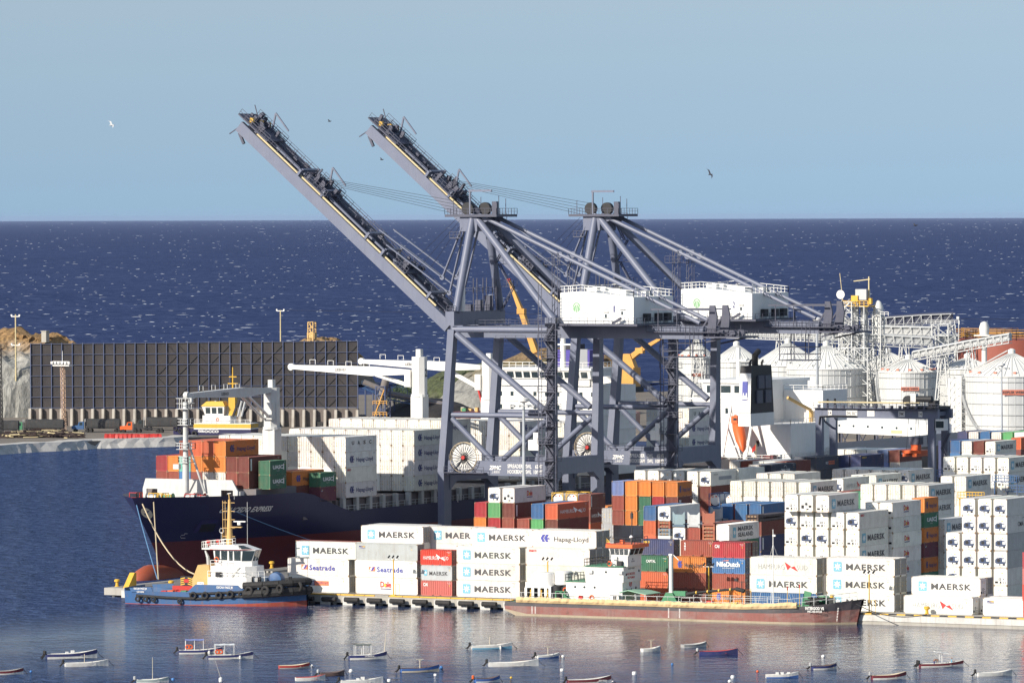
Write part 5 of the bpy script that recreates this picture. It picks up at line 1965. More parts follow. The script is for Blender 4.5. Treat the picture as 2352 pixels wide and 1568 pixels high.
# ---------------------------------------------------------------- harbour craft
def boat_hull(m, st, nz, mats_at, tr=True):
    """st: list of (x, half breadth at deck, half breadth at water, z deck, z keel)"""
    rows = []
    for x, bd, bw, zd, zk in st:
        row = []
        for j in range(nz + 1):
            t = j / nz
            b = bw + (bd - bw) * (t ** .7)
            row.append((x, b, zk + (zd - zk) * t))
        rows.append(row)
    for sg in (-1, 1):
        vs = [(p[0], sg * p[1], p[2]) for r in rows for p in r]
        o = len(m.v)
        m.v += vs
        for i in range(len(rows) - 1):
            for j in range(nz):
                m.f.append(tuple(o + q for q in (i * (nz + 1) + j, (i + 1) * (nz + 1) + j, (i + 1) * (nz + 1) + j + 1, i * (nz + 1) + j + 1)))
                m.m.append(mats_at(i, j))
    if tr:
        r = rows[0]
        vs = [(p[0], -p[1], p[2]) for p in r] + [(p[0], p[1], p[2]) for p in r]
        n = nz + 1
        m.add(vs, [(j, n + j, n + j + 1, j + 1) for j in range(nz)], mats_at(0, nz - 1))


def tyre(x, y, z, r, par, ax=(0, 1, 0)):
    m = MB()
    m.torus((x, y, z), ax, r * .72, r * .32, 18, 8)
    return m.build('tyre_fender', M['tyre'], par, True)


TG = thing('tugboat', 'blue harbour tug with tan mast and row of black tyres at the jetty', 'tugboat', (0, 0, 0))
M['tugblue'] = paint('tug_blue_paint', (0.04, 0.115, 0.27), 0.5, 0.45, (0.07, 0.09, 0.12), 0.4, (0.22, 0.11, 0.06), scale=0.35, rustamt=.45)
M['tan'] = paint('tan_paint', (0.62, 0.40, 0.15), 0.5, 0.25, (0.38, 0.22, 0.08), 0.3, (0.35, 0.2, 0.08), scale=0.5)
M['tugboot'] = paint('tug_waterline_rust', (0.34, 0.06, 0.04), 0.6, 0.5, (0.15, 0.12, 0.1), 0.3, (.3, .25, .15), scale=.5)
m = MB()
st = [(0, 4.3, 3.6, 2.5, -1), (1.5, 4.7, 4.2, 2.5, -1), (6, 4.9, 4.7, 2.45, -1), (12, 4.9, 4.8, 2.5, -1), (18, 4.9, 4.7, 2.9, -1), (23, 4.8, 4.2, 3.4, -1), (26.5, 4.4, 3.2, 3.9, -1), (29, 3.5, 2.0, 4.3, -1), (31, 2.2, .9, 4.6, -1), (32.3, .6, .1, 4.8, -1)]
boat_hull(m, st, 8, lambda i, j: 1 if j < 3 else 0)
m.add([(s_[0], sg * s_[1] * .97, 1.5 + s_[0] * .035) for s_ in st for sg in (-1, 1)], [(2 * i, 2 * i + 2, 2 * i + 3, 2 * i + 1) for i in range(len(st) - 1)], 2)
th = m.build('hull', [M['tugblue'], M['tugboot'], M['green']], TG, False)
for y in (-1, 1):
    m = MB(); m.prism([(1.5, 2.3), (1.2, 3.0), (5.2, 3.2), (5.6, 2.4)], 'y', y * 4.8 - .06, y * 4.8 + .06); m.build('bulwark', M['tugblue'], TG)
    m = MB(); m.prism([(11.8, 2.3), (13.6, 3.8), (21.5, 3.8), (22.5, 2.9)], 'y', y * 4.9 - .06, y * 4.9 + .06); m.build('bulwark', M['tugblue'], TG)
m = MB(); m.box(-.02, -4.3, 2.3, .1, 4.3, 3.0); m.build('bulwark', M['tugblue'], TG)
m = MB()
pts = [(2.5, -4.85, 1.7), (8, -5.0, 1.45), (14, -5.0, 1.35), (19, -4.95, 1.7), (24, -4.75, 2.1)]
m.path(pts, .24, 8)
m.path([(12.5, -5.0, 2.2), (18, -5.0, 2.4), (22, -4.9, 2.7)], .2, 8)
m.build('rubbing_strake', M['black'], TG, True)
m = MB()
fr = [(22.5, 4.9, 3.2), (26, 4.65, 3.4), (28.6, 3.8, 3.6), (30.6, 2.6, 3.7), (32.2, 1.0, 3.8), (32.6, 0, 3.8)]
for dz, r in ((.55, .6), (-.9, .75)):
    for sg in (-1, 1):
        m.path([(x, sg * y, z + dz) for x, y, z in fr], r, 8)
m.build('bow_fender', M['black'], TG, True)
for x, z, r in ((2.9, 1.15, .5), (4.4, 1.15, .5), (5.9, 1.1, .5), (10.8, .9, .5), (13.3, 1.9, .68), (15.5, 1.95, .68), (18.1, 2.05, .68), (20.2, 2.25, .68), (22.3, 2.3, .62)):
    tyre(x, -5.25, z, r, TG)
for x, y, z in ((23.7, -5.3, 2.9), (26.6, -5.0, 3.0), (29.0, -4.3, 3.3), (31.8, -2.2, 3.6)):
    tyre(x, y, z, .85, TG, (.15 + max(0, x - 26) * .12, 1, 0))
# houses
m = MB()
m.box(12.0, -2.6, 1.6, 15.3, 2.4, 4.8); m.prism([(12.1, 4.8), (15.3, 4.8), (15.1, 7.0), (13.0, 7.0)], 'y', -2.5, 2.2)
fh = m.build('funnel_casing', M['tan'], TG)
m = MB(); put_poly(m, rrect(12.9, 3.6, 14.2, 4.1, .2), (0, -2.6, 0), (1, 0, 0), (0, 0, 1), 0, .02); put_text(m, 'Coltugs', (13.0, -2.62, 3.7), (1, 0, 0), (0, 0, 1), 1.1, .3, 1, .0); m.build('lettering', [M['ink_w'], M['ink_b']], fh)
for a, b, r in (((14.3, -.8, 7.0), (13.7, -.8, 9.4), .33), ((13.6, .6, 7.0), (13.2, .6, 8.4), .2)):
    m = MB(); m.tube(a, (a[0] - .1, a[1], a[2] + 1.2), r, 10); m.tube((a[0] - .1, a[1], a[2] + 1.2), b, r, 10, r * .5); m.build('exhaust_pipe', M['steel'], TG, True)
m = MB()
m.prism([(15.3, -3.6), (22.5, -3.6), (25.2, -1.8), (25.2, 1.8), (22.5, 3.6), (15.3, 3.6)], 'z', 1.7, 5.0)
m.prism([(15.6, -3.0), (22.0, -3.0), (23.6, -1.6), (23.6, 1.6), (22, 3.0), (15.6, 3.0)], 'z', 5.0, 6.9)
hs = m.build('deckhouse', M['white'], TG)
m = MB()
for x in (16.3, 18.5, 20.6):
    m.lathe([(.22, -.05), (.22, .02)], (x, -3.62, 3.5), 10, 0, 'y')
m.build('porthole', M['glass'], hs)
m = MB()
m.rail([(15.3, -3.55, 5.0), (22.5, -3.55, 5.0), (25.1, -1.8, 5.0)], 1.1, 1.0, .04)
m.rail([(15.6, -2.95, 6.9), (19, -2.95, 6.9)], 1.0, 1.0, .04)
for k in range(8):
    m.box(19.4 + k * .18, -3.3, 5.2 + k * .22, 19.9 + k * .18, -2.9, 5.25 + k * .22)
m.build('deck_railing', M['white'], TG)
m = MB(); m.cbox(17.2, -3.3, 5.5, .9, .6, .8); m.build('black_locker', M['dark'], TG)
m = MB(); m.torus((16.6, -2.7, 8.0), (0, 1, 0), .38, .1, 16, 6); m.build('lifebuoy', M['orange'], TG)
# wheelhouse
m = MB()
base = [(16.0, -2.1), (20.9, -2.1), (22.6, -1.3), (22.6, 1.3), (20.9, 2.1), (16, 2.1)]
mid = [(15.8, -2.3), (21.2, -2.3), (23.3, -1.4), (23.3, 1.4), (21.2, 2.3), (15.8, 2.3)]
top = [(15.3, -2.6), (21.0, -2.6), (23.0, -1.4), (23.0, 1.4), (21.0, 2.6), (15.3, 2.6)]
roof = [(15.3, -2.4), (19.6, -2.2), (20.8, -1.2), (20.8, 1.2), (19.6, 2.2), (15.3, 2.4)]
m.loft([[(x, y, 6.9) for x, y in base], [(x, y, 7.6) for x, y in base], [(x, y, 9.7) for x, y in mid], [(x, y, 9.75) for x, y in top], [(x, y, 10.5) for x, y in roof]])
m.box(13.8, -2.6, 9.7, 15.6, 2.6, 9.95)
wh = m.build('wheelhouse', M['white'], TG)


def pane(m, a, b, c, d, f=.1, lift=.04):
    a, b, c, d = map(Vector, (a, b, c, d))
    ctr = (a + b + c + d) / 4
    nn = (b - a).cross(d - a).normalized() * lift
    m.add([ctr + (p - ctr) * (1 - f) + nn for p in (a, b, c, d)], [(0, 1, 2, 3)])


for x0, x1 in ((16.1, 17.0), (17.2, 18.4), (18.7, 19.4), (19.6, 20.9)):
    m = MB(); pane(m, (x0, -2.12, 7.75), (x1, -2.12, 7.75), (x1 + .1, -2.29, 9.6), (x0, -2.29, 9.6)); m.build('window', M['glass'], wh)
m = MB(); pane(m, (20.9, -2.1, 7.7), (22.6, -1.3, 7.7), (23.3, -1.4, 9.65), (21.2, -2.3, 9.65)); m.build('window', M['glass'], wh)
for y0, y1 in ((-1.3, -.1), (.1, 1.3)):
    m = MB(); pane(m, (22.6, y0, 7.7), (22.6, y1, 7.7), (23.3, y1, 9.65), (23.3, y0, 9.65)); m.build('window', M['glass'], wh)
m = MB(); pane(m, (19.7, -2.55, 9.85), (20.9, -2.55, 9.8), (20.5, -1.7, 10.4), (19.6, -2.2, 10.4)); pane(m, (21.1, -2.5, 9.8), (22.9, -1.5, 9.8), (20.9, -1.2, 10.45), (20.2, -1.9, 10.45)); m.build('roof_window', M['glass'], wh)
m = MB(); m.path([(15.3, -2.62, 9.72), (21.0, -2.62, 9.72), (23.0, -1.42, 9.72)], .05, 4); m.build('red_trim', M['red'], wh)
m = MB(); m.rail([(13.8, -2.5, 9.95), (15.4, -2.5, 10.2), (19.4, -2.2, 10.5)], 1.05, .8, .045); m.rail([(13.8, -2.5, 9.95), (13.8, 2.5, 9.95), (18, 2.3, 10.4)], 1.05, .8, .045); m.build('roof_railing', M['white'], TG)
m = MB()
m.cbox(14.7, -1.6, 10.9, .7, .6, .7); m.cbox(16.4, -1.4, 11.1, .6, .6, .6); m.bar((14.7, -1.6, 10.3), (14.7, -1.6, 11), .2); m.bar((16.4, -1.4, 10.3), (16.4, -1.4, 11), .2)
m.build('fire_monitor', M['red'], TG)
m = MB(); m.tube((17.9, 0, 10.3), (17.9, 0, 18.2), .62, 12, .22); m.tube((17.9, 0, 18.2), (17.8, 0, 19.2), .1, 6); ms = m.build('mast', M['tan'], TG, True)
m = MB()
for i in range(5):
    z = 11.8 + i * 1.45
    m.box(16.6, -.12, z, 17.5, .12, z + .1); m.box(18.2, -.12, z, 18.9, .12, z + .1)
for x in (16.65, 17.1):
    m.bar((x, 0, 11.5), (x, 0, 18), .07)
m.box(18.2, -.3, 13.4, 20.2, .3, 13.55)
m.build('mast_bracket', M['tan'], ms)
m = MB(); m.cbox(19.7, 0, 14.1, .5, .5, .5); m.box(18.7, -.15, 14.35, 20.9, .15, 14.55); m.bar((17.5, 0, 19.2), (18.2, 0, 19.3), .12); m.build('radar_scanner', M['white'], TG)
m = MB(); m.bar((21.1, .3, 10.5), (21.1, .3, 17.8), .06); m.bar((18.6, .5, 18.2), (18.6, .5, 19.8), .05); m.bar((16.2, .4, 10.4), (16.2, .4, 12.6), .07); m.torus((16.3, .3, 12.8), (0, 1, 0), .4, .07, 14, 5); m.build('antenna', M['steel'], TG)
m = MB(); m.lathe([(.2, -1.1), (1.2, -.9), (1.35, 0), (1.2, .9), (.2, 1.1)], (26.6, 0, 4.6), 16, 0, 'y'); m.box(25.5, -1.6, 3.4, 27.7, 1.6, 4.0); m.build('towing_winch', M['tugblue'], TG, True)
m = MB()
for x, y in ((23.4, -3.0), (24.6, -3.2), (29.5, -1.2)):
    m.tube((x, y, 3.6), (x, y, 5.2), .16, 8); m.tube((x, y + .8, 3.6), (x, y + .8, 5.2), .16, 8); m.bar((x, y - .3, 4.6), (x, y + 1.1, 4.6), .14)
m.build('towing_bitts', M['dark'], TG)
m = MB()
for x, y, c in ((6.6, -2, 0), (8, -2.4, 1), (9.2, -1, 0), (10.4, -2.2, 2), (7.4, .5, 0), (10.8, .5, 0)):
    m = MB(); m.cbox(x, y, 2.1, 1.0, 1.2, .9 if c else .7); m.build('deck_locker', (M['red'], M['orange'], M['green'])[c], TG)
m = MB(); m.box(6, 2.6, 1.6, 11.5, 3.0, 3.0); m.build('red_screen', M['red'], TG)
m = MB()
put_text(m, 'OSCAR PAEZ JR', (17.5, -4.97, 3.1), (1, 0, 0), (0, 0, 1), 3.1, .5, 0, .03)
put_text(m, 'OSCAR PAEZ JR', (2.0, -4.87, 2.65), (1, 0, 0), (0, 0, 1), 2.5, .42, 0, .03)
put_text(m, 'CARTAGENA', (2.6, -4.92, 2.2), (1, 0, 0), (0, 0, 1), 1.4, .3, 0, .02)
m.build('lettering', M['white'], th)
m = MB()
for k in range(5):
    m.tube((25 + k * 1.1, -4.6 + k * .4, 4.3), (25.4 + k * 1.1, -5.2 + k * .5, 3.2), .07, 5)
m.build('fender_lashing', M['bluerope'], TG)
TG.location = (-85.0, -8.4, -.2)
TG.rotation_euler = (0, 0, radians(7.5))

# ---------------------------------------------------------------- bunker barge
BG = thing('bunker_barge', 'rusty black and red tank barge with white deckhouse and orange roofed wheelhouse', 'barge', (0, 0, 0))
M['bblack'] = paint('barge_black_paint', (0.05, 0.047, 0.055), .5, .5, (.12, .10, .10), .4, (.16, .10, .08), scale=.3, rustamt=.4)
M['bred'] = paint('barge_faded_red', (0.26, 0.10, 0.085), .75, .95, (.27, .23, .21), .6, (.12, .065, .055), scale=.3, rustamt=.7)
M['algae'] = paint('weed_line', (.40, .33, .24), .8, .6, (.22, .2, .12), .3, scale=.6)
m = MB()
st = [(0, 5.0, 5.0, 2.35, .9), (4.2, 5.0, 5.0, 2.35, -1), (20, 5, 5, 2.3, -1), (38, 5, 5, 2.35, -1), (48, 5, 5, 2.5, -1), (52, 4.9, 4.5, 2.75, -1), (56, 4.4, 3.4, 3.15, -1), (59.5, 3.2, 1.9, 3.6, -1), (61.8, 1.8, .7, 3.95, -1), (63.0, .5, .1, 4.15, -1)]
rows = []
for sg in (-1, 1):
    o = len(m.v)
    LZ_ = [0, .30, .36, .62, .82, 1]
    for x, bd, bw, zd, zk in st:
        zz = [zk, .12 if zk < 0 else zk + .1, .35 if zk < 0 else zk + .2, max(.95, zk + .25) if zd < 2.7 else 1.1 + (zd - 2.7) * .25, 1.62 + max(0, zd - 2.35) * .5, zd]
        for j, z in enumerate(zz):
            t = (z - zk) / (zd - zk)
            m.v.append((x + (0 if x < 58 else -(1 - t) * 1.4), sg * (bw + (bd - bw) * t), z))
    for i in range(len(st) - 1):
        for j in range(5):
            m.f.append(tuple(o + q for q in (i * 6 + j, (i + 1) * 6 + j, (i + 1) * 6 + j + 1, i * 6 + j + 1)))
            m.m.append((2, 2, 1, 1, 0)[j])
m.add([(0, -5, .9), (0, 5, .9), (0, 5, 2.35), (0, -5, 2.35)], [(0, 1, 2, 3)], 0)
m.add([(s_[0], sg * s_[1] * .98, s_[3] - .15) for s_ in st for sg in (-1, 1)], [(2 * i, 2 * i + 2, 2 * i + 3, 2 * i + 1) for i in range(len(st) - 1)], 3)
bh = m.build('hull', [M['bblack'], M['bred'], M['algae'], M['green']], BG)
m = MB()
rr = random.Random(9)
prev = None
pts = []
for i in range(110):
    x = 2.2 + i * .47
    if x > 53.5:
        break
    pts.append((x, rr.uniform(-.12, .12) + .10 * sin(x * 1.1), rr.uniform(-.1, .1)))
rings = []
for x, dyy, dz in pts:
    zt = 2.35 + max(0, x - 44) * .05
    y = -5.0
    rings.append([(x, y - .16 + dyy * .4, zt - .12), (x, y - .32 + dyy, zt + .30 + dz * .5), (x, y - .12 + dyy * .5, zt + .78 + dz), (x, y + .2, zt + .70 + dz), (x, y + .3, zt - .1)])
m.loft(rings)
m.build('tarpaulin', M['canvas'], BG)
m = MB(); m.rail([(1, -4.7, 2.4), (30, -4.7, 2.4), (52, -4.7, 2.6), (58, -3.6, 3.4)], 1.5, 1.9, .035); m.rail([(1, 4.7, 2.4), (46, 4.7, 2.4)], 1.3, 2.2, .035); m.rail([(58, -3.4, 3.4), (62.3, -1, 4.0)], 1.3, 1.0, .05); m.build('deck_railing', M['steel'], BG)
# stern gear
m = MB()
m.box(3.0, -3.4, 2.2, 7.8, 2.5, 2.5); m.box(3.0, -3.4, 4.6, 7.8, 2.5, 4.9)
for x in (3.1, 4.4, 5.6, 6.8, 7.6):
    m.box(x - .22, -3.4, 2.5, x + .22, -3.1, 4.6)
m.box(3.0, -2.6, 2.5, 7.8, 2.5, 4.6, 1)  # dark block behind the frame posts: shade of the openings as colour
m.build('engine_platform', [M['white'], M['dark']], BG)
m = MB()
for x in (4.0, 6.0, 7.1):
    m.cbox(x, -3.2, 3.0, .5, .4, .6); m.tube((x, -3.3, 2.5), (x, -3.3, 4.3), .13, 6)
m.build('yellow_valve', M['yellow'], BG)
for a, b, c, r0, r1 in ((5.9, -1.4, 4.9, 1.75, 1.45), (9.0, -1.0, 5.2, 1.5, 1.4)):
    m = MB(); m.lathe([(r0, 0), (r1, 2.1), (r1 * .9, 2.2)], (a, b, c), 20); m.build('vent_tank', M['white'], BG, True)
m = MB(); m.lathe([(.95, 0), (.95, 2.6)], (8.6, -2.4, 2.4), 14); m.lathe([(.9, 0), (.9, 2.4)], (10, -2.1, 2.4), 14); m.build('black_tank', M['dark'], BG, True)
# deckhouse
m = MB()
hy0, hy1 = -3.7, 3.1
m.box(10.8, hy0, 2.2, 21.2, hy1, 5.9); m.box(14.4, hy0, 5.9, 21.4, hy1, 8.5)
m.prism([(18.8, -2.9), (21.8, -2.9), (21.8, 2.3), (18.8, 2.3)], 'z', 8.5, 10.2)
m.loft([[(18.9, -2.9, 10.2), (21.9, -2.9, 10.2), (21.9, 2.3, 10.2), (18.9, 2.3, 10.2)], [(18.3, -3.1, 11.6), (22.4, -3.1, 11.6), (22.4, 2.5, 11.6), (18.3, 2.5, 11.6)]])
dh = m.build('deckhouse', M['white'], BG)
m = MB(); m.box(18.0, -3.4, 11.6, 22.9, 2.9, 12.2); m.build('wheelhouse_roof', M['orange'], BG)
for k in range(4):
    m = MB(); x = 18.75 + k * .8; pane(m, (x, -2.93, 10.4), (x + .75, -2.93, 10.4), (x + .75 + (k - 1) * .06, -3.1, 11.5), (x + (k - 2) * .08, -3.1, 11.5), .14); m.build('window', M['glass'], dh)
for k in range(3):
    m = MB(); y = -2.7 + k * 1.7; pane(m, (21.95, y, 10.4), (21.95, y + 1.5, 10.4), (22.4, y + 1.5, 11.5), (22.4, y, 11.5), .14); m.build('window', M['glass'], dh)
for x, y, z in ((12.5, hy0, 5.0), (14.2, hy0, 5.0), (16.1, hy0, 5.0), (18.2, hy0, 7.6)):
    m = MB(); m.lathe([(.2, -.04), (.2, .03)], (x, y, z), 10, 0, 'y'); m.build('porthole', M['glass'], dh)
for y, z in ((-2, 4.6), (-.3, 4.6), (1.4, 4.8), (-2.6, 7.2), (2.2, 7.6)):
    m = MB(); m.lathe([(.22, -.03), (.22, .04)], (21.2 if z < 6 else 21.4, y, z), 10, 0, 'x'); m.build('porthole', M['glass'], dh)
m = MB()
put_text(m, 'NO SMOKING', (21.4, -2.2, 7.05), (0, 1, 0), (0, 0, 1), 2.9, .42, 0, .03); put_text(m, 'NO FUMAR', (21.4, -2.1, 6.45), (0, 1, 0), (0, 0, 1), 2.7, .42, 0, .03); put_text(m, 'SAFETY FIRST', (21.4, -1.9, 8.0), (0, 1, 0), (0, 0, 1), 2.5, .26, 1, .03)
m.torus((21.24, -.7, 5.6), (1, 0, 0), .42, .06, 16, 5, 0); m.bar((21.26, -1.0, 5.3), (21.26, -.4, 5.9), .08, None, 0)
put_text(m, 'IMO', (21.8, -1.2, 9.6), (0, 1, 0), (0, 0, 1), .5, .24, 1, .02); put_text(m, '8727587', (21.8, -1.5, 9.2), (0, 1, 0), (0, 0, 1), 1.3, .24, 1, .02)
m.build('lettering', [M['ink_r'], M['ink_k']], dh)
for x, z in ((15.0, 7.3), (20.5, 7.3), (19.2, 9.6)):
    m = MB(); m.box(x, hy0 - .3 if z < 9 else -3.2, z, x + .8, hy0 if z < 9 else -2.9, z + .55); m.build('air_conditioner', M['steel'], dh)
m = MB(); m.box(18.9, hy0 - .03, 3.2, 19.7, hy0, 5.2, 0); m.build('door', M['steel'], dh)
m = MB(); m.box(13.2, hy0 - .15, 2.9, 13.9, hy0, 3.6); m.build('fire_box', M['red'], dh)
for x, y, z in ((15.6, hy0 - .12, 3.3), (18.9, -3.8, 9.0), (10.6, -3.6, 4.4)):
    m = MB(); m.torus((x, y, z), (0, 1, 0), .36, .11, 16, 6); m.build('lifebuoy', M['orange'], BG)
m = MB()
m.box(14.2, hy0 - .3, 8.5, 21.5, hy1 + .2, 8.6, 0); m.box(10.6, hy0 - .2, 5.86, 14.4, hy1, 5.95, 0)
m.build('green_deck_edge', M['green'], dh)
m = MB(); m.rail([(14.3, hy0 - .2, 8.6), (18.6, hy0 - .2, 8.6)], 1.1, 1, .04); m.rail([(14.3, hy0 - .2, 8.6), (14.3, hy1, 8.6), (18.6, hy1, 8.6)], 1.1, 1, .04); m.rail([(10.7, hy0, 5.95), (14.3, hy0, 5.95)], 1.1, 1, .04); m.rail([(10.7, hy0, 5.95), (10.7, hy1, 5.95)], 1.1, 1, .04)
m.rail([(18.2, -3.3, 12.2), (22.7, -3.3, 12.2), (22.7, 2.8, 12.2)], 1.1, 1.2, .04)
m.build('house_railing', M['dark'], dh)
m = MB(); m.cbox(20.5, -3.2, 9.0, .9, .6, .9); m.build('black_locker', M['dark'], BG)
m = MB(); m.tube((21.2, 0, 12.2), (21.2, 0, 17.5), .09, 6); m.cbox(21.2, 0, 16.8, .35, .35, .9); m.tube((17.9, -3.2, 12.4), (18.9, -3.0, 13.6), .06, 5); m.build('mast', M['dark'], BG)
m = MB(); m.cbox(20.4, -2, 12.6, .7, .5, .6, 0); m.lathe([(.3, 0), (.35, .2), (.1, .45)], (21.8, -1.5, 13.2), 10, 1); m.bar((21.8, -1.5, 12.2), (21.8, -1.5, 13.2), .08, None, 1); m.build('roof_gear', [M['orange'], M['white']], BG)
m = MB(); m.add([(18.05, -3.3, 12.3), (18.7, -3.3, 12.2), (18.7, -3.3, 12.7), (18.1, -3.3, 13.2)], [(0, 1, 2, 3)], 0); m.add([(18.1, -3.32, 12.2), (18.9, -3.32, 12.1), (18.9, -3.32, 12.4), (18.1, -3.32, 12.5)], [(0, 1, 2, 3)], 1); m.build('flag', [M['yellow'], M['red']], BG)
# stairs, canopy, hut
m = MB()
for i in range(7):
    m.box(11.8 - i * .32, -4.5, 2.4 + i * .25, 12.2 - i * .32, -3.8, 2.46 + i * .25)
m.bar((12.4, -4.5, 2.4), (10, -4.5, 4.2), .1, .2); m.bar((12.4, -3.8, 2.4), (10, -3.8, 4.2), .1, .2); m.box(9.2, -4.6, 4.15, 11, -3.7, 4.25); m.box(9.2, -4.6, 2.3, 9.4, -4.4, 4.2); m.box(10.8, -4.6, 2.3, 11, -4.4, 4.2)
m.build('green_stairs', M['green'], BG)
m = MB(); m.prism([(20.6, 4.35), (22.3, 4.75), (25.6, 4.1), (25.6, 4.0), (22.3, 4.6), (20.6, 4.2)], 'y', -3.9, 1.8); m.build('canopy', paint('pale_green_canvas', (.30, .50, .36), .8, .2, streak=.1), BG)
m = MB()
for x, y in ((25.4, -3.8), (25.4, 1.6), (23.6, -3.8)):
    m.bar((x, y, 2.2), (x, y, 4.1), .08)
m.build('canopy_post', M['steel'], BG)
m = MB(); m.box(19.3, -4.5, 2.2, 20.9, -3.9, 4.0, 0); m.box(19.9, -4.53, 2.3, 20.5, -4.5, 3.7, 1); m.build('deck_hut', [M['white'], M['dark']], BG)
# crane post and hose
m = MB(); m.tube((28.6, -.5, 4.2), (28.6, -.5, 10.4), .34, 12); m.box(28.3, -.8, 10.4, 28.9, -.2, 10.7); m.bar((29.1, -.5, 10.5), (30.0, -.5, 9.7), .12); cp = m.build('crane_post', M['white'], BG, True)
m = MB(); m.box(27.9, -1.1, 3.0, 29.2, .1, 4.3, 1); m.prism([(26.8, 2.2), (30.4, 2.2), (29.2, 4.3), (28.0, 4.3)], 'y', -1.3, -1.0, 0); m.prism([(26.8, 2.2), (30.4, 2.2), (29.2, 4.3), (28.0, 4.3)], 'y', 0, .3, 0); m.box(29.2, -.9, 3.8, 31.4, -.1, 4.6, 0); m.build('crane_base', [M['green'], M['white']], BG)
m = MB(); m.tube((30.2, -.6, 4.1), (40.5, -.6, 5.2), .2, 8); m.tube((40.5, -.6, 5.2), (42, -.6, 4.9), .35, 8); m.tube((30, -.6, 3.6), (33, -.6, 4.4), .28, 8)
for k in range(5):
    t = k / 5 + .1
    m.lathe([(.27, -.12), (.27, .12)], (30.2 + 10.3 * t, -.6, 4.1 + 1.1 * t), 10, 1, 'x')
m.build('loading_hose_boom', [M['black'], M['yellow']], BG)
m = MB()
for x, y, hgt, c in ((33, -2, .5, 0), (34.4, -2.4, .7, 1), (36, -1, .9, 2), (36.4, -1.6, .6, 3), (38, -2.2, .5, 0), (40.5, -1.2, .8, 3), (31.6, -2.2, .45, 0), (46.2, -2, .6, 2), (48.5, -2.2, .7, 0), (50.2, -1.6, .6, 1)):
    m.cbox(x, y, 2.3 + hgt / 2, 1.1, .9, hgt, c); m.tube((x + .7, y, 2.2), (x + .7, y, 2.3 + hgt * 1.4), .09, 6, mi=c)
m.tube((27, -3.4, 2.55), (52, -3.4, 2.7), .13, 6, mi=0); m.tube((27, -2.8, 2.55), (50, -2.8, 2.6), .1, 6, mi=0)
m.build('deck_pipework', [M['green'], M['white'], M['red'], M['yellow']], BG)
m = MB(); m.tube((42.2, -2, 2.3), (42.2, -2, 6.6), .08, 6); m.bar((41.2, -2, 6.5), (43.2, -2, 6.5), .07); m.cbox(41.2, -2.1, 6.8, .5, .3, .4); m.cbox(43.1, -2.1, 6.8, .5, .3, .4); m.build('deck_floodlight', M['dark'], BG)
m = MB(); m.tube((43.6, -1.5, 2.3), (43.6, -1.5, 5.4), .06, 6); m.tube((50.6, -2.5, 2.5), (50.6, -2.5, 5.8), .06, 6); m.tube((52.8, -2.5, 2.7), (52.8, -2.5, 6.2), .06, 6); m.build('marker_pole', M['yellow'], BG)
m = MB(); m.tube((50.6, -2.5, 5.4), (50.6, -2.5, 6.0), .11, 6); m.tube((52.8, -2.5, 5.8), (52.8, -2.5, 6.4), .11, 6); m.build('marker_flag', M['red'], BG)
m = MB(); m.tube((47.6, -1.5, 2.4), (47.6, -1.5, 15.2), .11, 8, .07)
for e in ((45.0, -2, 2.6), (52.0, -2, 2.8), (49.5, 2, 2.6)):
    m.tube((47.6, -1.5, 12.8), e, .02, 3)
m.tube((47.3, -1.9, 2.4), (47.5, -1.5, 9), .05, 5); m.cbox(47.8, -1.5, 14.2, .5, .3, .3)
m.build('signal_mast', M['white'], BG)
m = MB(); m.bar((53.4, -1.6, 2.8), (53.9, -1.6, 5.2), 1.3, .15, 0, (0, 1, 0)); m.build('green_plate', M['green'], BG)
m = MB(); m.lathe([(.3, -.9), (.9, -.8), (.9, -.1), (.4, 0), (.4, .5), (.8, .6), (.8, 1.0)], (56.0, 0, 3.7), 14, 0, 'y'); m.cbox(54.8, -1.2, 3.4, 1.2, 1.2, .9, 1); m.lathe([(.35, 0), (.35, 1.2)], (57.2, .6, 3.5), 10, 2); m.cbox(57.6, -.8, 3.8, 1.3, .9, .9, 1); m.build('anchor_winch', [M['green'], M['dark'], M['yellow']], BG)
m = MB()
for k in range(24):
    m.cbox(rr.uniform(54.2, 56.4), rr.uniform(-3, -1.6), 3.2 + rr.uniform(0, 1.1), rr.uniform(.5, 1.2), rr.uniform(.4, 1.0), .3)
m.build('rope_heap', M['black'], BG)
m = MB(); m.lathe([(.9, 0), (.8, .5), (.2, .9)], (51.8, -3.2, 2.6), 10); m.build('blue_net', M['tugblue'], BG)
m = MB()
put_text(m, 'INTERGOD VII', (54.8, -4.75, 2.45), (.97, .22, 0), (0, -.12, 1), 3.1, .52, 0, .05); put_text(m, 'MC-03-0123', (55.2, -4.72, 2.02), (.97, .22, 0), (0, -.12, 1), 2.4, .36, 0, .04)
m.build('lettering', M['white'], bh)
m = MB()
for x0, y_, n in ((5.0, -5.02, 6), (5.6, -5.02, 6), (30.2, -5.02, 8), (32.2, -5.02, 8)):
    for k in range(n):
        m.box(x0, y_ - .01, .5 + k * .2, x0 + .22, y_, .6 + k * .2)
for k in range(9):
    m.box(59.2 + k * .06, -2.25 - k * .07, .6 + k * .26, 59.4 + k * .06, -2.2 - k * .07, .7 + k * .26)
m.build('draught_mark', M['white'], bh)
BG.location = (-11.6, -5.3, 0)
BG.rotation_euler = (0, 0, radians(.5))
x, y = at_z(2129, 1410, QZ + 1)
line('mooring_line', sag((50.0, -5.6, 3.6), (x, y, QZ + 1), 1.2), .07, M['black'], 'dark mooring line sagging from the barge bow to the quay', 'mooring lines of the barge')

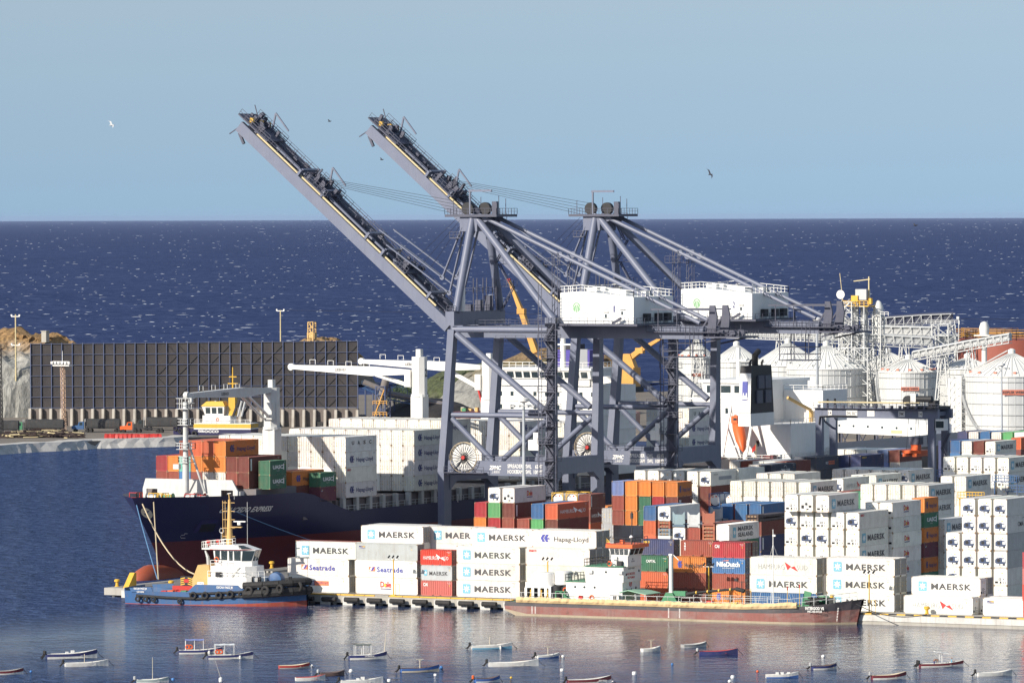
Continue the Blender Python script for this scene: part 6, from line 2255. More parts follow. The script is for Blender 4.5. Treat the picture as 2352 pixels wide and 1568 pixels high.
# ---------------------------------------------------------------- people
def person(name, label, loc, rotz, joints, cloth, skin, legs, scale=1.0):
    """joints: dict of head, neck, chest, hip, and limb chains (left/right) in metres; one skin of a body"""
    me = bpy.data.meshes.new('body')
    vs, es, rad = [], [], []

    def chain(pts, start=None):
        last = start
        for p, r in pts:
            vs.append(Vector(p) * scale)
            rad.append(r * scale)
            if last is not None:
                es.append((last, len(vs) - 1))
            last = len(vs) - 1
        return last
    hip = chain([(joints['hip'], .15)])
    ch = chain([(joints['waist'], .14), (joints['chest'], .17)], hip)
    nk = chain([(joints['neck'], .06)], ch)
    chain([(joints['head'], .10), (joints['crown'], .085)], nk)
    for s_ in ('l', 'r'):
        chain([(p, r) for p, r in zip(joints['arm_' + s_], (.075, .055, .042, .035, .025))], ch)
        chain([(p, r) for p, r in zip(joints['leg_' + s_], (.10, .075, .05, .045, .03))], hip)
    me.from_pydata(vs, es, [])
    o = bpy.data.objects.new('body', me)
    COL.objects.link(o)
    sk = o.modifiers.new('skin', 'SKIN')
    for i, r in enumerate(rad):
        me.skin_vertices[0].data[i].radius = (r, r)
    me.skin_vertices[0].data[0].use_root = True
    sb = o.modifiers.new('sub', 'SUBSURF')
    sb.levels = 1
    dg = bpy.context.evaluated_depsgraph_get()
    nm = bpy.data.meshes.new_from_object(o.evaluated_get(dg))
    bpy.data.objects.remove(o)
    for mt in (cloth, skin, legs):
        nm.materials.append(mt)
    hz, nz = Vector(joints['hip']).z * scale, Vector(joints['neck'])
    for p in nm.polygons:
        c = p.center
        near_head = (c - Vector(joints['head']) * scale).length < .2 * scale
        hand = min((c - Vector(joints['arm_' + q][3]) * scale).length for q in 'lr') < .26 * scale
        lg = min((c - Vector(joints['leg_' + q][k]) * scale).length for q in 'lr' for k in (1, 2)) < .3 * scale
        p.material_index = 1 if near_head or hand else (2 if lg else 0)
        p.use_smooth = True
    t = thing('person', label, 'person', loc)
    t.rotation_euler = (0, 0, rotz)
    new_obj('body', nm, t)
    m = MB()
    h = Vector(joints['crown']) * scale
    m.lathe([(.1, -.04), (.105, .02), (.06, .08), (.02, .1)], h, 10)
    m.build('hair', M['dark'], t).location = (0, 0, 0)
    return t


def stand(arm=0.0):
    return {'hip': (0, 0, .95), 'waist': (0, 0, 1.1), 'chest': (0, 0, 1.35), 'neck': (0, 0, 1.52), 'head': (0, .02, 1.62), 'crown': (0, .01, 1.74),
            'arm_l': [(-.2, 0, 1.42), (-.25, .03, 1.15), (-.24, .12, .92), (-.23, .16, .84), (-.23, .18, .78)], 'arm_r': [(.2, 0, 1.42), (.25, .03 + arm, 1.16), (.24, .14 + arm, .95), (.23, .18 + arm, .87), (.23, .2 + arm, .8)],
            'leg_l': [(-.1, 0, .88), (-.12, .04, .48), (-.12, -.02, .1), (-.12, .04, .05), (-.12, .16, .03)], 'leg_r': [(.1, 0, .88), (.13, -.05, .48), (.13, -.1, .1), (.13, -.04, .05), (.13, .08, .03)]}


def bent():
    return {'hip': (0, 0, .9), 'waist': (0, .16, 1.0), 'chest': (0, .42, 1.02), 'neck': (0, .58, .98), 'head': (0, .68, .92), 'crown': (0, .79, .88),
            'arm_l': [(-.2, .46, .98), (-.24, .5, .72), (-.22, .56, .5), (-.2, .58, .42), (-.2, .6, .36)], 'arm_r': [(.2, .46, .98), (.24, .5, .72), (.22, .56, .5), (.2, .58, .42), (.2, .6, .36)],
            'leg_l': [(-.1, 0, .84), (-.12, .06, .46), (-.12, -.02, .1), (-.12, .04, .05), (-.12, .16, .03)], 'leg_r': [(.1, 0, .84), (.13, .04, .46), (.13, -.04, .1), (.13, .02, .05), (.13, .14, .03)]}


def sit():
    return {'hip': (0, 0, .12), 'waist': (0, -.02, .28), 'chest': (0, .0, .55), 'neck': (0, .02, .72), 'head': (0, .05, .83), 'crown': (0, .04, .95),
            'arm_l': [(-.2, 0, .62), (-.26, .08, .38), (-.2, .3, .28), (-.16, .36, .27), (-.13, .4, .26)], 'arm_r': [(.2, 0, .62), (.26, .08, .38), (.2, .3, .28), (.16, .36, .27), (.13, .4, .26)],
            'leg_l': [(-.1, .08, .12), (-.13, .46, .16), (-.13, .5, -.22), (-.13, .54, -.26), (-.13, .64, -.27)], 'leg_r': [(.1, .08, .12), (.13, .46, .16), (.13, .5, -.22), (.13, .54, -.26), (.13, .64, -.27)]}


SKIN = paint('brown_skin', (.26, .13, .08), .6, 0, streak=0)

# ---------------------------------------------------------------- small boats
def pm(name, c, r=.5):
    if name not in M:
        M[name] = paint(name, c, r, .25, (.25, .2, .16), .2, scale=1.5, rustamt=.15)
    return M[name]


BC = {'w': ('boat_white', (.74, .73, .69)), 'n': ('boat_navy', (.03, .04, .15)), 'b': ('boat_blue', (.05, .14, .40)), 'l': ('boat_light_blue', (.18, .42, .58)), 'r': ('boat_red', (.45, .05, .04)), 'm': ('boat_maroon', (.18, .03, .04)),
      'g': ('boat_grey', (.36, .36, .35)), 'k': ('boat_brown', (.12, .08, .07)), 'v': ('boat_pale_green', (.42, .50, .47)), 'c': ('boat_cream', (.66, .58, .44))}
PBL = pm('can_blue', (.05, .16, .4))
BOATG = 'small boats moored in the harbour'


def small_boat(x0, x1, py, cols, label, yaw=14, freeb=.62, motor='k', canopy=None, extra=(), name='motorboat', two=False):
    """x0, x1 pixel ends of the hull, py its waterline; cols = lower band, upper band, inside"""
    cxp = (x0 + x1) / 2
    X, Y = at_z(cxp, py, 0)
    d = (-(X - CX) * sin(YAW) + (Y - CY) * cos(YAW))
    s_ = 13067.0 / d
    L = (x1 - x0) / s_ / cos(radians(yaw))
    B = max(.75, L * .125)
    f = freeb * (L / 7.0) ** .4
    t = thing(name, label, 'boat', (0, 0, 0), BOATG)
    a_, b_, c_ = [pm(*BC[k]) for k in cols]
    m = MB()
    stn = []
    for i in range(11):
        u = i / 10
        w_ = 1 - max(0, (u - .45) / .55) ** 2.3
        stn.append((-L / 2 + L * u, B * (.86 + .14 * min(1, u * 4)) * max(w_, .02), B * .72 * max(1 - max(0, (u - .3) / .7) ** 1.8, .01), f * (1 + .75 * max(0, (u - .35) / .65) ** 2), -.25))
    boat_hull(m, stn, 5, lambda i, j: 0 if j < 3 else 1)
    for sg in (-1, 1):
        vs = []
        for x, bd, bw, zd, zk in stn:
            vs += [(x, sg * bd, zd), (x, sg * max(bd - .12, 0), zd + .02), (x, sg * max(bd - .16, 0), .12)]
        m.add(vs, [(3 * i, 3 * i + 3, 3 * i + 4, 3 * i + 1) for i in range(10)], 2)
        m.add(vs, [(3 * i + 1, 3 * i + 4, 3 * i + 5, 3 * i + 2) for i in range(10)], 2)
    m.add([(s2[0], sg * max(s2[1] - .1, 0), .12) for s2 in stn for sg in (-1, 1)], [(2 * i, 2 * i + 2, 2 * i + 3, 2 * i + 1) for i in range(10)], 2)
    m.add([(s2[0], sg * s2[1] * .98, s2[3] + .01) for s2 in stn[8:] for sg in (-1, 1)], [(0, 2, 3, 1), (2, 4, 5, 3)], 2)
    h = m.build('hull', [a_, b_, c_], t)
    for k, u in enumerate((.28, .5, .68)):
        m = MB(); x = -L / 2 + L * u; m.box(x - .14, -B * .85, f * .55, x + .14, B * .85, f * .62); m.build('thwart', c_, t)
    rb = random.Random(int(x0))
    m = MB(); m.cbox(-L * .36, rb.uniform(-.3, .3), f * .45, .35, .25, .4); m.build('fuel_can', M['red'] if rb.random() < .5 else PBL, t)
    m = MB()
    for q in range(7):
        m.cbox(L * .2 + rb.uniform(-.5, .5), rb.uniform(-.35, .35) * B, f * .5 + rb.uniform(0, .2), rb.uniform(.2, .6), rb.uniform(.2, .5), .15)
    m.build('net_heap', M['rope'] if rb.random() < .5 else M['black'], t)
    m = MB(); m.path([(L * .49, 0, f * 1.6), (L * .56, .2, .4), (L * .66, .3, -.1)], .04, 4); m.build('anchor_line', M['black'], t)
    if motor:
        for yy in ((-.4, .4) if two else (0,)):
            m = MB(); x = -L / 2
            m.lathe([(.14, 0), (.2, .1), (.2, .45), (.12, .55)], (x - .28, yy, f * .95), 8, 0)
            m.bar((x - .3, yy, f), (x - .75, yy, .12), .16, .22, 1); m.bar((x - .7, yy, .2), (x - .95, yy, .2), .1, .1, 1); m.bar((x - .25, yy, f), (x + .1, yy, f * .9), .1, None, 1)
            m.build('outboard_motor', [M['orange'] if motor == 'o' else (M['black'] if motor == 'k' else M['steel']), M['black']], t)
    if canopy:
        zc = f + 1.55
        m = MB(); xa, xb = -L * .36, L * .08
        rg3 = [[(xa + (xb - xa) * q / 4, y * B, zc + .16 * (1 - abs(y)) - .05 * (q % 2)) for y in (-1, -.5, 0, .5, 1)] for q in range(5)]
        m.loft(rg3, False, 0, False)
        m.loft([[(p[0], p[1], p[2] - .05) for p in r_] for r_ in rg3], False, 0, False)
        m.build('canopy', pm(*canopy), t)
        m = MB()
        for x in (xa + .1, (xa + xb) / 2, xb - .1):
            for y in (-B * .95, B * .95):
                m.tube((x, y, f), (x, y, zc), .04, 6)
        m.build('canopy_post', M['white'], t)
    for e in extra:
        if e == 'buoy':
            for q in (0, .45):
                m = MB(); m.torus((-L * .3 + q, -B - .05, f + .55), (0, 1, 0), .28, .1, 14, 6); m.build('lifebuoy', M['orange'], t)
        elif e == 'tpost':
            m = MB(); m.tube((0, 0, .1), (0, 0, f + 1.3), .06, 6); m.bar((-.55, 0, f + 1.3), (.55, 0, f + 1.3), .12, .08); m.bar((0, 0, f + .9), (.3, 0, f + 1.3), .05); m.bar((0, 0, f + .9), (-.3, 0, f + 1.3), .05); m.build('post', pm(*BC['c']), t)
        elif e == 'post':
            m = MB(); m.tube((-L * .05, 0, .1), (-L * .05, 0, f + 1.3), .05, 6); m.build('post', pm(*BC['c']), t)
        elif e == 'mast':
            m = MB(); m.tube((0, 0, .1), (0, 0, f + 3.2), .05, 6, .03); m.build('mast', pm(*BC['c']), t)
        elif e == 'bowpole':
            m = MB(); m.tube((L * .43, 0, f), (L * .49, 0, f + 3.6), .06, 6, .04); m.build('bow_pole', pm(*BC['c']), t)
        elif e == 'bags':
            m = MB(); m.cbox(L * .02, B * .2, f + .2, .5, .4, .5); m.cbox(-L * .1, -B * .2, f + .1, .4, .4, .4); m.build('cushion', M['white'], t)
        elif e == 'seats':
            m = MB()
            for q in (-.15, 0, .2):
                m.cbox(L * q, 0, f + .12, .4, .7, .4)
            m.build('seat', M['white'], t)
        elif e == 'awning':
            m = MB()
            for q in (-.35, .05):
                m.tube((q, 0, .1), (q, 0, f + 1.5), .05, 6)
            m.bar((-1.1, 0, f + 1.75), (1.3, 0, f + 1.35), 1.0, .08); m.build('awning', M['white'], t)
        elif e == 'fender':
            m = MB(); m.lathe([(.13, -.25), (.15, 0), (.13, .25)], (L * .2, -B * .95, f * .5), 8); m.build('side_fender', M['white'], t)
        elif isinstance(e, tuple):
            m = MB(); put_text(m, e[0], (L * e[1], -B * .98 - .02, f * .62), (1, .02, 0), (0, -.1, 1), e[2], .26, 0, .03, 1, 0, .03); m.build('lettering', M['white'], h)
    t.location = (X, Y, -.04)
    t.rotation_euler = (0, 0, YAW + radians(yaw))
    return t


small_boat(108, 222, 1511, 'wnw', 'blue and white open boat with two outboards, upper left boat', 14, .75, 'k', None, ['bags'], 'motorboat', True)
small_boat(150, 248, 1529, 'www', 'plain white boat with short yellow post, below the blue one', 13, .6, 'k', None, ['post'])
small_boat(-22, 53, 1548, 'wmg', 'maroon striped boat cut off by the left picture edge', 14, .65, None)
small_boat(411, 510, 1500, 'wnw', 'passenger boat under a blue canopy with orange lifebuoys', 5, .6, 'k', ('boat_blue_canvas', (.22, .27, .55)), ['buoy', 'fender'])
small_boat(478, 581, 1512, 'wnw', 'passenger boat under a white canopy with orange lifebuoys', 9, .65, 'k', ('boat_white_canvas', (.70, .73, .74)), ['buoy', 'fender'])
small_boat(314, 387, 1567, 'wvw', 'grey green dinghy with thin bare mast near bottom edge', 8, .6, 's', None, ['mast'])
small_boat(641, 711, 1534, 'grc', 'grey rowing boat with a faded red stripe', 11, .6, None)
small_boat(735, 791, 1551, 'kkk', 'dark brown boat behind a white boat with red trim', 12, .65, 's')
small_boat(679, 747, 1562, 'wwr', 'white boat with red inside edge in front of a brown boat', 10, .65, None)
small_boat(783, 880, 1570, 'www', 'white outboard boat half cut by bottom edge, left of centre', 9, .65, 'k', None, ['bags'])
small_boat(802, 888, 1513, 'wnw', 'navy boat with dark canopy and slanted bow pole', 12, .75, 'k', ('boat_dark_canvas', (.16, .18, .16)), ['bowpole', ('LA PENSION', -.1, 1.4)])
small_boat(921, 1008, 1542, 'cbk', 'long blue and cream boat with dark inside and T post', 15, .65, 'k', None, ['tpost'])
small_boat(1083, 1176, 1489, 'lww', 'white and pale turquoise boat moored nearest the barge stern', 9, .6, 'k', None, ['post', 'fender'])
small_boat(1122, 1237, 1529, 'www', 'longest plain white boat with rust stains at centre', 5, .6, 'k')
small_boat(1091, 1148, 1566, 'wbk', 'small blue rimmed boat with orange outboard hood', 16, .75, 'o')
small_boat(1233, 1284, 1510, 'bww', 'small blue and white boat with white T post', 20, .6, 'k', None, ['tpost'])
small_boat(1474, 1517, 1495, 'www', 'stubby white boat with white T post below the barge', 20, .7, None, None, ['tpost'])
small_boat(1567, 1623, 1485, 'wgw', 'white rowing boat with high bow next to the barge', 26, .6, None)
small_boat(1606, 1695, 1503, 'nnr', 'dark blue boat with red and cream inside', 3, .65, 's')
small_boat(1304, 1404, 1570, 'wmw', 'white boat with maroon lettered band at bottom edge', 14, .75, 'k', None, [('MARIA PAULA', .18, 1.2)])
small_boat(1759, 1834, 1556, 'bww', 'white speedboat with blue slanted stripes and seats', 3, .65, None, None, ['seats'], 'speedboat')
small_boat(1865, 1922, 1536, 'wnk', 'small navy and white boat with dark inside', 14, .7, 's')
small_boat(2002, 2082, 1559, 'wmc', 'white boat with maroon band and blue stern corner', 13, .75, 's')
pb = small_boat(2112, 2214, 1530, 'wmw', 'white boat with red stripe, small awning and two people aboard', 12, .55, 'k', None, ['awning'], 'motorboat', True)
small_boat(2243, 2326, 1551, 'www', 'plain white boat nearest the right picture edge', 14, .6, 'k')
v = pb.matrix_basis @ Vector((-1.2, -.1, .12))
person('person', 'shirtless person in dark shorts bending over in the awning boat', v, YAW - pi / 2 + .4, bent(), SKIN, SKIN, pm(*BC['n']))
v = pb.matrix_basis @ Vector((1.5, 0, .42))
person('person', 'person in a light blue shirt sitting in the awning boat', v, YAW - pi / 2, sit(), pm(*BC['l']), SKIN, M['dark'])
px_, py_ = at_z(1060, 1147, QZ + 8)


def buoy(px, py, col, label, r=.30, shape='s', cat='buoy'):
    x, y = at_z(px, py, 0)
    r *= .68
    m = MB()
    if shape == 's':
        m.lathe([(.02, -r), (r * .7, -r * .7), (r, 0), (r * .7, r * .7), (.02, r)], (x, y, r * .5), 12)
    else:
        m.lathe([(r * .85, -.2), (r, 0), (r, r * 1.0), (r * .8, r * 1.25)], (x, y, 0), 10)
    tag(m.build('mooring_buoy', col, None, True), label, cat, 'mooring buoys among the boats')


PB = pm('buoy_blue', (.05, .2, .5))
for q in ((71, 1543, PB, 'blue ball buoy near the left cut off boat'), (397.5, 1561, PB, 'blue drum buoy beside the grey green dinghy', .36, 'd'), (716.5, 1529.5, M['white'], 'white ball buoy right of the grey rowing boat'),
          (806, 1543, M['white'], 'white float right of the brown boat', .5), (1000, 1551, M['white'], 'white float below the long blue boat', .36, 'd'), (894, 1564, M['white'], 'white drum buoy at the bow of the bottom white boat', .42, 'd'),
          (1013, 1535, PB, 'dark blue buoy at the bow of the long blue boat', .45), (1174, 1557, M['yellow'], 'yellow ball buoy right of the orange outboard boat'), (1293, 1509, M['white'], 'white ball buoy right of small T post boat', .4),
          (1291, 1540, M['white'], 'white drum buoy below small T post boat', .42, 'd'), (1457, 1548, M['white'], 'white drum buoy in open water below the barge', .5, 'd'), (1544, 1526, PB, 'small blue buoy alone below the dark blue boat', .3),
          (1740, 1542.5, M['orange'], 'orange ball buoy left of the speedboat'), (1683, 1556, M['white'], 'white cube shaped float below the dark blue boat', .45, 'd'), (1676, 1566, M['white'], 'lower white float at the bottom edge', .4),
          (1408, 1567, M['white'], 'white ball at the bow of the lettered boat', .32), (1890.7, 1509, M['white'], 'large white buoy above the small navy boat', .45)):
    buoy(*q)
x, y = at_z(507, 1564, 0)
m = MB(); m.lathe([(.1, -.3), (.28, 0), (.28, .5), (.08, .6)], (x, y, 0), 10, 0); m.tube((x, y, .5), (x - .9, y - .3, 3.4), .06, 6, .03, 1)
tag(m.build('marker_buoy', [M['white'], pm(*BC['g'])]), 'white marker float with a thin slanted stick', 'buoy')


# ---------------------------------------------------------------- yard equipment
X18b = X18
for col, parts_ in ((0, None),):
    pass


def flat_rack(X, Y, z, colr, up, label, L=12.19):
    """flat rack: floor frame with two end walls, folded or standing; origin right near corner, running to +Y"""
    t = thing('flat_rack', label, 'flat rack', (X, Y, z), 'flat racks stacked in the yard')
    m = MB()
    m.box(-CW, 0, .12, 0, L, .5)
    for k in range(12):
        m.box(-CW - .01, .5 + k, .0, .01, .8 + k, .3, 0)
    for x in (-CW, -.3):
        m.box(x, -.02, 0, x + .3, .3, .64)
    m.build('floor_frame', M['cont'], t, False, colr).location = (0, 0, 0)
    if up:
        m = MB()
        m.box(-CW + .1, .0, .5, -.1, .18, 2.3)
        m.prism([(-CW, .5), (-CW + .3, .5), (-CW + .55, 2.25), (-CW + .2, 2.7), (-CW, 2.75)], 'y', -.02, .2)
        m.prism([(0, .5), (-.3, .5), (-.55, 2.25), (-.2, 2.7), (0, 2.75)], 'y', -.02, .2)
        m.build('end_wall', M['cont'], t, False, up)
    else:
        m = MB(); m.box(-CW + .25, .3, .5, -.25, 2.6, .62); m.build('end_wall', M['cont'], t, False, colr)
        m = MB()
        for k in range(3):
            m.box(-CW + .45 + k * .6, -.03, .16, -CW + .8 + k * .6, 0, .44)
        m.build('stencil_panel', M['casting'], t)
    return t


# build() above subtracts the empty's place; these parts are already local, so shift them back
def relocal(t):
    for c in t.children:
        c.data.transform(Matrix.Translation(t.location))


FRC = [(.36, .10, .05), (.30, .08, .05), (.42, .14, .07), (.10, .16, .22)]
for k in range(4):
    relocal(flat_rack(X18, Y18, QZ + 2.62 * 4 - .01 - (k + 1) * .655, FRC[k] if k < 2 else (.2, .25, .3), None, ('rusty', 'brown', 'pale blue', 'dusty blue')[k] + ' folded flat rack under the white reefer, ' + ('top', 'second', 'third', 'lowest')[k] + ' of four'))
container('w4w-', 2.62, X18, Y18, QZ + 2.62 * 2, pi / 2, 'white reefer below the flat racks beside the blue box')
container('M4c-', 2.62, X18, Y18, QZ + 2.62, pi / 2, 'rust red box deep below the flat racks beside the blue box')
xr = X18 + 2.95
container('w4b-', 2.62, xr, Y18, QZ + 2.62 * 2.6, pi / 2, 'white reefer under the flat rack with hazy blue end wall')
container('w4b-', 2.62, xr, Y18, QZ + 2.62 * 1.6, pi / 2, 'lower white reefer under the hazy blue flat rack')
relocal(flat_rack(xr, Y18 - .1, QZ + 2.62 * 3.6, (.10, .16, .22), (.22, .32, .36), 'flat rack with a standing hazy blue end wall'))
xr += 2.95
container('M4c-', 2.62, xr, Y18, QZ + 2.62 * 2.6, pi / 2, 'rust red box under the pale grey flat rack')
container('M4c-', 2.62, xr, Y18, QZ + 2.62 * 1.6, pi / 2, 'lower rust red box under the pale grey flat rack')
relocal(flat_rack(xr, Y18 - .1, QZ + 2.62 * 3.6, (.45, .47, .48), (.50, .52, .53), 'flat rack with a standing pale grey notched end wall'))
xr += 2.95
for k in range(6):
    relocal(flat_rack(xr, Y18 - .1, QZ + 2.62 * 2.2 + k * .66, FRC[k % 3], None, 'rust brown folded flat rack in the six high pile, ' + ('lowest', 'second', 'third', 'fourth', 'fifth', 'sixth')[k] + ' from bottom'))
relocal(flat_rack(xr, Y18 - .1, QZ + 2.62 * 2.2 + 6 * .66, (.30, .08, .05), (.33, .10, .06), 'flat rack with brown end wall on top of the folded pile'))
x, y = at_z(1659, 1163, QZ + 11.2)
relocal(flat_rack(x, y, QZ + 8.4, (.3, .32, .33), (.52, .53, .54), 'grey flat rack end wall before the blue roofs'))
x, y = at_z(1709, 1157, QZ + 11.6)
relocal(flat_rack(x, y, QZ + 8.8, (.3, .08, .05), (.30, .07, .06), 'maroon flat rack end wall with orange posts before the blue roofs'))
x, y = XS_ - .6, YS_ + 13.2
for k in range(2):
    relocal(flat_rack(x, y, QZ + 12.0 - k * .66, (.05, .03, .03), None, ('upper', 'lower') [k] + ' black folded flat rack above the two-line star-panel box'))


def tank_container(px, py, z, colr, label, L=6.06, H=2.59, small=0):
    X, Y = at_z(px, py, QZ + z)
    z0 = QZ + z - H
    t = thing('tank_container', label, 'tank container', (0, 0, 0), 'tank containers in the yard')
    m = MB()
    for x in (X - CW, X - .12):
        for yy in (Y, Y + L - .12):
            m.box(x, yy, z0, x + .12, yy + .12, z0 + H)
        for zz in (z0, z0 + H - .12):
            m.box(x, Y + .12, zz, x + .12, Y + L - .12, zz + .12)
    for yy in (Y, Y + L - .12):
        for zz in (z0, z0 + H - .12):
            m.box(X - CW + .12, yy, zz, X - .12, yy + .12, zz + .12)
        m.bar((X - CW + .1, yy + .06, z0 + H - .7), (X - CW + .7, yy + .06, z0 + H - .08), .1); m.bar((X - .1, yy + .06, z0 + H - .7), (X - .7, yy + .06, z0 + H - .08), .1)
    m.build('frame', colr, t)
    m = MB(); m.lathe([(.6, -.0), (1.05, .15), (1.12, .4), (1.12, L - .9), (1.05, L - .6), (.6, L - .5)], (X - CW / 2, Y + .2, z0 + 1.28), 20, 0, 'y'); m.build('tank', M['white'], t, True)
    m = MB(); m.cbox(X - CW / 2 - .4, Y + .22, z0 + 1.9, .3, .04, .3, 0); m.cbox(X - CW / 2 + .3, Y + .22, z0 + 2.0, .28, .04, .28, 1); m.build('hazard_placard', [M['ink_o'], M['ink_r']], t)


tank_container(1653.5, 1133, 4 * 2.59, M['tugblue'], 'white tank in a blue frame, left of the row below the white reefers')
tank_container(1689, 1134, 4 * 2.59, M['navyunit'], 'white tank in a dark blue frame, right of the hazard marked tank')
tank_container(1757, 1135, 4 * 2.59, M['steel'], 'white tank in a grey frame beside the white box')
tank_container(1791.8, 1135.5, 4 * 2.59, M['red'], 'white tank in a red frame')
tank_container(1293.5, 1131, 13.2, M['yellow'], 'white tank in a yellow frame, nearest the stair tower')
tank_container(1326, 1132, 13.2, M['yellow'], 'white tank in a yellow frame, next to the maroon tower')
stack_y(1725, 1135, 2.59, [['w4c-', 'w4c-', 'w4c-', 'w4c-']], 'plain box between the tank containers')
for k, px in enumerate((1653.5, 1689, 1757, 1791.8)):
    stack_y(px, 1134 + k * .4, 2.59, [[None, 'b4c-', 'n4c-', 'm4c-']], 'beneath tank container number ' + ('one', 'two', 'three', 'four')[k], n=4)
for k, px in enumerate((1293.5, 1326)):
    stack_y(px, 1131.5, 2.64, [[None, 'm2c-', 'M2c-', 'm2c-', 'm2c-']], 'beneath the yellow framed tank number ' + ('one', 'two')[k], n=5)

# quay light poles
def quay_pole(x, y, label, hgt=6.4):
    t = thing('light_pole', label, 'light pole', (x, y, QZ), 'yellow light poles along the quay edge')
    m = MB(); m.tube((x, y, QZ), (x, y, QZ + hgt), .11, 8); m.box(x - .4, y - .3, QZ, x + .4, y + .3, QZ + .35); m.build('pole', M['yellow'], t)
    m = MB(); m.box(x - 1.0, y - .05, QZ + hgt, x + 1.0, y + .05, QZ + hgt + .1); m.build('crossbar', M['white'], t)
    for dx in (-.9, -.1, .75):
        m = MB(); m.bar((x + dx, y - .3, QZ + hgt + .2), (x + dx + .25, y - .1, QZ + hgt + .65), .5, .2); m.build('floodlight', M['dark'], t)
    m = MB(); m.rail([(x + .4, y, QZ), (x + 1.1, y, QZ)], 2.2, .7, .03, 0, False); m.build('guard', M['yellow'], t)


quay_pole(-39.3, 1.6, 'tall yellow light pole before the orange-square emblem box')
quay_pole(51.4, -2.4, 'tall yellow light pole before the barge bow stack')
x, _ = at_y(1628, 1305, 1.8)
quay_pole(x, 1.8, 'tall yellow light pole beside the bold-white-lettered blue box', 6.6)
x, _ = at_y(1258, 1295, 1.8)
quay_pole(x, 1.8, 'tall yellow light pole behind the barge vent tanks', 6.8)


def high_mast(px, top, base, label, z0=QZ, r=.33):
    x, y = at_z(px, base, z0)
    zt = at_y(px, top, y)[1]
    t = thing('light_mast', label, 'light mast', (x, y, z0), 'tall grey light masts of the terminal')
    m = MB(); m.tube((x, y, z0), (x, y, zt), r, 10, r * .6); m.build('pole', paint('mast_grey', (.42, .45, .48), .5, .2, streak=.1) if 'mastg' not in M else M['mastg'], t, True)
    m = MB(); m.lathe([(.4, 0), (1.0, .3), (1.1, .8), (.4, 1.0)], (x, y, zt - .4), 14); m.torus((x, y, zt - .9), (0, 0, 1), 1.8, .08, 20, 5); m.bar((x - 1.8, y, zt - .9), (x + 1.8, y, zt - .9), .1); m.bar((x, y - 1.8, zt - .9), (x, y + 1.8, zt - .9), .1); m.build('mast_head', M['white'], t, True)
    for k in range(8):
        a = k * pi / 4
        m = MB(); m.cbox(x + 2.1 * cos(a), y + 2.1 * sin(a), zt - 1.0, .6, .6, .35); m.build('floodlight', M['steel'], t)


M['mastg'] = paint('mast_grey', (.42, .45, .48), .5, .2, streak=.1)
high_mast(1877.5, 735, 1138, 'tallest grey light mast in front of the silos', QZ, .5)
high_mast(1204, 920, 1278, 'grey light mast in front of the crane stair tower', QZ, .42)
high_mast(1801, 876, 1100, 'thin grey light mast right of the black funnel', QZ, .36)
high_mast(2301, 838, 1012, 'pale light mast in front of the rightmost silo', LZ, .32)

# reach stacker
x, y = at_z(1064, 1222, QZ)
t = thing('reach_stacker', 'black lift truck standing left of the crimson boxes', 'reach stacker', (x, y, QZ))
m = MB(); m.box(x - 5, y - 1.5, QZ + 1, x + 1.5, y + 1.5, QZ + 2.3); m.box(x - 5, y - 1.6, QZ + 1.8, x - 3, y + 1.6, QZ + 3); m.build('chassis', M['dark'], t)
m = MB()
for dx in (0, .9):
    m.bar((x + 1.8 + dx, y - 1, QZ + .4), (x + 2.2 + dx, y - 1, QZ + 7.6), .35, .4); m.bar((x + 1.8 + dx, y + 1, QZ + .4), (x + 2.2 + dx, y + 1, QZ + 7.6), .35, .4)
for z in (2, 4, 6, 7.5):
    m.bar((x + 2.2, y - 1, QZ + z), (x + 2.2, y + 1, QZ + z), .3)
m.bar((x - 4.5, y - 1.4, QZ + 5), (x - 1, y - 1.4, QZ + 5), .15); m.bar((x - 1, y - 1.2, QZ + 2), (x - 1, y - 1.2, QZ + 6.5), .12)
m.build('lift_mast', M['black'], t)
m = MB(); m.box(x - 2.4, y - 1, QZ + 2.3, x - .6, y + 1, QZ + 4.2); m.build('cab', M['glass'], t)
for dx, dyy in ((-3.8, -1.7), (-3.8, 1.7), (.6, -1.7), (.6, 1.7)):
    m = MB(); m.lathe([(.8, -.35), (.8, .35)], (x + dx, y + dyy, QZ + .8), 16, 0, 'y'); m.build('wheel', M['black'], t)
y_, z_ = at_x(1060, 1150, -99.8)
person('person', 'worker in white clothing and helmet on the ship side walkway', (-100.6, y_, 10.2), -1.2, stand(), M['white'], M['white'], M['white'])


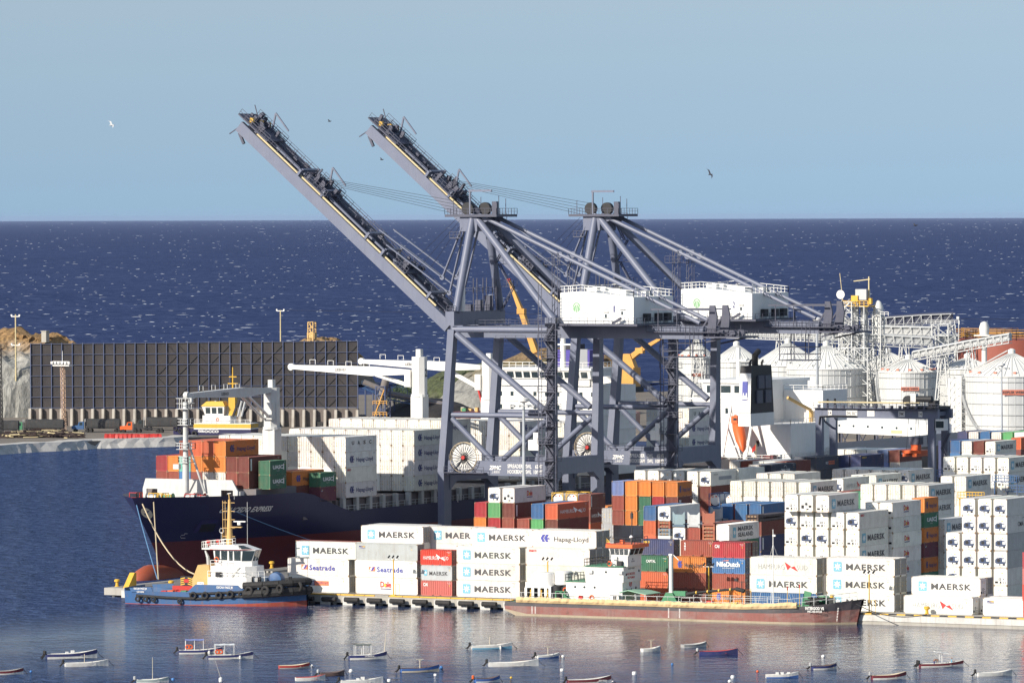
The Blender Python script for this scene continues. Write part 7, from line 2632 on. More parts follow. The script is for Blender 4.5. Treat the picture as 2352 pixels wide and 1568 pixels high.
# yard gantry
def yard_gantry():
    xr, yr = at_z(2141, 1192, QZ)
    xl = xr - 26.3
    yb = yr + 7.2
    t = thing('yard_gantry_crane', 'dark blue grey yard gantry on tall legs with an orange spreader, numbered 14', 'gantry crane', (xr - 13, yr + 3.6, QZ))
    m_ = M['crane']
    for x in (xl, xr):
        for y in (yr, yb):
            m = MB(); m.bar((x, y, QZ + 2), (x, y, 24.6), 1.5, 1.1, 0, (0, 1, 0)); m.build('leg', m_, t)
        m = MB(); m.box(x - .6, yr - 2, QZ + 1.4, x + .6, yb + 2, QZ + 2.6); m.bar((x, yr + .4, 23), (x, yb - .4, 20.5), .35) ; m.bar((x, yr, 24), (x, yb, 24), .8, .9); m.build('sill_beam', m_, t)
        for y in (yr - 1.4, yr + 1.4, yb - 1.4, yb + 1.4):
            m = MB(); m.lathe([(.75, -.3), (.75, .3)], (x, y, QZ + .75), 16, 0, 'x'); m.build('wheel', M['black'], t)
    for y in (yr, yb):
        m = MB(); m.box(xl - 1, y - .5, 23.0, xr + 1.6, y + .5, 25.0); m.build('main_girder', m_, t)
    m = MB()
    m.box(xl - 1, yr - 1.3, 25.0, xr + 2, yr - .5, 25.1)
    m.rail([(xl - 1, yr - 1.25, 25.1), (xr + 2, yr - 1.25, 25.1)], 1.1, 1.6, .05)
    for k in range(14):
        m.box(xl + k * 1.9, yr - 1.2, 25.1, xl + k * 1.9 + .5, yr - .6, 25.8)
    m.build('walkway', M['cranedark'], t)
    m = MB(); m.box(xl - .5, yr + .2, 26.2, xr - 3, yr + .5, 26.5); m.build('cable_tray', M['cream'], t)
    m = MB()
    tx = xr - 3
    m.box(tx - 3.4, yr - .6, 25.0, tx + 4, yb + .6, 25.6)
    m.lathe([(.7, -2), (.7, 2)], (tx + .6, yr + 1, 27.2), 14, 0, 'x'); m.cbox(tx - 1.5, yr + 1, 27.0, 1.2, 1.5, 2.6, 1); m.lathe([(1.1, -.4), (1.1, .4)], (tx - 3, yr + 1, 26.8), 14, 0, 'y'); m.cbox(tx + 2.6, yr + 2, 26.2, 1.6, 2, 1.4, 0)
    m.rail([(tx - 3.4, yr - .6, 25.6), (tx + 4, yr - .6, 25.6)], 1.1, 1.3, .05)
    m.build('trolley', [M['dark'], M['white']], t)
    m = MB()
    for dx in (-1.6, 1.6):
        for y in (yr + 1.5, yb - 1.5):
            m.tube((tx - 2 + dx * .6, y, 25), (tx - 2 + dx, y, 16.3), .05, 4)
    m.build('hoist_rope', M['black'], t)
    m = MB(); m.box(tx - 4.2, yr + .5, 15.6, tx + .2, yb - .5, 16.2); m.box(tx - 3.6, yr - .5, 14.9, tx - 2.6, yb + .5, 15.6); m.box(tx - 1.4, yr - .5, 14.9, tx - .4, yb + .5, 15.6); m.cbox(tx - 2, yr + 3, 16.8, 1.6, 1.8, 1.2); m.build('spreader', M['orange'], t)
    m = MB(); m.cbox(tx - 2, yr + 3, 18.2, 2.4, 2.2, 1.6); m.build('head_block', M['cranedark'], t)
    m = MB(); m.box(xr + 1.2, yr - .9, 20.6, xr + 3.2, yr + 1.2, 23.0, 0); m.box(xr + 1.3, yr - .95, 21.2, xr + 3.1, yr - .9, 22.6, 1); m.build('operator_cab', [M['white'], M['glass']], t)
    m = MB(); stairs(m, xr + 1.2, xr + 3.0, yr + 2.5, QZ + 2, 20, 3, .8); m.build('stairs', M['cranedark'], t)
    m = MB(); m.path([(xl + .2, yr - .8, 21.5), (xl + .4, yr - .8, 23.2), (xl + 3, yr - .8, 23.4), (xl + 9, yr - .8, 23.4)], .16, 6); m.build('cable_pipe', M['dark'], t)
    for f, s_, wd in ((.085, '14', .9), (.25, 'SWL 50LT', 2.6), (.44, '', 1.7), (.72, 'ZPMC', 1.5), (.9, '14', .9)):
        x = xl + f * 26
        m = MB(); m.box(x, yr - .56, 23.4, x + wd, yr - .5, 24.6); o = m.build('sign_plate', M['white'], t)
        if s_:
            m = MB(); put_text(m, s_, (x + .12, yr - .56, 23.65), (1, 0, 0), (0, 0, 1), wd - .24, .7, 0, .02); m.build('lettering', M['ink_k'], o)


yard_gantry()


# walkways between the reefer stacks
def reefer_gantry(px, py, z, n, colr, label, L=5.0, down=5.0):
    x, y = at_z(px, py, QZ + z)
    t = thing('access_platform', label, 'platform', (x, y, QZ), 'access platforms between the reefer stacks')
    m = MB(); m.box(x, y, QZ + z - 1.2, x + L, y + 1.2, QZ + z - 1.05); m.build('deck', colr, t)
    m = MB(); m.rail([(x, y, QZ + z - 1.05), (x + L, y, QZ + z - 1.05)], 1.1, 1.2, .05); m.rail([(x, y + 1.2, QZ + z - 1.05), (x + L, y + 1.2, QZ + z - 1.05)], 1.1, 1.2, .05); m.build('railing', colr, t)
    for dx in (.1, L - .2):
        m = MB(); m.box(x + dx, y + .5, QZ, x + dx + .16, y + .66, QZ + z - 1.2); m.build('post', colr, t)


GBL, GYE = M['tugblue'], M['yellow']
reefer_gantry(2150, 1079, 14.6, 4, GBL, 'blue walkway in front of the five white reefers', 7)
reefer_gantry(2280, 1092, 14.4, 4, GBL, 'blue walkway under the far right star-panel reefer', 5)
reefer_gantry(2310, 1115, 12.0, 4, GBL, 'blue railing over the low white row at right', 5)
reefer_gantry(2200, 1130, 11.6, 4, GYE, 'yellow walkway left of the right border block', 5)
reefer_gantry(1432, 1203, 6.8, 4, GYE, 'yellow walkway behind the barge wheelhouse', 5.2)
x, y = at_z(1440, 1290, QZ)
t = thing('stair_frame', 'dark blue access stairs below the yellow walkway', 'stairs', (x, y, QZ))
m = MB(); stairs(m, x, x + 3.6, y, QZ, QZ + 5.6, 2.8, .9); m.build('flight', M['cranedark'], t)
m = MB()
for dx in (-.2, 3.9):
    m.box(x + dx, y + 1, QZ, x + dx + .16, y + 1.2, QZ + 5.7)
m.box(x - .2, y + .6, QZ + 5.6, x + 4, y + 1.4, QZ + 5.75)
m.build('frame', GBL, t)
x, y = at_z(2203, 1225, QZ)
t = thing('stair_frame', 'black access stairs left of the tall block at right border', 'stairs', (x, y, QZ))
m = MB(); stairs(m, x, x + 3.0, y, QZ + 3, QZ + 12, 3.0, .9); m.build('flight', M['dark'], t)
m = MB()
for dx in (-.2, 3.2):
    m.box(x + dx, y + .6, QZ, x + dx + .16, y + .76, QZ + 12)
m.build('frame', M['dark'], t)

# ---------------------------------------------------------------- second ship astern
BK = thing('bulk_carrier', 'black hulled cargo ship stern with white house, black funnel and orange lifeboat', 'ship', (-112, 300, 0))
m = MB()
m.prism([(-124, 283), (-100, 283), (-97.8, 290), (-97.8, 450), (-112, 478), (-126.2, 450), (-126.2, 290)], 'z', -1, 12.8)
m.build('hull', paint('black_hull', (.022, .022, .03), .5, .4, (.07, .06, .07), .3, scale=.2), BK)
m = MB()
m.box(-125, 291, 12.8, -98.6, 316, 20.4); m.box(-124, 294, 20.4, -108.6, 322, 25.6); m.box(-123, 297, 25.6, -108.7, 322, 29.2); m.box(-108.6, 309, 20.4, -99.0, 322, 27.4)
m.box(-124, 296.5, 29.2, -108.4, 322.5, 29.9); m.box(-126, 296, 25.5, -108.5, 299, 25.8)
bh2 = m.build('accommodation_block', M['white'], BK)
for x0 in (-122, -118.5, -115.2, -112):
    m = MB(); m.box(x0, 296.95, 27.0, x0 + 2.4, 297, 28.6); m.build('window', M['glass'], bh2)
for y0 in (311, 315):
    m = MB(); m.box(-99.0, y0, 24.0, -98.95, y0 + 1.0, 25.4); m.build('window', M['glass'], bh2)
for x0, z0, yy in ((-121, 22.5, 294), (-116, 22.5, 294), (-119, 15.5, 291), (-112, 17.4, 291), (-107, 15.5, 291)):
    m = MB(); m.box(x0, yy - .05, z0, x0 + .7, yy, z0 + 1.2); m.build('window', M['glass'], bh2)
m = MB(); m.rail([(-125, 290.9, 20.4), (-98.6, 290.9, 20.4), (-98.6, 316, 20.4)], 1.1, 2, .05); m.rail([(-124, 293.9, 25.6), (-108.6, 293.9, 25.6)], 1.1, 2, .05); m.rail([(-108.6, 309, 27.4), (-99, 309, 27.4), (-99, 322, 27.4)], 1.1, 2, .05); m.rail([(-124, 283.3, 12.8), (-100, 283.3, 12.8), (-97.9, 290, 12.8), (-97.9, 330, 12.8)], 1.1, 2, .05); m.build('ship_railing', M['white'], BK)
m = MB()
fy0, fz0 = at_x(1724, 942, -101.6)
fx0, fx1, fy1 = -104.6, -101.6, fy0 + 12.0
FDX, FDY = fx1 + 104.4, fy0 - 291.5
m.loft([[(fx0, fy0, 23.2), (fx1, fy0, 23.2), (fx1, fy1, 23.2), (fx0, fy1, 23.2)], [(fx0 + .2, fy0 + .6, 32.2), (fx1 - .1, fy0 + .6, 32.2), (fx1 - .1, fy1 - .8, 32.2), (fx0 + .2, fy1 - .8, 32.2)], [(fx0 + .25, fy0 + .8, 33.6), (fx1 - .12, fy0 + .8, 33.6), (fx1 - .12, fy1 - 1, 33.6), (fx0 + .25, fy1 - 1, 33.6)]])
m.box(fx0, fy0, 20.4, fx1, fy1, 23.2, 1)
fn = m.build('funnel', [M['dark'], M['white']], BK)
m = MB(); m.add([(fx0 + .05, fy0 - .03, 23.3), (fx1 - .02, fy0 - .03, 23.3), (fx1 - .1, fy0 + .55, 32), (fx0 + .2, fy0 + .55, 32)], [(0, 1, 2, 3)]); m.build('white_funnel_panel', M['white'], fn)
m = MB()
put_poly(m, [(.9, 0), (2.2, .2), (2.2, 4.2), (.9, 4.2)], (fx0, fy0 + .12, 26), (1, 0, 0), (0, .06, 1), 0, .08)
for k in range(4):
    put_poly(m, [(.7 + k * .35, .6), (1.0 + k * .35, .6), (1.0 + k * .35, 1.2 + (k % 2) * .5), (.8 + k * .35, 1.2 + (k % 2) * .5)], (fx0, fy0 + .12, 26), (1, 0, 0), (0, .06, 1), 1, .12)
put_poly(m, [(.5, .1), (2.3, .4), (2.3, .7), (.6, .5)], (fx0, fy0 + .12, 26), (1, 0, 0), (0, .06, 1), 1, .13)
m.build('emblem', [M['ink_b'], M['white']], fn)
for y0, z0 in ((295, 28.6), (298.5, 28.6), (294.2, 25.4), (298.6, 25.4)):
    y0 += FDY
    m = MB(); m.box(fx1 - .1, y0, z0, fx1 + .35, y0 + 3.0, z0 + 2.8); m.build('louvre_box', M['cranedark'], fn)
for yy, r, h in ((297, .7, 3.0), (294.5, .25, 1.6), (300.5, .25, 1.4)):
    m = MB(); yy += FDY; xx = fx1 - 1.5; m.tube((xx, yy, 33), (xx, yy, 33 + h), r, 10); m.tube((xx, yy, 33 + h - .2), (xx, yy + r * 2.6, 33 + h + r), r * .9, 10); m.build('exhaust_pipe', M['black'], fn, True)
# lifeboat on its ramp
m = MB()
c0 = Vector((-111.2, 289.5, 22.2)); c1 = Vector((-107.2, 284.6, 14.4))
dd = (c1 - c0).normalized()
nn = Vector((1, 0, 0)).cross(dd).normalized()
rings = []
for u, wv, hv in ((0, .5, .5), (.08, 1.25, 1.1), (.4, 1.5, 1.35), (.7, 1.3, 1.2), (.9, .7, .8), (1, .1, .2)):
    c = c0 + (c1 - c0) * u
    rings.append([tuple(c + Vector((1, 0, 0)) * wv * cos(q * pi / 6) + nn * hv * sin(q * pi / 6)) for q in range(12)])
m.loft(rings)
q = c0 + (c1 - c0) * .18 - nn * 1.2
m.cbox(q.x, q.y, q.z, 1.5, 1.4, 1.6)
lbm = m.build('lifeboat', M['orange'], BK, True)
m = MB(); m.cbox(q.x + .2, q.y - .72, q.z + .1, .9, .06, .5); m.cbox(q.x + .77, q.y, q.z + .1, .06, .8, .5); m.build('lifeboat_window', M['glass'], lbm)
m = MB()
for x in (-113.2, -107.4):
    m.bar((x, 291, 24.4), (x + .9, 284.6, 13.2), .5, .6); m.bar((x, 291, 24.4), (x, 292, 20), .35)
    m.bar((x + .9, 284.6, 13.4), (x + .9, 287, 12.8), .3)
m.bar((-113.2, 291, 24.4), (-107.4, 291, 24.4), .45); m.bar((-112.5, 286, 15.6), (-106.6, 286, 15.6), .3)
m.bar((-114.4, 290.5, 20.4), (-112.6, 284.4, 13), .15, .5)
m.build('lifeboat_davit', M['white'], BK)
m = MB()
for k, (x, c) in enumerate(((-101.5, 0), (-100.3, 1), (-99.2, 2))):
    m.lathe([(.9, -.5), (.6, -.45), (.6, .45), (.9, .5)], (x + 1.2, 300 + k * 5, 13.9), 14, c, 'y')
for k in range(14):
    m.cbox(rgc.uniform(-123, -100), rgc.uniform(284.5, 289), 13.3, rgc.uniform(.5, 2), 1, rgc.uniform(.6, 1.4), (2, 3, 3)[k % 3])
m.build('mooring_gear', [M['tugblue'], M['tan'], M['white'], M['boot']], BK)
m = MB(); put_text(m, 'WILSON', (-109, 282.9, 10.2), (1, 0, 0), (0, 0, 1), 5.6, 1.2, 0, .03); m.build('lettering', M['white'], BK)
m = MB(); m.bar((-103.6, 283.5, 12.8), (-103.2, 282.8, 16.5), .12, None, 0); m.add([(-103.5, 283.2, 15), (-104.4, 283.1, 14.3), (-104.3, 283.1, 15.3), (-103.3, 282.9, 16.3)], [(0, 1, 2, 3)], 1); m.build('stern_flag', [M['cream'], M['red']], BK)
m = MB(); m.tube((-101.5, 308, 20.4), (-101.5, 308, 23), .5, 10, mi=0); m.bar((-101.5, 308, 23), (-103.5, 300, 26), .5, .6, 0); m.build('provision_crane', M['tan'], BK)
m = MB(); m.tube((-117, 303, 29.9), (-117, 303, 37), .5, 8); m.box(-119, 302.6, 34, -115, 303.4, 34.3); m.tube((-114.6, 303, 29.9), (-114.6, 303, 33), .8, 10); m.build('radar_mast', M['white'], BK)
for pa, pb_ in (((1885, 1040), (1500, 0)),):
    pass
m = MB(); m.path(sag((-100.5, 284, 12.6), (-96.2, 262, 2.4), 1.0), .1, 4); m.path(sag((-103, 283.2, 12.6), (-96.2, 258, 2.4), 1.2), .1, 4); tag(m.build('mooring_line', M['rope']), 'pair of tan mooring lines from the black stern', 'rope')


# mobile cranes with tan lattice free booms
def harbour_crane(p0, p1, p2, body, label):
    (bx, by), zb = at_z(body[0], body[1], LZ), LZ
    t = thing('harbour_crane', label, 'crane', (bx, by, zb), 'orange harbour cranes beyond the ship')
    z_of = lambda p: at_y(p[0], p[1], by)
    x1, z1 = z_of(p1); x2, z2 = z_of(p2); x0, z0 = z_of(p0)
    m = MB(); m.box(bx - 3.2, by - 3, zb + 2, bx + 3.2, by + 3, zb + 9); m.prism([(bx - 3, zb + 9), (bx + 3, zb + 9), (bx + 1, zb + 14), (bx - 1.6, zb + 14)], 'y', by - 1.5, by + 1.5); m.build('crane_house', M['amber'], t)
    m = MB(); m.box(bx - 4, by - 4, zb, bx + 4, by + 4, zb + 2); m.build('undercarriage', M['dark'], t)
    m = MB(); m.bar((x0, by, z0), (x1, by, z1), 2.2, 2.2, 0, (0, 1, 0), 1.8, 1.8); m.bar((x1, by, z1), (x2, by, z2), 1.7, 1.7, 0, (0, 1, 0), .8, 1.0); m.cbox(x1, by, z1, 3.0, 2.0, 2.0); m.build('boom', M['amber'], t)
    m = MB(); m.cbox(x2 - .2, by, z2 + .2, 1.1, 1.1, 1.3); m.build('boom_tip', M['red'], t)
    m = MB(); m.path([(x2 + .3, by, z2), (bx + 1, by, zb + 14)], .07, 4); m.build('boom_rope', M['black'], t)


M['amber'] = paint('amber_crane_paint', (.62, .33, .07), .5, .35, (.3, .1, .03), .3, scale=.3, rustamt=.3)
harbour_crane((1231, 810), (1198, 715), (1170, 645), (1240, 905), 'amber crane with boom rising left between the crane legs')
harbour_crane((1425, 840), (1470, 805), (1530, 770), (1445, 900), 'amber crane with low boom leaning right below the white house')

# red ship and small craft behind the container ship
x, y = at_z(1120, 1000, 0)
RS = thing('red_coaster', 'red and black coaster bow with open deck behind the ship cranes', 'ship', (x, y, 0))
m = MB()
m.loft([[(x - 14, y - 4, z) for z in (-1, 6)] + [(x - 14, y - 3.9, z) for z in (6, -1)], [(x - 6, y - 8, -1), (x - 7, y - 9.5, 7.5), (x - 7, y + 3, 7.5), (x - 6, y + 2, -1)], [(x + 40, y + 20, -1), (x + 40, y + 19, 6.5), (x + 34, y + 36, 6.5), (x + 34, y + 35, -1)]], True, 0)
m.build('hull', M['boot'], RS)
m = MB(); m.box(x + 1, y - 1, 6, x + 2, y + 9, 13.5); m.bar((x + .5, y - 1.2, 4), (x - 2.5, y - 1, 14), .8, .5); m.build('red_hatch_wall', M['red'], RS)
m = MB(); m.box(x + 9, y + 5, 6, x + 14, y + 12, 14.5); m.build('red_deckhouse', M['red'], RS)
m = MB()
for k in range(10):
    m.cbox(x - 5 + rgc.uniform(-2, 5), y - 4 + rgc.uniform(-2, 4), 8, rgc.uniform(.6, 1.5), 1, rgc.uniform(.6, 1.6), k % 3)
m.build('deck_gear', [M['green'], M['tan'], M['steel']], RS)
x, y = at_z(985, 988, 0)
YT = thing('motor_yacht', 'white motor yacht behind the second ship crane', 'yacht', (x, y, 0))
m = MB(); boat_hull(m, [(x - 7, 1.8, 1.6, 1.6, -.5), (x, 2, 1.8, 1.8, -.5), (x + 5, 1.3, .8, 2.2, -.5), (x + 7.5, .1, .02, 2.5, -.5)], 3, lambda i, j: 0); m.v = [(a, b + y if abs(b) < 10 else b, c) for a, b, c in m.v]; m.build('hull', M['white'], YT)
m = MB(); m.prism([(x - 5, 1.6), (x + 2.5, 1.7), (x + .5, 3.4), (x - 4.5, 3.4)], 'y', y - 1.4, y + 1.4); m.build('cabin', M['white'], YT)
m = MB(); m.tube((x - 3, y, 3.4), (x - 3, y, 9), .08, 5); m.tube((x, y, 3.4), (x, y, 7), .08, 5); m.build('antenna', M['white'], YT)
x, y = at_z(960, 985, LZ)
m = MB(); m.tube((x, y, LZ), (x, y, LZ + 13), .8, 10, .6); m.rail([(x - 1.5, y - 1.5, LZ + 9), (x + 1.5, y - 1.5, LZ + 9)], 1, 1, .06); m.lathe([(.3, 0), (1, .3), (.4, .8)], (x, y, LZ + 13), 10)
tag(m.build('beacon_column', M['tan']), 'tan beacon column in front of the grey rock', 'beacon')

# tug behind the bow
x, y = at_z(452, 1016, 0)
SR = thing('tugboat', 'white and yellow tug with yellow mast moored behind the ship bow', 'tugboat', (0, 0, 0))
m = MB()
boat_hull(m, [(-14, .2, .05, 5.2, -1), (-12.5, 2.4, 1.2, 4.8, -1), (-10, 4.2, 3, 4.2, -1), (-5, 5, 4.6, 3.4, -1), (4, 5.2, 5, 2.9, -1), (12, 5, 4.7, 2.9, -1), (14, 4.4, 4, 3, -1)], 4, lambda i, j: 0)
sh_ = m.build('hull', M['hull'], SR)
for k, (a, b, z) in enumerate(((-12.6, -2.6, 4.4), (-10.6, -4.3, 3.7), (-8.4, -4.9, 3.2), (-6, -5.2, 3.0))):
    tyre(a, b, z, .85, SR, (.3 - k * .08, 1, 0))
m = MB(); m.box(-6.5, -4, 2.6, 11, 4, 6.0, 0); m.box(-6.55, -4.04, 4.6, 11.05, 4.04, 5.8, 1); m.box(-6.56, -4.05, 3.0, 11.06, 4.05, 4.2, 2); m.prism([(-3.5, -3.2), (4.5, -3.2), (4.5, 3.2), (-3.5, 3.2), (-5, 0)], 'z', 6, 8.2, 0); sd_h = m.build('deckhouse', [M['white'], M['yellow'], M['hull']], SR)
m = MB(); put_text(m, 'SIROCCO', (-5.2, -4.06, 3.2), (1, 0, 0), (0, 0, 1), 6.4, .8, 0, .04); m.build('lettering', M['white'], sd_h)
m = MB(); m.loft([[(-3.4, -2.4, 8.2), (2.2, -2.4, 8.2), (2.2, 2.4, 8.2), (-3.4, 2.4, 8.2)], [(-4.4, -2.9, 11.0), (2.6, -2.9, 11.0), (2.6, 2.9, 11.0), (-4.4, 2.9, 11.0)]]); swh = m.build('wheelhouse', M['white'], SR)
m = MB(); m.loft([[(-4.6, -3.1, 11.0), (2.8, -3.1, 11.0), (2.8, 3.1, 11.0), (-4.6, 3.1, 11)], [(-3, -2.4, 12.4), (2.0, -2.4, 12.4), (2, 2.4, 12.4), (-3, 2.4, 12.4)]]); m.build('yellow_roof', M['yellow'], swh)
for k in range(3):
    m = MB(); a = -3.3 + k * 1.9; pane(m, (a, -2.45, 8.7), (a + 1.6, -2.45, 8.7), (a + 1.6, -2.85, 10.7), (a, -2.85, 10.7), .1); m.build('window', M['glass'], swh)
m = MB(); m.box(3.4, -1.2, 8.2, 5.4, 1.2, 15, 0); m.box(2.6, -2, 14.6, 6, 2, 15.1, 0); m.tube((4.4, 0, 15), (4.4, 0, 22.5), .3, 8, .15); m.box(2.9, -.2, 17.5, 6, .2, 17.8); m.box(3.3, -.2, 19.5, 5.6, .2, 19.8); m.build('mast', M['yellow'], SR)
m = MB()
for a in (6.5, 7.6, -1.5):
    m.tube((a, -1.8, 8), (a + 1.2, -1.8, 12.6), .34, 8)
m.build('exhaust_pipe', M['steel'], SR, True)
m = MB(); m.bar((5, -2, 8), (7.2, -2, 13.5), .7, .6); m.bar((7.4, 0, 8), (9.6, 0, 11.5), .6); m.cbox(-4, -1, 12.8, 1.0, .8, 1.4); m.cbox(0, -1, 13, .6, .6, 1.6); m.bar((-1, 0, 12.2), (-1, 0, 17), .1); m.cbox(-3, 1, 14, .8, .8, .6); m.build('dark_deck_gear', M['dark'], SR)
m = MB(); m.rail([(-6.4, -3.9, 6), (4.5, -3.9, 6), (11, -3.9, 6)], 1.1, 1.4, .05); m.torus((0.6, -3.3, 7.1), (0, 1, 0), .4, .12, 14, 6, 1); m.build('deck_railing', [M['white'], M['orange']], SR)
SR.location = (x + 4, y + 6, -.3)
SR.rotation_euler = (0, 0, radians(14))

# ---------------------------------------------------------------- coal yard screen
ax_, ay_ = at_z(72, 977, LZ); bx_, by_ = at_z(823, 981, LZ)
wx = Vector((bx_ - ax_, by_ - ay_, 0)); WL = wx.length; wx.normalize(); wn = Vector((wx.y, -wx.x, 0))
A0 = Vector((ax_, ay_, 0))
hA = at_y(72, 790, ay_)[1]; hB = at_y(823, 783, by_)[1]
nA = at_y(72, 936, ay_)[1]; nB = at_y(823, 935, by_)[1]
NET = thing('net_screen', 'tall dark mesh wind screen on blue steel posts in front of the coal', 'net screen', A0)
M['net'] = paint('dark_net', (.044, .040, .043), .95, .55, (.075, .066, .06), .45, (.028, .026, .028), scale=.18)
M['npost'] = paint('screen_blue_steel', (.05, .075, .16), .6, .6, (.09, .085, .10), .3, scale=.4)
m = MB()
nb = 31
for i in range(nb):
    for j in range(6):
        p = [A0 + wx * (WL * (i + q) / nb) for q in (0, 1)]
        zt = [nA + (hA - nA) * (j + q) / 6 + ((nB + (hB - nB) * (j + q) / 6) - (nA + (hA - nA) * (j + q) / 6)) * i / nb for q in (0, 1)]
        k = 4
        vs, fs = [], []
        bel = rgc.uniform(.02, .16)
        for a in range(k + 1):
            for b in range(k + 1):
                u, v_ = a / k, b / k
                c = p[0].lerp(p[1], u) - wn * (bel * 4 * u * (1 - u) * (.5 + v_ * (1 - v_) * 2) + rgc.uniform(-.03, .03))
                vs.append((c.x, c.y, zt[0] + (zt[1] - zt[0]) * v_))
        for a in range(k):
            for b in range(k):
                fs.append((a * (k + 1) + b, (a + 1) * (k + 1) + b, (a + 1) * (k + 1) + b + 1, a * (k + 1) + b + 1))
        m.add(vs, fs)
m.build('net', M['net'], NET, True)
for i in range(nb + 1):
    f = i / nb
    c = A0 + wx * WL * f + wn * .3
    m = MB(); m.bar(c + Vector((0, 0, nA + (nB - nA) * f - .5)), c + Vector((0, 0, hA + (hB - hA) * f + .3)), .24, .24)
    m.build('post', M['npost'], NET)
for j in range(7):
    m = MB()
    za, zb = nA + (hA - nA) * j / 6, nB + (hB - nB) * j / 6
    m.bar(A0 + wn * .35 + Vector((0, 0, za)), A0 + wx * WL + wn * .35 + Vector((0, 0, zb)), .13, .13)
    m.build('cross_rail', M['npost'], NET)
m = MB()
for i in range(12, nb):
    for j in range(0, 6, 1):
        if rgc.random() < .55:
            za, zb = nA + (hA - nA) * j / 6, nA + (hA - nA) * (j + 1) / 6
            p, q = A0 + wx * WL * i / nb, A0 + wx * WL * (i + 1) / nb
            if rgc.random() < .5:
                p, q = q, p
            m.bar(p + wn * .12 + Vector((0, 0, za)), q + wn * .12 + Vector((0, 0, zb)), .16, .1)
m.build('diagonal_brace', M['black'], NET)
RW = thing('retaining_wall', 'stained concrete wall with pale buttresses under the net screen', 'wall', A0)
m = MB()
q = A0 + wx * WL
m.add([A0 + Vector((0, 0, 0)), q, q + Vector((0, 0, nB - .4)), A0 + Vector((0, 0, nA - .4)), A0 - wn * 1, q - wn * 1, q - wn * 1 + Vector((0, 0, nB - .4)), A0 - wn * 1 + Vector((0, 0, nA - .4))], [(0, 1, 2, 3), (5, 4, 7, 6), (3, 2, 6, 7), (0, 3, 7, 4), (1, 5, 6, 2)])
m.build('wall_panel', paint('stained_concrete', (.17, .145, .13), .9, .7, (.07, .06, .055), .6, (.06, .05, .05), scale=.25), RW)
bt = paint('pale_buttress', (.46, .43, .38), .9, .5, (.2, .17, .15), .5, scale=.3)
for i in range(nb + 1):
    c = A0 + wx * WL * i / nb + wn * .9
    m = MB(); m.bar(c + Vector((0, 0, LZ - .5)), c + Vector((0, 0, nA - .2)), .8, 1.9, 0, wn, .8, 1.2); m.build('buttress', bt, RW)


def lattice(m, p, q, w_, n, r=.09, mi=0):
    """square lattice mast or truss from p to q"""
    p, q = Vector(p), Vector(q)
    _, _, a, b = m.frame(p, q)
    cs = [a * sx * w_ / 2 + b * sy * w_ / 2 for sx, sy in ((-1, -1), (1, -1), (1, 1), (-1, 1))]
    for c in cs:
        m.bar(p + c, q + c, r * 1.6, None, mi)
    for i in range(n):
        s0, s1 = p.lerp(q, i / n), p.lerp(q, (i + 1) / n)
        for k in range(4):
            c0_, c1_ = cs[k], cs[(k + 1) % 4]
            m.bar(s0 + c0_, s1 + c1_, r, None, mi)
            m.bar(s1 + c0_, s1 + c1_, r, None, mi)


x, y = at_z(147, 991, LZ)
LM = thing('lattice_mast', 'rusty white lattice floodlight mast in front of the net screen', 'light mast', (x, y, LZ))
zt = at_y(143, 838, y)[1]
m = MB(); lattice(m, (x, y, LZ), (x - .4, y, zt), 1.0, 14, .07); m.build('lattice_tower', paint('rusty_white', (.62, .45, .33), .6, .6, (.35, .16, .06), .2, scale=.6), LM)
m = MB(); m.box(x - 3.2, y - 1.2, zt - .3, x + 2.6, y + 1.2, zt); m.rail([(x - 3.2, y - 1.2, zt), (x + 2.6, y - 1.2, zt)], 1.1, 1.2, .06); m.bar((x - .4, y, zt), (x - .4, y, zt + 4.2), .1); m.build('lamp_platform', M['white'], LM)
for k in range(6):
    m = MB(); m.cbox(x - 3.2 + k * 1.2, y - 1.5, zt + .7, .7, .5, .7); m.build('floodlight', M['white'], LM)
x, y = at_z(2, 1000, LZ)
m = MB(); lattice(m, (x, y, LZ), (x - .6, y, LZ + 27), 1.0, 20, .12); tag(m.build('lattice_mast', M['dark']), 'dark lattice mast at the left picture edge', 'light mast')


def pole(px, top, base, z0, label, arms):
    x, y = at_z(px, base, z0 if False else LZ)
    zt = at_y(px, top, y)[1]
    t = thing('utility_pole', label, 'pole', (x, y, LZ), 'utility poles on the dry hills')
    m = MB(); m.tube((x, y, LZ), (x, y, zt), .3, 8, .22); m.build('pole', M['cream'], t)
    for f in arms:
        m = MB(); z = LZ + (zt - LZ) * f; m.bar((x - 1.6, y, z), (x + 1.6, y, z), .25); m.cbox(x - 1.5, y, z + .4, .5, .4, .5); m.cbox(x + 1.5, y, z + .4, .5, .4, .5); m.build('crossarm', M['white'], t)
    return x, y, zt


pole(37, 722, 958, 0, 'pale pole with two crossarms on the left headland', (.98, .70))
p1 = pole(645, 712, 905, 0, 'slim pale pole on the dry hill behind the net', (.99,))
m = MB(); m.path(sag((p1[0], p1[1], p1[2]), tuple(Vector((-60, p1[1] + 40, p1[2] - 2))), 1.2, 14), .05, 4); tag(m.build('overhead_wire', M['black']), 'thin overhead wire running right from the hill pole', 'wire')
x, y = at_z(717, 890, LZ)
BD = thing('small_drill_rig', 'small amber lattice rig on the dry hill', 'rig', (x, y, 14))
m = MB(); lattice(m, (x, y, 16), (x, y, 27), 2.2, 5, .2); m.box(x - 1.6, y - 1, 21, x + 1.6, y + 1, 23); m.build('rig_tower', M['tan'], BD)
m = MB(); m.box(x - 3.5, y - 1.5, 15.5, x + 3.5, y + 1.5, 18); m.build('rig_base', M['dark'], BD)
x, y = at_z(25, 958, LZ)
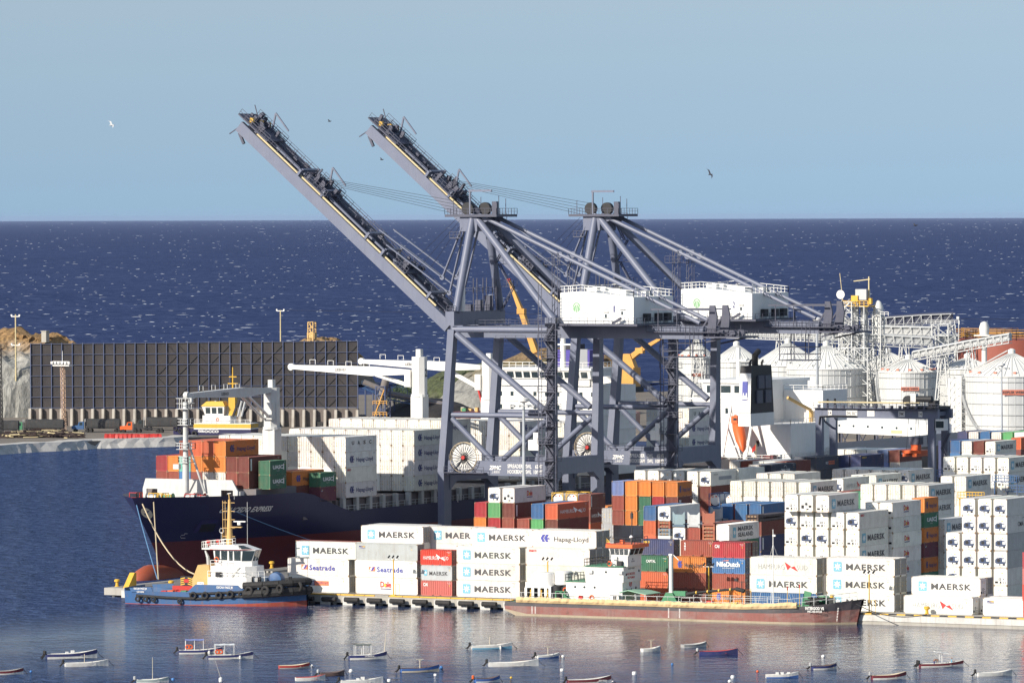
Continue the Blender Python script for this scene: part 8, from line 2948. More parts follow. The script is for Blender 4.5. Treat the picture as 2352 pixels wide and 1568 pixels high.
m = MB(); m.box(x - .9, y + 20, 26, x + .9, y + 22, 29.6); m.box(x - 1.1, y + 19.8, 29.6, x + 1.1, y + 22.2, 29.8); tag(m.build('hut', M['concrete']), 'small block hut on top of the left headland', 'hut')

# trucks
def truck(px, py, cab, label, tl=11.5, cover=True, trailer=True):
    x, y = at_z(px, py, LZ)
    t = thing('truck', label, 'truck', (0, 0, 0), 'trucks parked below the net screen')
    m = MB()
    m.prism([(0, .9), (0, 1.9), (1.9, 2.1), (2.2, 3.1), (3.7, 3.2), (3.7, .9)], 'y', -1.15, 1.15)
    m.build('cab', cab, t)
    m = MB(); m.add([(1.95, -.9, 2.15), (1.95, .9, 2.15), (2.22, .8, 3.0), (2.22, -.8, 3.0)], [(0, 1, 2, 3)]); m.add([(2.35, -1.17, 2.1), (3.3, -1.17, 2.1), (3.3, -1.17, 2.95), (2.4, -1.17, 2.95)], [(0, 1, 2, 3)]); m.build('windscreen', M['glass'], t)
    m = MB(); m.tube((3.9, -.9, 1), (3.9, -.9, 4), .1, 6); m.tube((3.9, .9, 1), (3.9, .9, 4), .1, 6); m.build('exhaust_stack', M['steel'], t)
    wh_ = [(1.0,), (4.6,), (5.8,)]
    if trailer:
        m = MB(); m.box(4, -1.25, 1.1, 4.6 + tl, 1.25, 1.4); m.build('trailer_frame', M['dark'], t)
        wh_ += [(3.4 + tl,), (4.5 + tl,)]
        if cover:
            m = MB()
            rr_ = [[(4.6 + tl * q / 6, 1.3 * cos(k * pi / 8), 1.5 + 2.5 * sin(k * pi / 8) ** .6 * (1 + .04 * (q % 2))) for k in range(9)] for q in range(7)]
            m.loft(rr_, True); m.build('tarpaulin_load', M['tarp'], t, True)
    for (wx_,) in wh_:
        m = MB()
        for sy in (-1.1, 1.1):
            m.lathe([(.52, -.2), (.52, .2)], (wx_, sy, .52), 14, 0, 'y')
        m.build('wheel_pair', M['black'], t)
    t.location = (x, y, LZ)
    t.rotation_euler = (0, 0, YAW - radians(6))


M['tarp'] = paint('black_tarpaulin', (.032, .033, .035), .8, .5, (.08, .08, .08), .2, scale=.6)
truck(25, 993, M['green'], 'green truck with a long black covered load, leftmost')
truck(166, 992, M['tugblue'], 'blue truck with black covered load behind the lattice mast', 10)
truck(277, 993, M['orange'], 'orange truck cab beside a low flat trailer', 8, False)
truck(302, 988, M['tarp'], 'dark truck with long black covered load left of the white tug', 12.5)
truck(-75, 996, M['tarp'], 'black covered load cut by the left picture edge', 11)
M['greenlight'] = M['green']
# red barriers
pb0 = None
for i in range(26):
    px = 243 + i * 5.0
    if 31 <= i <= 33:
        continue
    x, y = at_z(px, 1006 + (i % 2) * .6, LZ)
    if pb0 is None:
        m = MB(); m.prism([(-.32, 0), (.32, 0), (.12, 1.0), (-.12, 1.0)], 'x', -.42, .42); m.box(-.3, -.1, 1.0, .3, .1, 1.35)
        o = pb0 = m.build('road_barrier', M['red'])
    else:
        o = copy_tree(pb0)
    o.location = (x, y, LZ)
    o.rotation_euler = (0, 0, YAW + rgc.uniform(-.3, .3))
    tag(o, 'red plastic barrier standing in the row on the breakwater quay', 'barrier', 'red plastic barriers in a row')
m = MB()
for k in range(420):
    px, py = rgc.uniform(0, 182), rgc.uniform(997, 1006)
    x, y = at_z(px, py, LZ)
    h_ = rgc.uniform(.1, 1.9 * (1 - abs(px - 95) / 130))
    a = Vector((cos(YAW + rgc.uniform(-.9, .9)), sin(YAW + rgc.uniform(-.9, .9)), 0))
    m.tube(Vector((x, y, LZ + h_)) - a * 1.6, Vector((x, y, LZ + h_)) + a * 1.6, rgc.uniform(.1, .22), 6, mi=rgc.choice((0, 0, 0, 0, 1)))
tag(m.build('scrap_timber', [paint('dark_timber', (.045, .03, .028), .9, .5, (.1, .07, .06), 0), M['cream']]), 'long pile of dark scrap timber at the foot of the coal yard', None, None, 'stuff')
# rubber hose coils
hp = None
k = 0
for row, (x0p, x1p, py, n) in enumerate(((575, 640, 981, 8), (650, 720, 978, 10), (735, 840, 980, 15), (742, 838, 976, 13))):
    for i in range(n):
        x, y = at_z(x0p + (x1p - x0p) * i / n, py, LZ)
        if hp is None:
            m = MB(); m.lathe([(.55, -3), (.85, -3), (.85, 3), (.55, 3)], (0, 0, 0), 12, 0, 'y'); m.lathe([(.5, -2.9), (.5, -2.95)], (0, 0, 0), 12, 1, 'y')
            hp = m.build('pipe_roll', [M['tarp'], M['dark']], None, True)
            o = hp
        else:
            o = copy_tree(hp)
        o.location = (x, y, LZ + .86 + (1.5 if row == 3 else 0))
        o.rotation_euler = (0, 0, .25 + rgc.uniform(-.1, .1))
        tag(o, 'black ribbed pipe roll in the stack below the net screen', 'pipe', 'black pipe rolls stacked below the net screen')


# shrubs against the wall
LEAF = []
for nm_, c_ in (('leaf_dark_green', (.035, .065, .025)), ('leaf_mid_green', (.075, .12, .04))):
    LEAF.append(paint(nm_, c_, .7, .3, (.12, .13, .05), 0, scale=2))


def shrub(px, py, h, wd, label, seed):
    r = random.Random(seed)
    x, y = at_z(px, py, LZ)
    t = thing('shrub', label, 'shrub', (x, y, LZ), 'shrubs growing along the retaining wall')
    m = MB(); m.tube((x, y, LZ), (x + .2, y, LZ + h * .6), .14, 6, .05)
    for k in range(5):
        m.tube((x, y, LZ + h * .25), (x + r.uniform(-1, 1) * wd * .35, y + r.uniform(-.5, .5), LZ + h * r.uniform(.5, .8)), .07, 5, .02)
    m.build('trunk', paint('bark', (.12, .09, .07), .9, 0, streak=0) if 'bark' not in M else M['bark'], t)
    m = MB()
    cl = [(r.uniform(-.5, .5) * wd, r.uniform(-.4, .4) * wd, h * r.uniform(.3, .9), r.uniform(.3, .6)) for _ in range(11)]
    for k in range(900):
        c = r.choice(cl)
        v = Vector((r.gauss(0, 1), r.gauss(0, 1), r.gauss(0, 1))).normalized() * c[3] * wd * .5 * r.uniform(.6, 1)
        p = Vector((x + c[0] * .7, y + c[1], LZ + c[2])) + v
        a = Vector((r.uniform(-1, 1), r.uniform(-1, 1), r.uniform(-.6, .6))).normalized() * .26
        b = a.cross(Vector((r.uniform(-1, 1), r.uniform(-1, 1), r.uniform(-1, 1)))).normalized() * .16
        m.add([p - a, p + b, p + a, p - b], [(0, 1, 2, 3)], r.choice((0, 0, 1)))
    m.build('crown', LEAF, t)


M['bark'] = paint('bark', (.12, .09, .07), .9, 0, streak=0)
for k, q in enumerate(((203, 972, 5.2, 4.4, 'large shrub between two buttresses left of the orange truck'), (570, 968, 4.2, 3.6, 'shrub right of the yellow mast'), (612, 968, 3.6, 3.0, 'small shrub behind the first ship crane'), (660, 968, 4.0, 3.4, 'round shrub right of the first ship crane'), (690, 968, 2.4, 2.6, 'smallest shrub by the wall'), (753, 968, 4.4, 3.6, 'shrub before the right part of the wall'), (440, 976, 3.6, 3.0, 'shrub half hidden by the ship foremast'))):
    shrub(*q, k + 3)
for k, q in enumerate(((905, 935, 6, 8, 'dark bush on the slope above the conveyor'), (925, 920, 7, 9, 'wide dark bush on the green slope'), (958, 925, 6, 8, 'bush left of the grey rock'))):
    shrub(*q, k + 30)

# blue conveyors in front of the slope
def conveyor(p0, p1, py, label, z0=None, z1=None, cov=True):
    x0, y0 = at_z(p0[0], py, LZ); x1, y1 = at_z(p1[0], py, LZ)
    za, zb = at_y(p0[0], p0[1], y0)[1], at_y(p1[0], p1[1], y1)[1]
    t = thing('conveyor', label, 'conveyor', (x0, y0, LZ), 'blue coal conveyors')
    a, b = Vector((x0, y0, za)), Vector((x1, y1, zb))
    m = MB()
    for dz in (-.9, .3):
        for dyy in (-.7, .7):
            m.bar(a + Vector((0, dyy, dz)), b + Vector((0, dyy, dz)), .2)
    n = int((b - a).length / 1.6)
    for i in range(n):
        p, q = a.lerp(b, i / n), a.lerp(b, (i + 1) / n)
        m.bar(p + Vector((0, -.7, -.9)), q + Vector((0, -.7, .3)), .12)
    m.rail([a + Vector((0, -.9, .3)), b + Vector((0, -.9, .3))], 1.1, 2, .05)
    m.build('truss', M['tugblue'], t)
    if cov:
        m = MB(); m.tube(a + Vector((0, 0, .9)), b + Vector((0, 0, .9)), 1.0, 10); m.build('belt_cover', paint('conveyor_cover', (.20, .18, .17), .8, .4) if 'ccov' not in M else M['ccov'], t, True)
    for f in (.1, .5, .9):
        p = a.lerp(b, f)
        m = MB(); m.bar((p.x, p.y, LZ), (p.x, p.y, p.z - .9), .4); m.build('support_leg', M['npost'], t)


M['ccov'] = paint('conveyor_cover', (.20, .18, .17), .8, .4)
conveyor((835, 884), (880, 902), 968, 'short blue conveyor sloping down beside the net end')
conveyor((892, 910), (1030, 938), 975, 'long blue conveyor with curved cover running right')
x, y = at_z(880, 985, LZ)
TT = thing('transfer_tower', 'blue and amber conveyor transfer tower by the net end', 'tower', (x, y, LZ))
m = MB(); lattice(m, (x, y, LZ), (x, y, LZ + 13), 3.2, 5, .2); m.build('tower_frame', M['npost'], TT)
m = MB(); m.rail([(x - 2.4, y - 2, LZ + 4), (x + 2.4, y - 2, LZ + 4)], 1.2, 1, .08); m.rail([(x - 2.4, y - 2, LZ + 7.4), (x + 2.4, y - 2, LZ + 7.4)], 1.2, 1, .08); m.bar((x - 2, y - 1.8, LZ + 4), (x + 1.4, y - 1.8, LZ + 12), .3); m.build('tower_railing', M['amber'], TT)
m = MB(); m.tube((x - 1.0, y, LZ + 8), (x + 1.2, y, LZ + 15.5), 1.2, 10); m.build('chute', M['ccov'], TT, True)

# ---------------------------------------------------------------- grain silos
def silo_mat():
    m, t, b = nodemat('silo_galvanised')
    tc = N(t, 'ShaderNodeTexCoord')
    nz = noise(t, coords(t, (1, 1, .3)), .4, 4, .6)
    c = mixc(t, ramp(t, nz, .35, .7), (.58, .59, .58), (.70, .70, .68))
    t.links.new(c, b.inputs['Base Color'])
    b.inputs['Metallic'].default_value = .25
    b.inputs['Roughness'].default_value = .5
    return m


M['silo'] = silo_mat()
M['sroof'] = paint('silo_roof', (.74, .73, .69), .5, .2, (.45, .43, .4), .1, scale=.4)
M['lath'] = paint('pale_lattice_steel', (.60, .61, .60), .5, .3, (.35, .33, .3), .2, scale=.6)


def silo(px, base, rpx, eave, apex, label, sign=False, stairs_=False):
    x, y = at_z(px, base, LZ)
    s_ = 13067 / (-(x - CX) * sin(YAW) + (y - CY) * cos(YAW))
    r = rpx / s_
    ze = at_y(px, eave, y)[1]; za = at_y(px, apex, y)[1]
    t = thing('grain_silo', label, 'silo', (x, y, LZ), 'steel grain silos behind the yard')
    m = MB(); n = 40
    m.lathe([(r, 0), (r, ze - LZ)], (x, y, LZ), n); m.build('silo_wall', M['silo'], t, True)
    m = MB()
    for i in range(n):
        a = 2 * pi * i / n
        p = Vector((x + r * cos(a), y + r * sin(a), LZ))
        m.bar(p, p + Vector((0, 0, ze - LZ)), .16, .16)
    m.build('wall_stiffener', M['lath'], t)
    for k in range(1, 6):
        m = MB(); z = LZ + (ze - LZ) * k / 5.5; m.torus((x, y, z), (0, 0, 1), r + .12, .12, 40, 5); m.build('wind_ring', M['steel'], t)
    m = MB()
    ra = max(1.0, r * .08)
    m.lathe([(r + .35, -.1), (r + .3, .15), (ra, za - ze - .6), (ra, za - ze + .6), (ra * .3, za - ze + 1.0)], (x, y, ze), n); rf = m.build('roof', M['sroof'], t)
    m = MB()
    for i in range(n):
        a = 2 * pi * (i + .5) / n
        d_ = Vector((cos(a), sin(a), 0))
        c = Vector((x, y, 0))
        m.bar(c + d_ * (r + .3) + Vector((0, 0, ze + .22)), c + d_ * ra + Vector((0, 0, za - .5)), .14, .16)
    m.build('roof_rib', M['lath'], rf)
    m = MB()
    for i in range(0, n, 3):
        a = 2 * pi * i / n
        rr_ = r * .9
        z = ze + (za - ze) * (1 - rr_ / r) + .1
        m.cbox(x + rr_ * cos(a), y + rr_ * sin(a), z + .3, .8, .8, .5)
    m.build('roof_vent', M['steel'] if not sign else M['C2'], rf)
    if sign:
        a = -pi / 2 + .46
        ux = Vector((-sin(a), cos(a), 0)); o = Vector((x + (r + .35) * cos(a), y + (r + .35) * sin(a), ze - (ze - LZ) * .30))
        wd = min(7.5, r * .62)
        m = MB(); put_poly(m, rrect(-wd / 2, 0, wd / 2, wd * .2), o, ux, (0, 0, 1), 0, .02); sgn = m.build('sign_panel', M['C2'], t)
        m = MB(); put_text(m, 'KEPLER WEBER', tuple(o - ux * wd * .46 + Vector((0, 0, wd * .05))), ux, (0, 0, 1), wd * .92, wd * .10, 0, .03, 1, .1, .06); m.build('lettering', M['ink_k'], sgn)
    if stairs_:
        m = MB()
        for k in range(14):
            a0 = -pi * .95 + k * .085; a1 = a0 + .085
            z0 = ze - (ze - LZ) * k / 14; z1 = ze - (ze - LZ) * (k + 1) / 14
            m.bar((x + (r + .7) * cos(a0), y + (r + .7) * sin(a0), z0), (x + (r + .7) * cos(a1), y + (r + .7) * sin(a1), z1), .9, .25)
            m.bar((x + (r + 1.1) * cos(a0), y + (r + 1.1) * sin(a0), z0 + 1), (x + (r + 1.1) * cos(a1), y + (r + 1.1) * sin(a1), z1 + 1), .12, .12)
        a = -pi * .97
        m.bar((x + r * cos(a), y + r * sin(a), ze + .6), (x + 1.2 * cos(a), y + 1.2 * sin(a), za + .4), .9, .3)
        m.build('silo_stairs', M['steel'], t)
    return x, y, ze, za


M['C2'] = paint('faded_sign_red', (.62, .20, .13), .6, .2, streak=.1)
silo(1600, 955, 44, 822, 784, 'small silo with red sign panel seen under the first white crane house', True)
silo(1692, 966, 54, 830, 790, 'silo behind the black funnel, between two others')
silo(1810, 976, 82, 839, 784, 'pale silo partly behind the tallest light mast silo')
silo(1898, 988, 90, 846, 790, 'wide silo behind the light mast')
silo(2087, 990, 67, 854, 821, 'silo with red sign and spiral stairs behind the yard gantry', True, True)
silo(2324, 1000, 107, 862, 808, 'largest silo with red sign and spiral stairs at right border', True, True)
silo(2040, 972, 60, 836, 806, 'silo half hidden behind the lattice trestle')
silo(2222, 980, 62, 846, 818, 'low silo between the two red signed silos')
silo(2000, 968, 60, 842, 815, 'far silo behind the lattice trestle')

# long white shed on trestles
x0, y0 = at_z(1690, 1013, LZ); x1, y1 = at_z(2140, 1036, LZ)
SH = thing('grain_shed', 'long white windowed shed raised on dark trestles before the silos', 'shed', (x0, y0, LZ))
d_ = Vector((x1 - x0, y1 - y0, 0)); Ls = d_.length; d_.normalize(); nn_ = Vector((d_.y, -d_.x, 0))
zl0, zl1 = at_y(1876, 994, (y0 + y1) / 2)[1], at_y(2099, 979, y1)[1]
O = Vector((x0, y0, 0))
m = MB()
c = [O, O + d_ * Ls, O + d_ * Ls - nn_ * 7, O - nn_ * 7]
zb, ztp = 6.0, 9.4
m.add([v_ + Vector((0, 0, zb)) for v_ in c] + [v_ + Vector((0, 0, ztp)) for v_ in c] + [(c[0] + c[3]) / 2 + Vector((0, 0, ztp + 1)), (c[1] + c[2]) / 2 + Vector((0, 0, ztp + 1))], [(0, 3, 2, 1), (0, 1, 5, 4), (2, 3, 7, 6), (1, 2, 6, 9, 5), (3, 0, 4, 8, 7), (4, 5, 9, 8), (6, 7, 8, 9)])
shd = m.build('shed_wall', M['white'], SH)
for k in range(13):
    p = O + d_ * (3 + k * (Ls - 6) / 13)
    m = MB(); q = p + d_ * .9; m.add([p + nn_ * .03 + Vector((0, 0, ztp - 1.6)), q + nn_ * .03 + Vector((0, 0, ztp - 1.6)), q + nn_ * .03 + Vector((0, 0, ztp - 1.0)), p + nn_ * .03 + Vector((0, 0, ztp - 1.0))], [(0, 1, 2, 3)]); m.build('window', M['glass'], shd)
for k in range(12):
    p = O + d_ * (1 + k * (Ls - 2) / 11) - nn_ * .5
    m = MB()
    m.bar(p + Vector((0, 0, LZ - .5)), p + Vector((0, 0, zb)), .35); q = p - nn_ * 5.5; m.bar(q + Vector((0, 0, LZ - .5)), q + Vector((0, 0, zb)), .35)
    m.bar(p + Vector((0, 0, LZ)), p + d_ * 3 + Vector((0, 0, zb)), .2); m.bar(p + d_ * 3 + Vector((0, 0, LZ)), p + Vector((0, 0, zb)), .2)
    m.build('trestle', M['cranedark'], SH)
m = MB()
b0 = O + d_ * Ls * .80
put_poly(m, rrect(0, 0, 5, .9), b0 + Vector((0, 0, zb + .6)), d_, (0, 0, 1), 0, .03); m.build('faded_banner', M['cream'], SH)


def gallery(pts, by0, by1, h, wd, label, legs=(), cover=True, cm=None):
    """elevated conveyor gallery through pixels, standing over the ground line by0..by1"""
    P3 = []
    n = len(pts)
    for i, p in enumerate(pts):
        gy = by0 + (by1 - by0) * i / (n - 1)
        x, y = at_z(p[0], gy, LZ)
        P3.append(Vector((x, y, at_y(p[0], p[1], y)[1])))
    t = thing('conveyor_gallery', label, 'conveyor', (P3[0].x, P3[0].y, LZ), 'pale conveyor galleries over the silos')
    m = MB()
    for a, b in zip(P3, P3[1:]):
        k = max(2, int((b - a).length / 2.6))
        for dz in (0, h):
            for s_ in (-wd / 2, wd / 2):
                m.bar(a + Vector((0, s_, dz)), b + Vector((0, s_, dz)), .22)
        for i in range(k):
            p, q = a.lerp(b, i / k), a.lerp(b, (i + 1) / k)
            m.bar(p + Vector((0, -wd / 2, 0)), p + Vector((0, -wd / 2, h)), .16)
            m.bar(p + Vector((0, -wd / 2, 0)), q + Vector((0, -wd / 2, h)), .14)
            m.bar(p + Vector((0, -wd / 2, 0)), p + Vector((0, wd / 2, 0)), .16)
        m.rail([a + Vector((0, -wd / 2 - .3, .1)), b + Vector((0, -wd / 2 - .3, .1))], 1.2, 2.4, .06)
    m.build('gallery_truss', M['lath'], t)
    if cover:
        m = MB()
        for a, b in zip(P3, P3[1:]):
            m.bar(a + Vector((0, 0, h * .5)), b + Vector((0, 0, h * .5)), wd * .5, h * .5)
            m.tube(a + Vector((0, 0, h * .9)), b + Vector((0, 0, h * .9)), wd * .3, 8)
        m.build('belt_cover', cm or M['steel'], t)
    for f in legs:
        i = min(int(f), n - 2)
        p = P3[i].lerp(P3[i + 1], f - i)
        m = MB()
        for sx in (-1, 1):
            m.bar((p.x + sx * 3.2, p.y, LZ), (p.x + sx * .8, p.y, p.z), .3); m.bar((p.x + sx * 3.2, p.y + 2, LZ), (p.x + sx * .8, p.y + 2, p.z), .3)
        kk = 5
        for q in range(kk):
            z0, z1 = LZ + (p.z - LZ) * q / kk, LZ + (p.z - LZ) * (q + 1) / kk
            w0, w1 = 3.2 - 2.4 * q / kk, 3.2 - 2.4 * (q + 1) / kk
            m.bar((p.x - w0, p.y, z0), (p.x + w1, p.y, z1), .16); m.bar((p.x + w0, p.y, z0), (p.x - w1, p.y, z1), .16); m.bar((p.x - w1, p.y, z1), (p.x + w1, p.y, z1), .16)
        m.build('trestle_leg', M['lath'], t)


Z3d = lambda x, y: (1722.7 + .2747 * x, 631.6 + .2747 * y)
gallery([(1480, 772), Z3d(0, 530), Z3d(620, 560)], 952, 972, 2.4, 2.4, 'pale conveyor gallery behind the crane back reaches', (.5, 1.4))
gallery([Z3d(560, 560), Z3d(1290, 600), Z3d(1530, 612)], 984, 984, 3.2, 2.6, 'main pale gallery over the lattice trestles', (.15, .28, .42, .56, .75))
gallery([Z3d(1370, 716), Z3d(1800, 632), Z3d(2180, 566)], 992, 998, 2.6, 2.4, 'pale gallery rising to the largest silo', (.55, 1.1))
gallery([Z3d(1040, 520), Z3d(1520, 530)], 975, 976, 3.4, 2.4, 'second pale gallery behind the head tower', (.5,))
gallery([Z3d(1010, 462), Z3d(1450, 430), Z3d(1700, 420)], 968, 968, 3.6, 3.0, 'dark sided upper gallery right of the head tower', (1.3, 1.9), True, M['cranedark'])
gallery([Z3d(1560, 590), Z3d(1740, 588)], 978, 978, 3.0, 3.0, 'short platform gallery at the right lattice tower', (.4,))


def lattice_tower(px, base, top, w_, n, label, mat):
    x, y = at_z(px, base, LZ)
    zt = at_y(px, top, y)[1]
    t = thing('lattice_tower', label, 'tower', (x, y, LZ), 'lattice towers among the silos')
    m = MB(); lattice(m, (x, y, LZ), (x, y, zt), w_, n, .17); m.build('tower_frame', mat, t)
    return t, x, y, zt


t, x, y, zt = lattice_tower(Z3d(905, 0)[0], 984, Z3d(0, 262)[1], 7.2, 9, 'tall pale head tower with amber railing and dish', M['lath'])
m = MB(); m.box(x - 3.4, y - 3.6, zt, x + 5, y + 3.6, zt + .3); m.rail([(x - 3.4, y - 3.6, zt + .3), (x + 5, y - 3.6, zt + .3)], 1.4, 1.2, .1); m.cbox(x - .3, y - 1, zt + 2, 2.2, 2, 2.6); m.cbox(x + 4, y, zt + 1.6, 1.2, 1.2, 1.8); m.build('amber_platform', M['yellow'], t)
m = MB(); m.cbox(x + 1.6, y, zt + 3.6, 3.6, 3, 3.2); m.tube((x - .8, y, zt + .3), (x - .8, y, zt - 18), 1.0, 10); m.tube((x + 2, y, zt), (x + 2, y, LZ), 1.1, 10); m.tube((x - 1, y - 1, zt - 4), (x - 6, y - 1, zt - 22), .6, 8); m.build('elevator_head', M['steel'], t)
m = MB(); m.lathe([(.1, 0), (1.3, -.5), (1.35, -.6)], (x - 4.6, y - 2, zt + 3.6), 16, 0, 'y'); m.bar((x - 4.6, y - 1.6, zt), (x - 4.6, y - 1.6, zt + 3.6), .2); m.build('dish_antenna', M['white'], t)
m = MB(); m.bar((x + 3.6, y, zt), (x + 3.6, y, zt + 9), .3); m.bar((x - 1.4, y, zt + 7.6), (x + 4, y, zt + 8.2), .25); m.bar((x - 4.8, y, zt), (x - 6, y, zt + 10), .14); m.build('jib_hoist', M['cream'], t)
t, x, y, zt = lattice_tower(Z3d(822, 0)[0], 985, Z3d(0, 225)[1], 4.2, 12, 'narrow pale stair tower left of the head tower', M['lath'])
m = MB(); stairs(m, x - 1.6, x + 1.6, y - 2.2, LZ + 4, zt, 3.2, .8); m.build('stairs', M['lath'], t)
t, x, y, zt = lattice_tower(Z3d(1075, 0)[0], 984, Z3d(0, 340)[1], 2.6, 10, 'small pale tower with domed head right of the head tower', M['lath'])
m = MB(); m.lathe([(1.4, 0), (1.5, 2.6), (.8, 4.2), (.2, 4.6)], (x, y, zt), 14); m.tube((x, y, zt), (x, y, zt - 8), 1.0, 10); m.rail([(x - 2.6, y - 1.6, zt), (x + 4, y - 1.6, zt)], 1.2, 1.2, .08); m.build('elevator_head', M['sroof'], t, True)
t, x, y, zt = lattice_tower(Z3d(1620, 0)[0], 980, Z3d(0, 410)[1], 5.4, 9, 'pale lattice tower at the end of the upper gallery', M['lath'])
m = MB(); m.rail([(x - 6, y - 2.8, zt), (x + 6.4, y - 2.8, zt)], 1.2, 1.4, .08); m.bar((x + 6.2, y - 2.8, zt - 5), (x + 6.2, y - 2.8, zt + 2), .2); m.cbox(x + 6.0, y - 2.8, zt + 2, .8, .8, .8); m.build('end_platform', M['lath'], t)
for k, px in enumerate((790, 950)):
    lattice_tower(Z3d(px, 0)[0], 989, Z3d(0, 610)[1], 4.6, 7, ('left', 'right')[k] + ' pale lattice support under the main gallery', M['lath'])
lattice_tower(Z3d(1740, 0)[0], 1000, Z3d(0, 850)[1], 3.6, 8, 'pale lattice pillar left of the largest silo', M['lath'])
x, y = at_z(Z3d(1712, 0)[0], 998, LZ)
m = MB(); m.box(x - 2, y, LZ, x + 2, y + 4, 18.6); tag(m.build('white_shaft', M['white']), 'tall narrow white shaft left of the largest silo', 'building')

# brick red tanks on the right
for k, (px, r, lab) in enumerate(((2290, 17, 'brick red storage tank with amber railing at the right border'), (2252, 10, 'smaller brick red tank left of the bordering tank'))):
    x, y = at_z(px, 965, LZ)
    zt = at_y(px, Z3d(0, 540)[1] - k * 2, y)[1]
    t = thing('storage_tank', lab, 'tank', (x, y, LZ), 'brick red storage tanks')
    m = MB(); m.lathe([(r, 0), (r, zt - LZ), (.2, zt - LZ + 1.2)], (x, y + 10, LZ), 40); m.build('tank_shell', paint('brick_red_tank', (.32, .09, .06), .6, .3, (.2, .08, .06), .2, scale=.2) if 'btank' not in M else M['btank'], t, True)
    m = MB()
    pts = [(x + r * cos(a * pi / 12), y + 10 + r * sin(a * pi / 12), zt) for a in range(25)]
    m.rail(pts, 1.6, 3, .1); m.rail([(p[0], p[1], p[2] + 1.8) for p in pts[12:24]], 1.4, 3, .08); m.build('tank_railing', M['amber'], t)
x, y = at_z(Z3d(1960, 0)[0], 996, LZ)
zt = at_y(Z3d(1960, 0)[0], Z3d(0, 500)[1], y)[1]
m = MB(); m.lathe([(1.3, 0), (1.5, 2.2), (1.0, 3.6), (.1, 4.0)], (x, y, zt), 14); m.tube((x, y, LZ), (x, y, zt), .8, 10); m.box(x - 2.5, y - 2, zt - .3, x + 2.5, y + 2, zt); tag(m.build('elevator_leg', M['sroof'], None, True), 'white domed elevator pipe before the brick red tanks', 'elevator')

# ---------------------------------------------------------------- gulls
def gull(px, py, dist, col, label, sp=1.1, bank=.3):
    r = Vector(ray(px, py)).normalized()
    p = Vector((CX, CY, CZ)) + r * dist
    t = thing('seabird', label, 'bird', p, 'birds in flight over the sea')
    m = MB()
    m.loft([[Vector((u, w_ * cos(k * pi / 3), h_ + w_ * sin(k * pi / 3))) for k in range(6)] for u, w_, h_ in ((-.32, .02, 0), (-.2, .06, 0), (0, .09, 0), (.18, .07, .01), (.27, .045, .03), (.33, .01, .02))])
    b = m.build('body', col, None, True); b.parent = t
    for s_ in (-1, 1):
        m = MB(); m.add([(.1, s_ * .05, .03), (-.12, s_ * .05, .03), (-.1, s_ * .5, .2 + s_ * bank * .4), (.08, s_ * .5, .2 + s_ * bank * .4), (-.22, s_ * sp * .75, .1 + s_ * bank * .7)], [(0, 1, 2, 3), (3, 2, 4)])
        m.add([(.1, s_ * .05, .0), (-.12, s_ * .05, .0), (-.1, s_ * .5, .18 + s_ * bank * .4), (.08, s_ * .5, .18 + s_ * bank * .4), (-.22, s_ * sp * .75, .09 + s_ * bank * .7)], [(0, 1, 2, 3), (3, 2, 4)])
        w_ = m.build('wing', col, None); w_.parent = t
    t.rotation_euler = (0, 0, YAW + .4)


GD = pm('dark_feather', (.06, .06, .07))
gull(257, 288, 620, M['white'], 'white gull gliding in the left part of the sky', 1.2, .6)
gull(757, 279, 900, GD, 'tiny dark bird right of the first boom tip')
gull(877, 367, 900, GD, 'tiny dark bird between the two raised booms')
gull(1632, 401, 700, GD, 'dark bird in the sky above the white crane houses', 1.0, .9)
gull(2103, 518, 800, GD, 'dark bird just below the horizon at right', 1.2, .2)


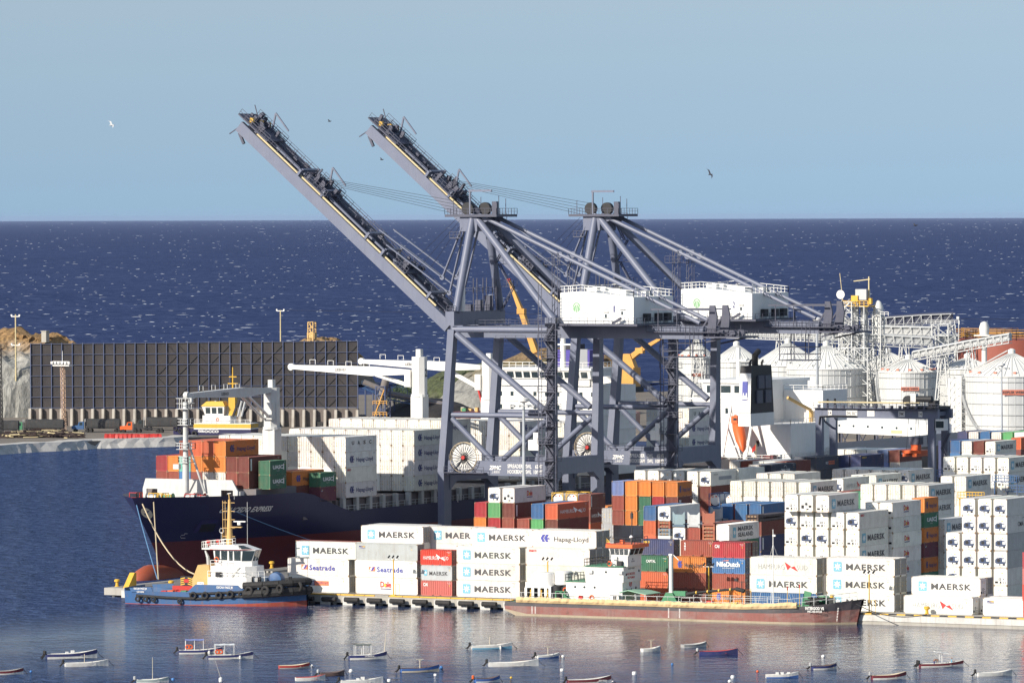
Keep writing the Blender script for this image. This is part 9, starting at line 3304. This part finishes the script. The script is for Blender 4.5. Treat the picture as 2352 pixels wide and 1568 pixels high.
# ---------------------------------------------------------------- boxes the picture shows least become one mass
KEEP = {0, 1, 2, 5, 6, 7, 8, 10, 17, 18, 19, 20, 21, 22, 25, 26, 30, 33, 34, 37, 38, 40, 41, 42, 43, 44, 45, 46, 47, 48, 49, 50, 51, 55, 59, 63, 64, 65, 66, 69, 70, 71, 72, 73, 74, 75, 76, 77, 78, 80, 81, 83, 84, 85, 88, 89, 90, 93, 94, 95, 98, 99, 100, 103, 104, 105, 108, 109, 110, 111, 112, 113, 114, 115, 117, 122, 123, 124, 125, 126, 128, 129, 133, 135, 137, 139, 141, 142, 143, 144, 145, 146, 147, 148, 149, 150, 151, 153, 154, 155, 156, 157, 159, 160, 161, 163, 164, 165, 167, 168, 172, 177, 178, 179, 183, 184, 186, 189, 192, 195, 200, 202, 204, 206, 208, 210, 217, 222, 227, 229, 230, 231, 233, 235, 236, 237, 242, 244, 246, 247, 248, 251, 252, 254, 256, 258, 260, 262, 267, 268, 273, 274, 276, 277, 278, 279, 280, 281, 282, 283, 284, 285, 286, 287, 291, 292, 293, 297, 298, 302, 303, 307, 308, 312, 316, 317, 318, 329, 330, 331, 333, 334, 335, 336, 337, 341, 345, 349, 350, 351, 369, 370, 374, 380, 384, 389, 391, 392, 398, 407, 409, 411, 416, 418, 423, 426, 429, 435, 443, 445, 447, 449, 451, 465, 466, 467, 468, 469, 470, 471, 472, 473, 477, 478, 479, 480, 481, 482, 483, 484, 485, 486, 487, 488, 491, 492, 493, 494, 495, 496, 497, 498, 501, 502, 505, 506, 509, 510, 513, 519, 528, 531, 532, 533, 534, 535, 536, 537, 538, 539, 540, 541, 542, 543, 547, 551, 552, 553, 554, 555, 556, 557, 558, 560, 561, 562, 563, 564, 565, 566, 567, 568, 569, 570, 571, 572, 573, 574, 581, 582, 585, 601, 616, 617, 618, 628, 634, 636}
kill = [o for i, o in enumerate(ALLC) if i not in KEEP]
bpy.context.view_layer.update()
mb = MB()
cols = []
for o in kill:
    body = [c for c in o.children if c.name.startswith('body')][0]
    bb = body.data
    xs = [v.co.x for v in bb.vertices]; zs = [v.co.z for v in bb.vertices]
    L_, H_ = max(xs), max(zs)
    mw = o.matrix_world
    k0 = len(mb.f)
    pts = [mw @ Vector(p) for p in ((0, 0, 0), (L_, 0, 0), (L_, CW, 0), (0, CW, 0), (0, 0, H_), (L_, 0, H_), (L_, CW, H_), (0, CW, H_))]
    mb.add(pts, [(0, 3, 2, 1), (4, 5, 6, 7), (0, 1, 5, 4), (1, 2, 6, 5), (2, 3, 7, 6), (3, 0, 4, 7)])
    cols += [tuple(body.color)] * (len(mb.f) - k0)
    for c in list(o.children):
        bpy.data.objects.remove(c)
    bpy.data.objects.remove(o)
m_, t_, b_ = nodemat('hidden_box_paint')
at_ = N(t_, 'ShaderNodeAttribute')
at_.attribute_name = 'box_colour'
t_.links.new(at_.outputs['Color'], b_.inputs['Base Color'])
b_.inputs['Roughness'].default_value = .6
if mb.f:
    o = mb.build('container_stacks', m_)
    ca = o.data.attributes.new('box_colour', 'FLOAT_COLOR', 'FACE')
    for i, c in enumerate(cols):
        ca.data[i].color = c
    tag(o, 'shipping containers deep inside the stacks, mostly hidden by the others', None, None, 'stuff')
# ---------------------------------------------------------------- thin sea air
m, t, b = nodemat('haze_air')
t.nodes.remove(b)
pv = N(t, 'ShaderNodeVolumePrincipled')
pv.inputs['Color'].default_value = (0.50, 0.62, 0.92, 1)
pv.inputs['Density'].default_value = 0.5e-5
t.links.new(pv.outputs[0], t.nodes['Material Output'].inputs['Volume'])
mb = MB()
mb.box(-170000, -1500, -4, 120000, 125000, 100)
tag(mb.build('haze', m), None, None, None, 'stuff')
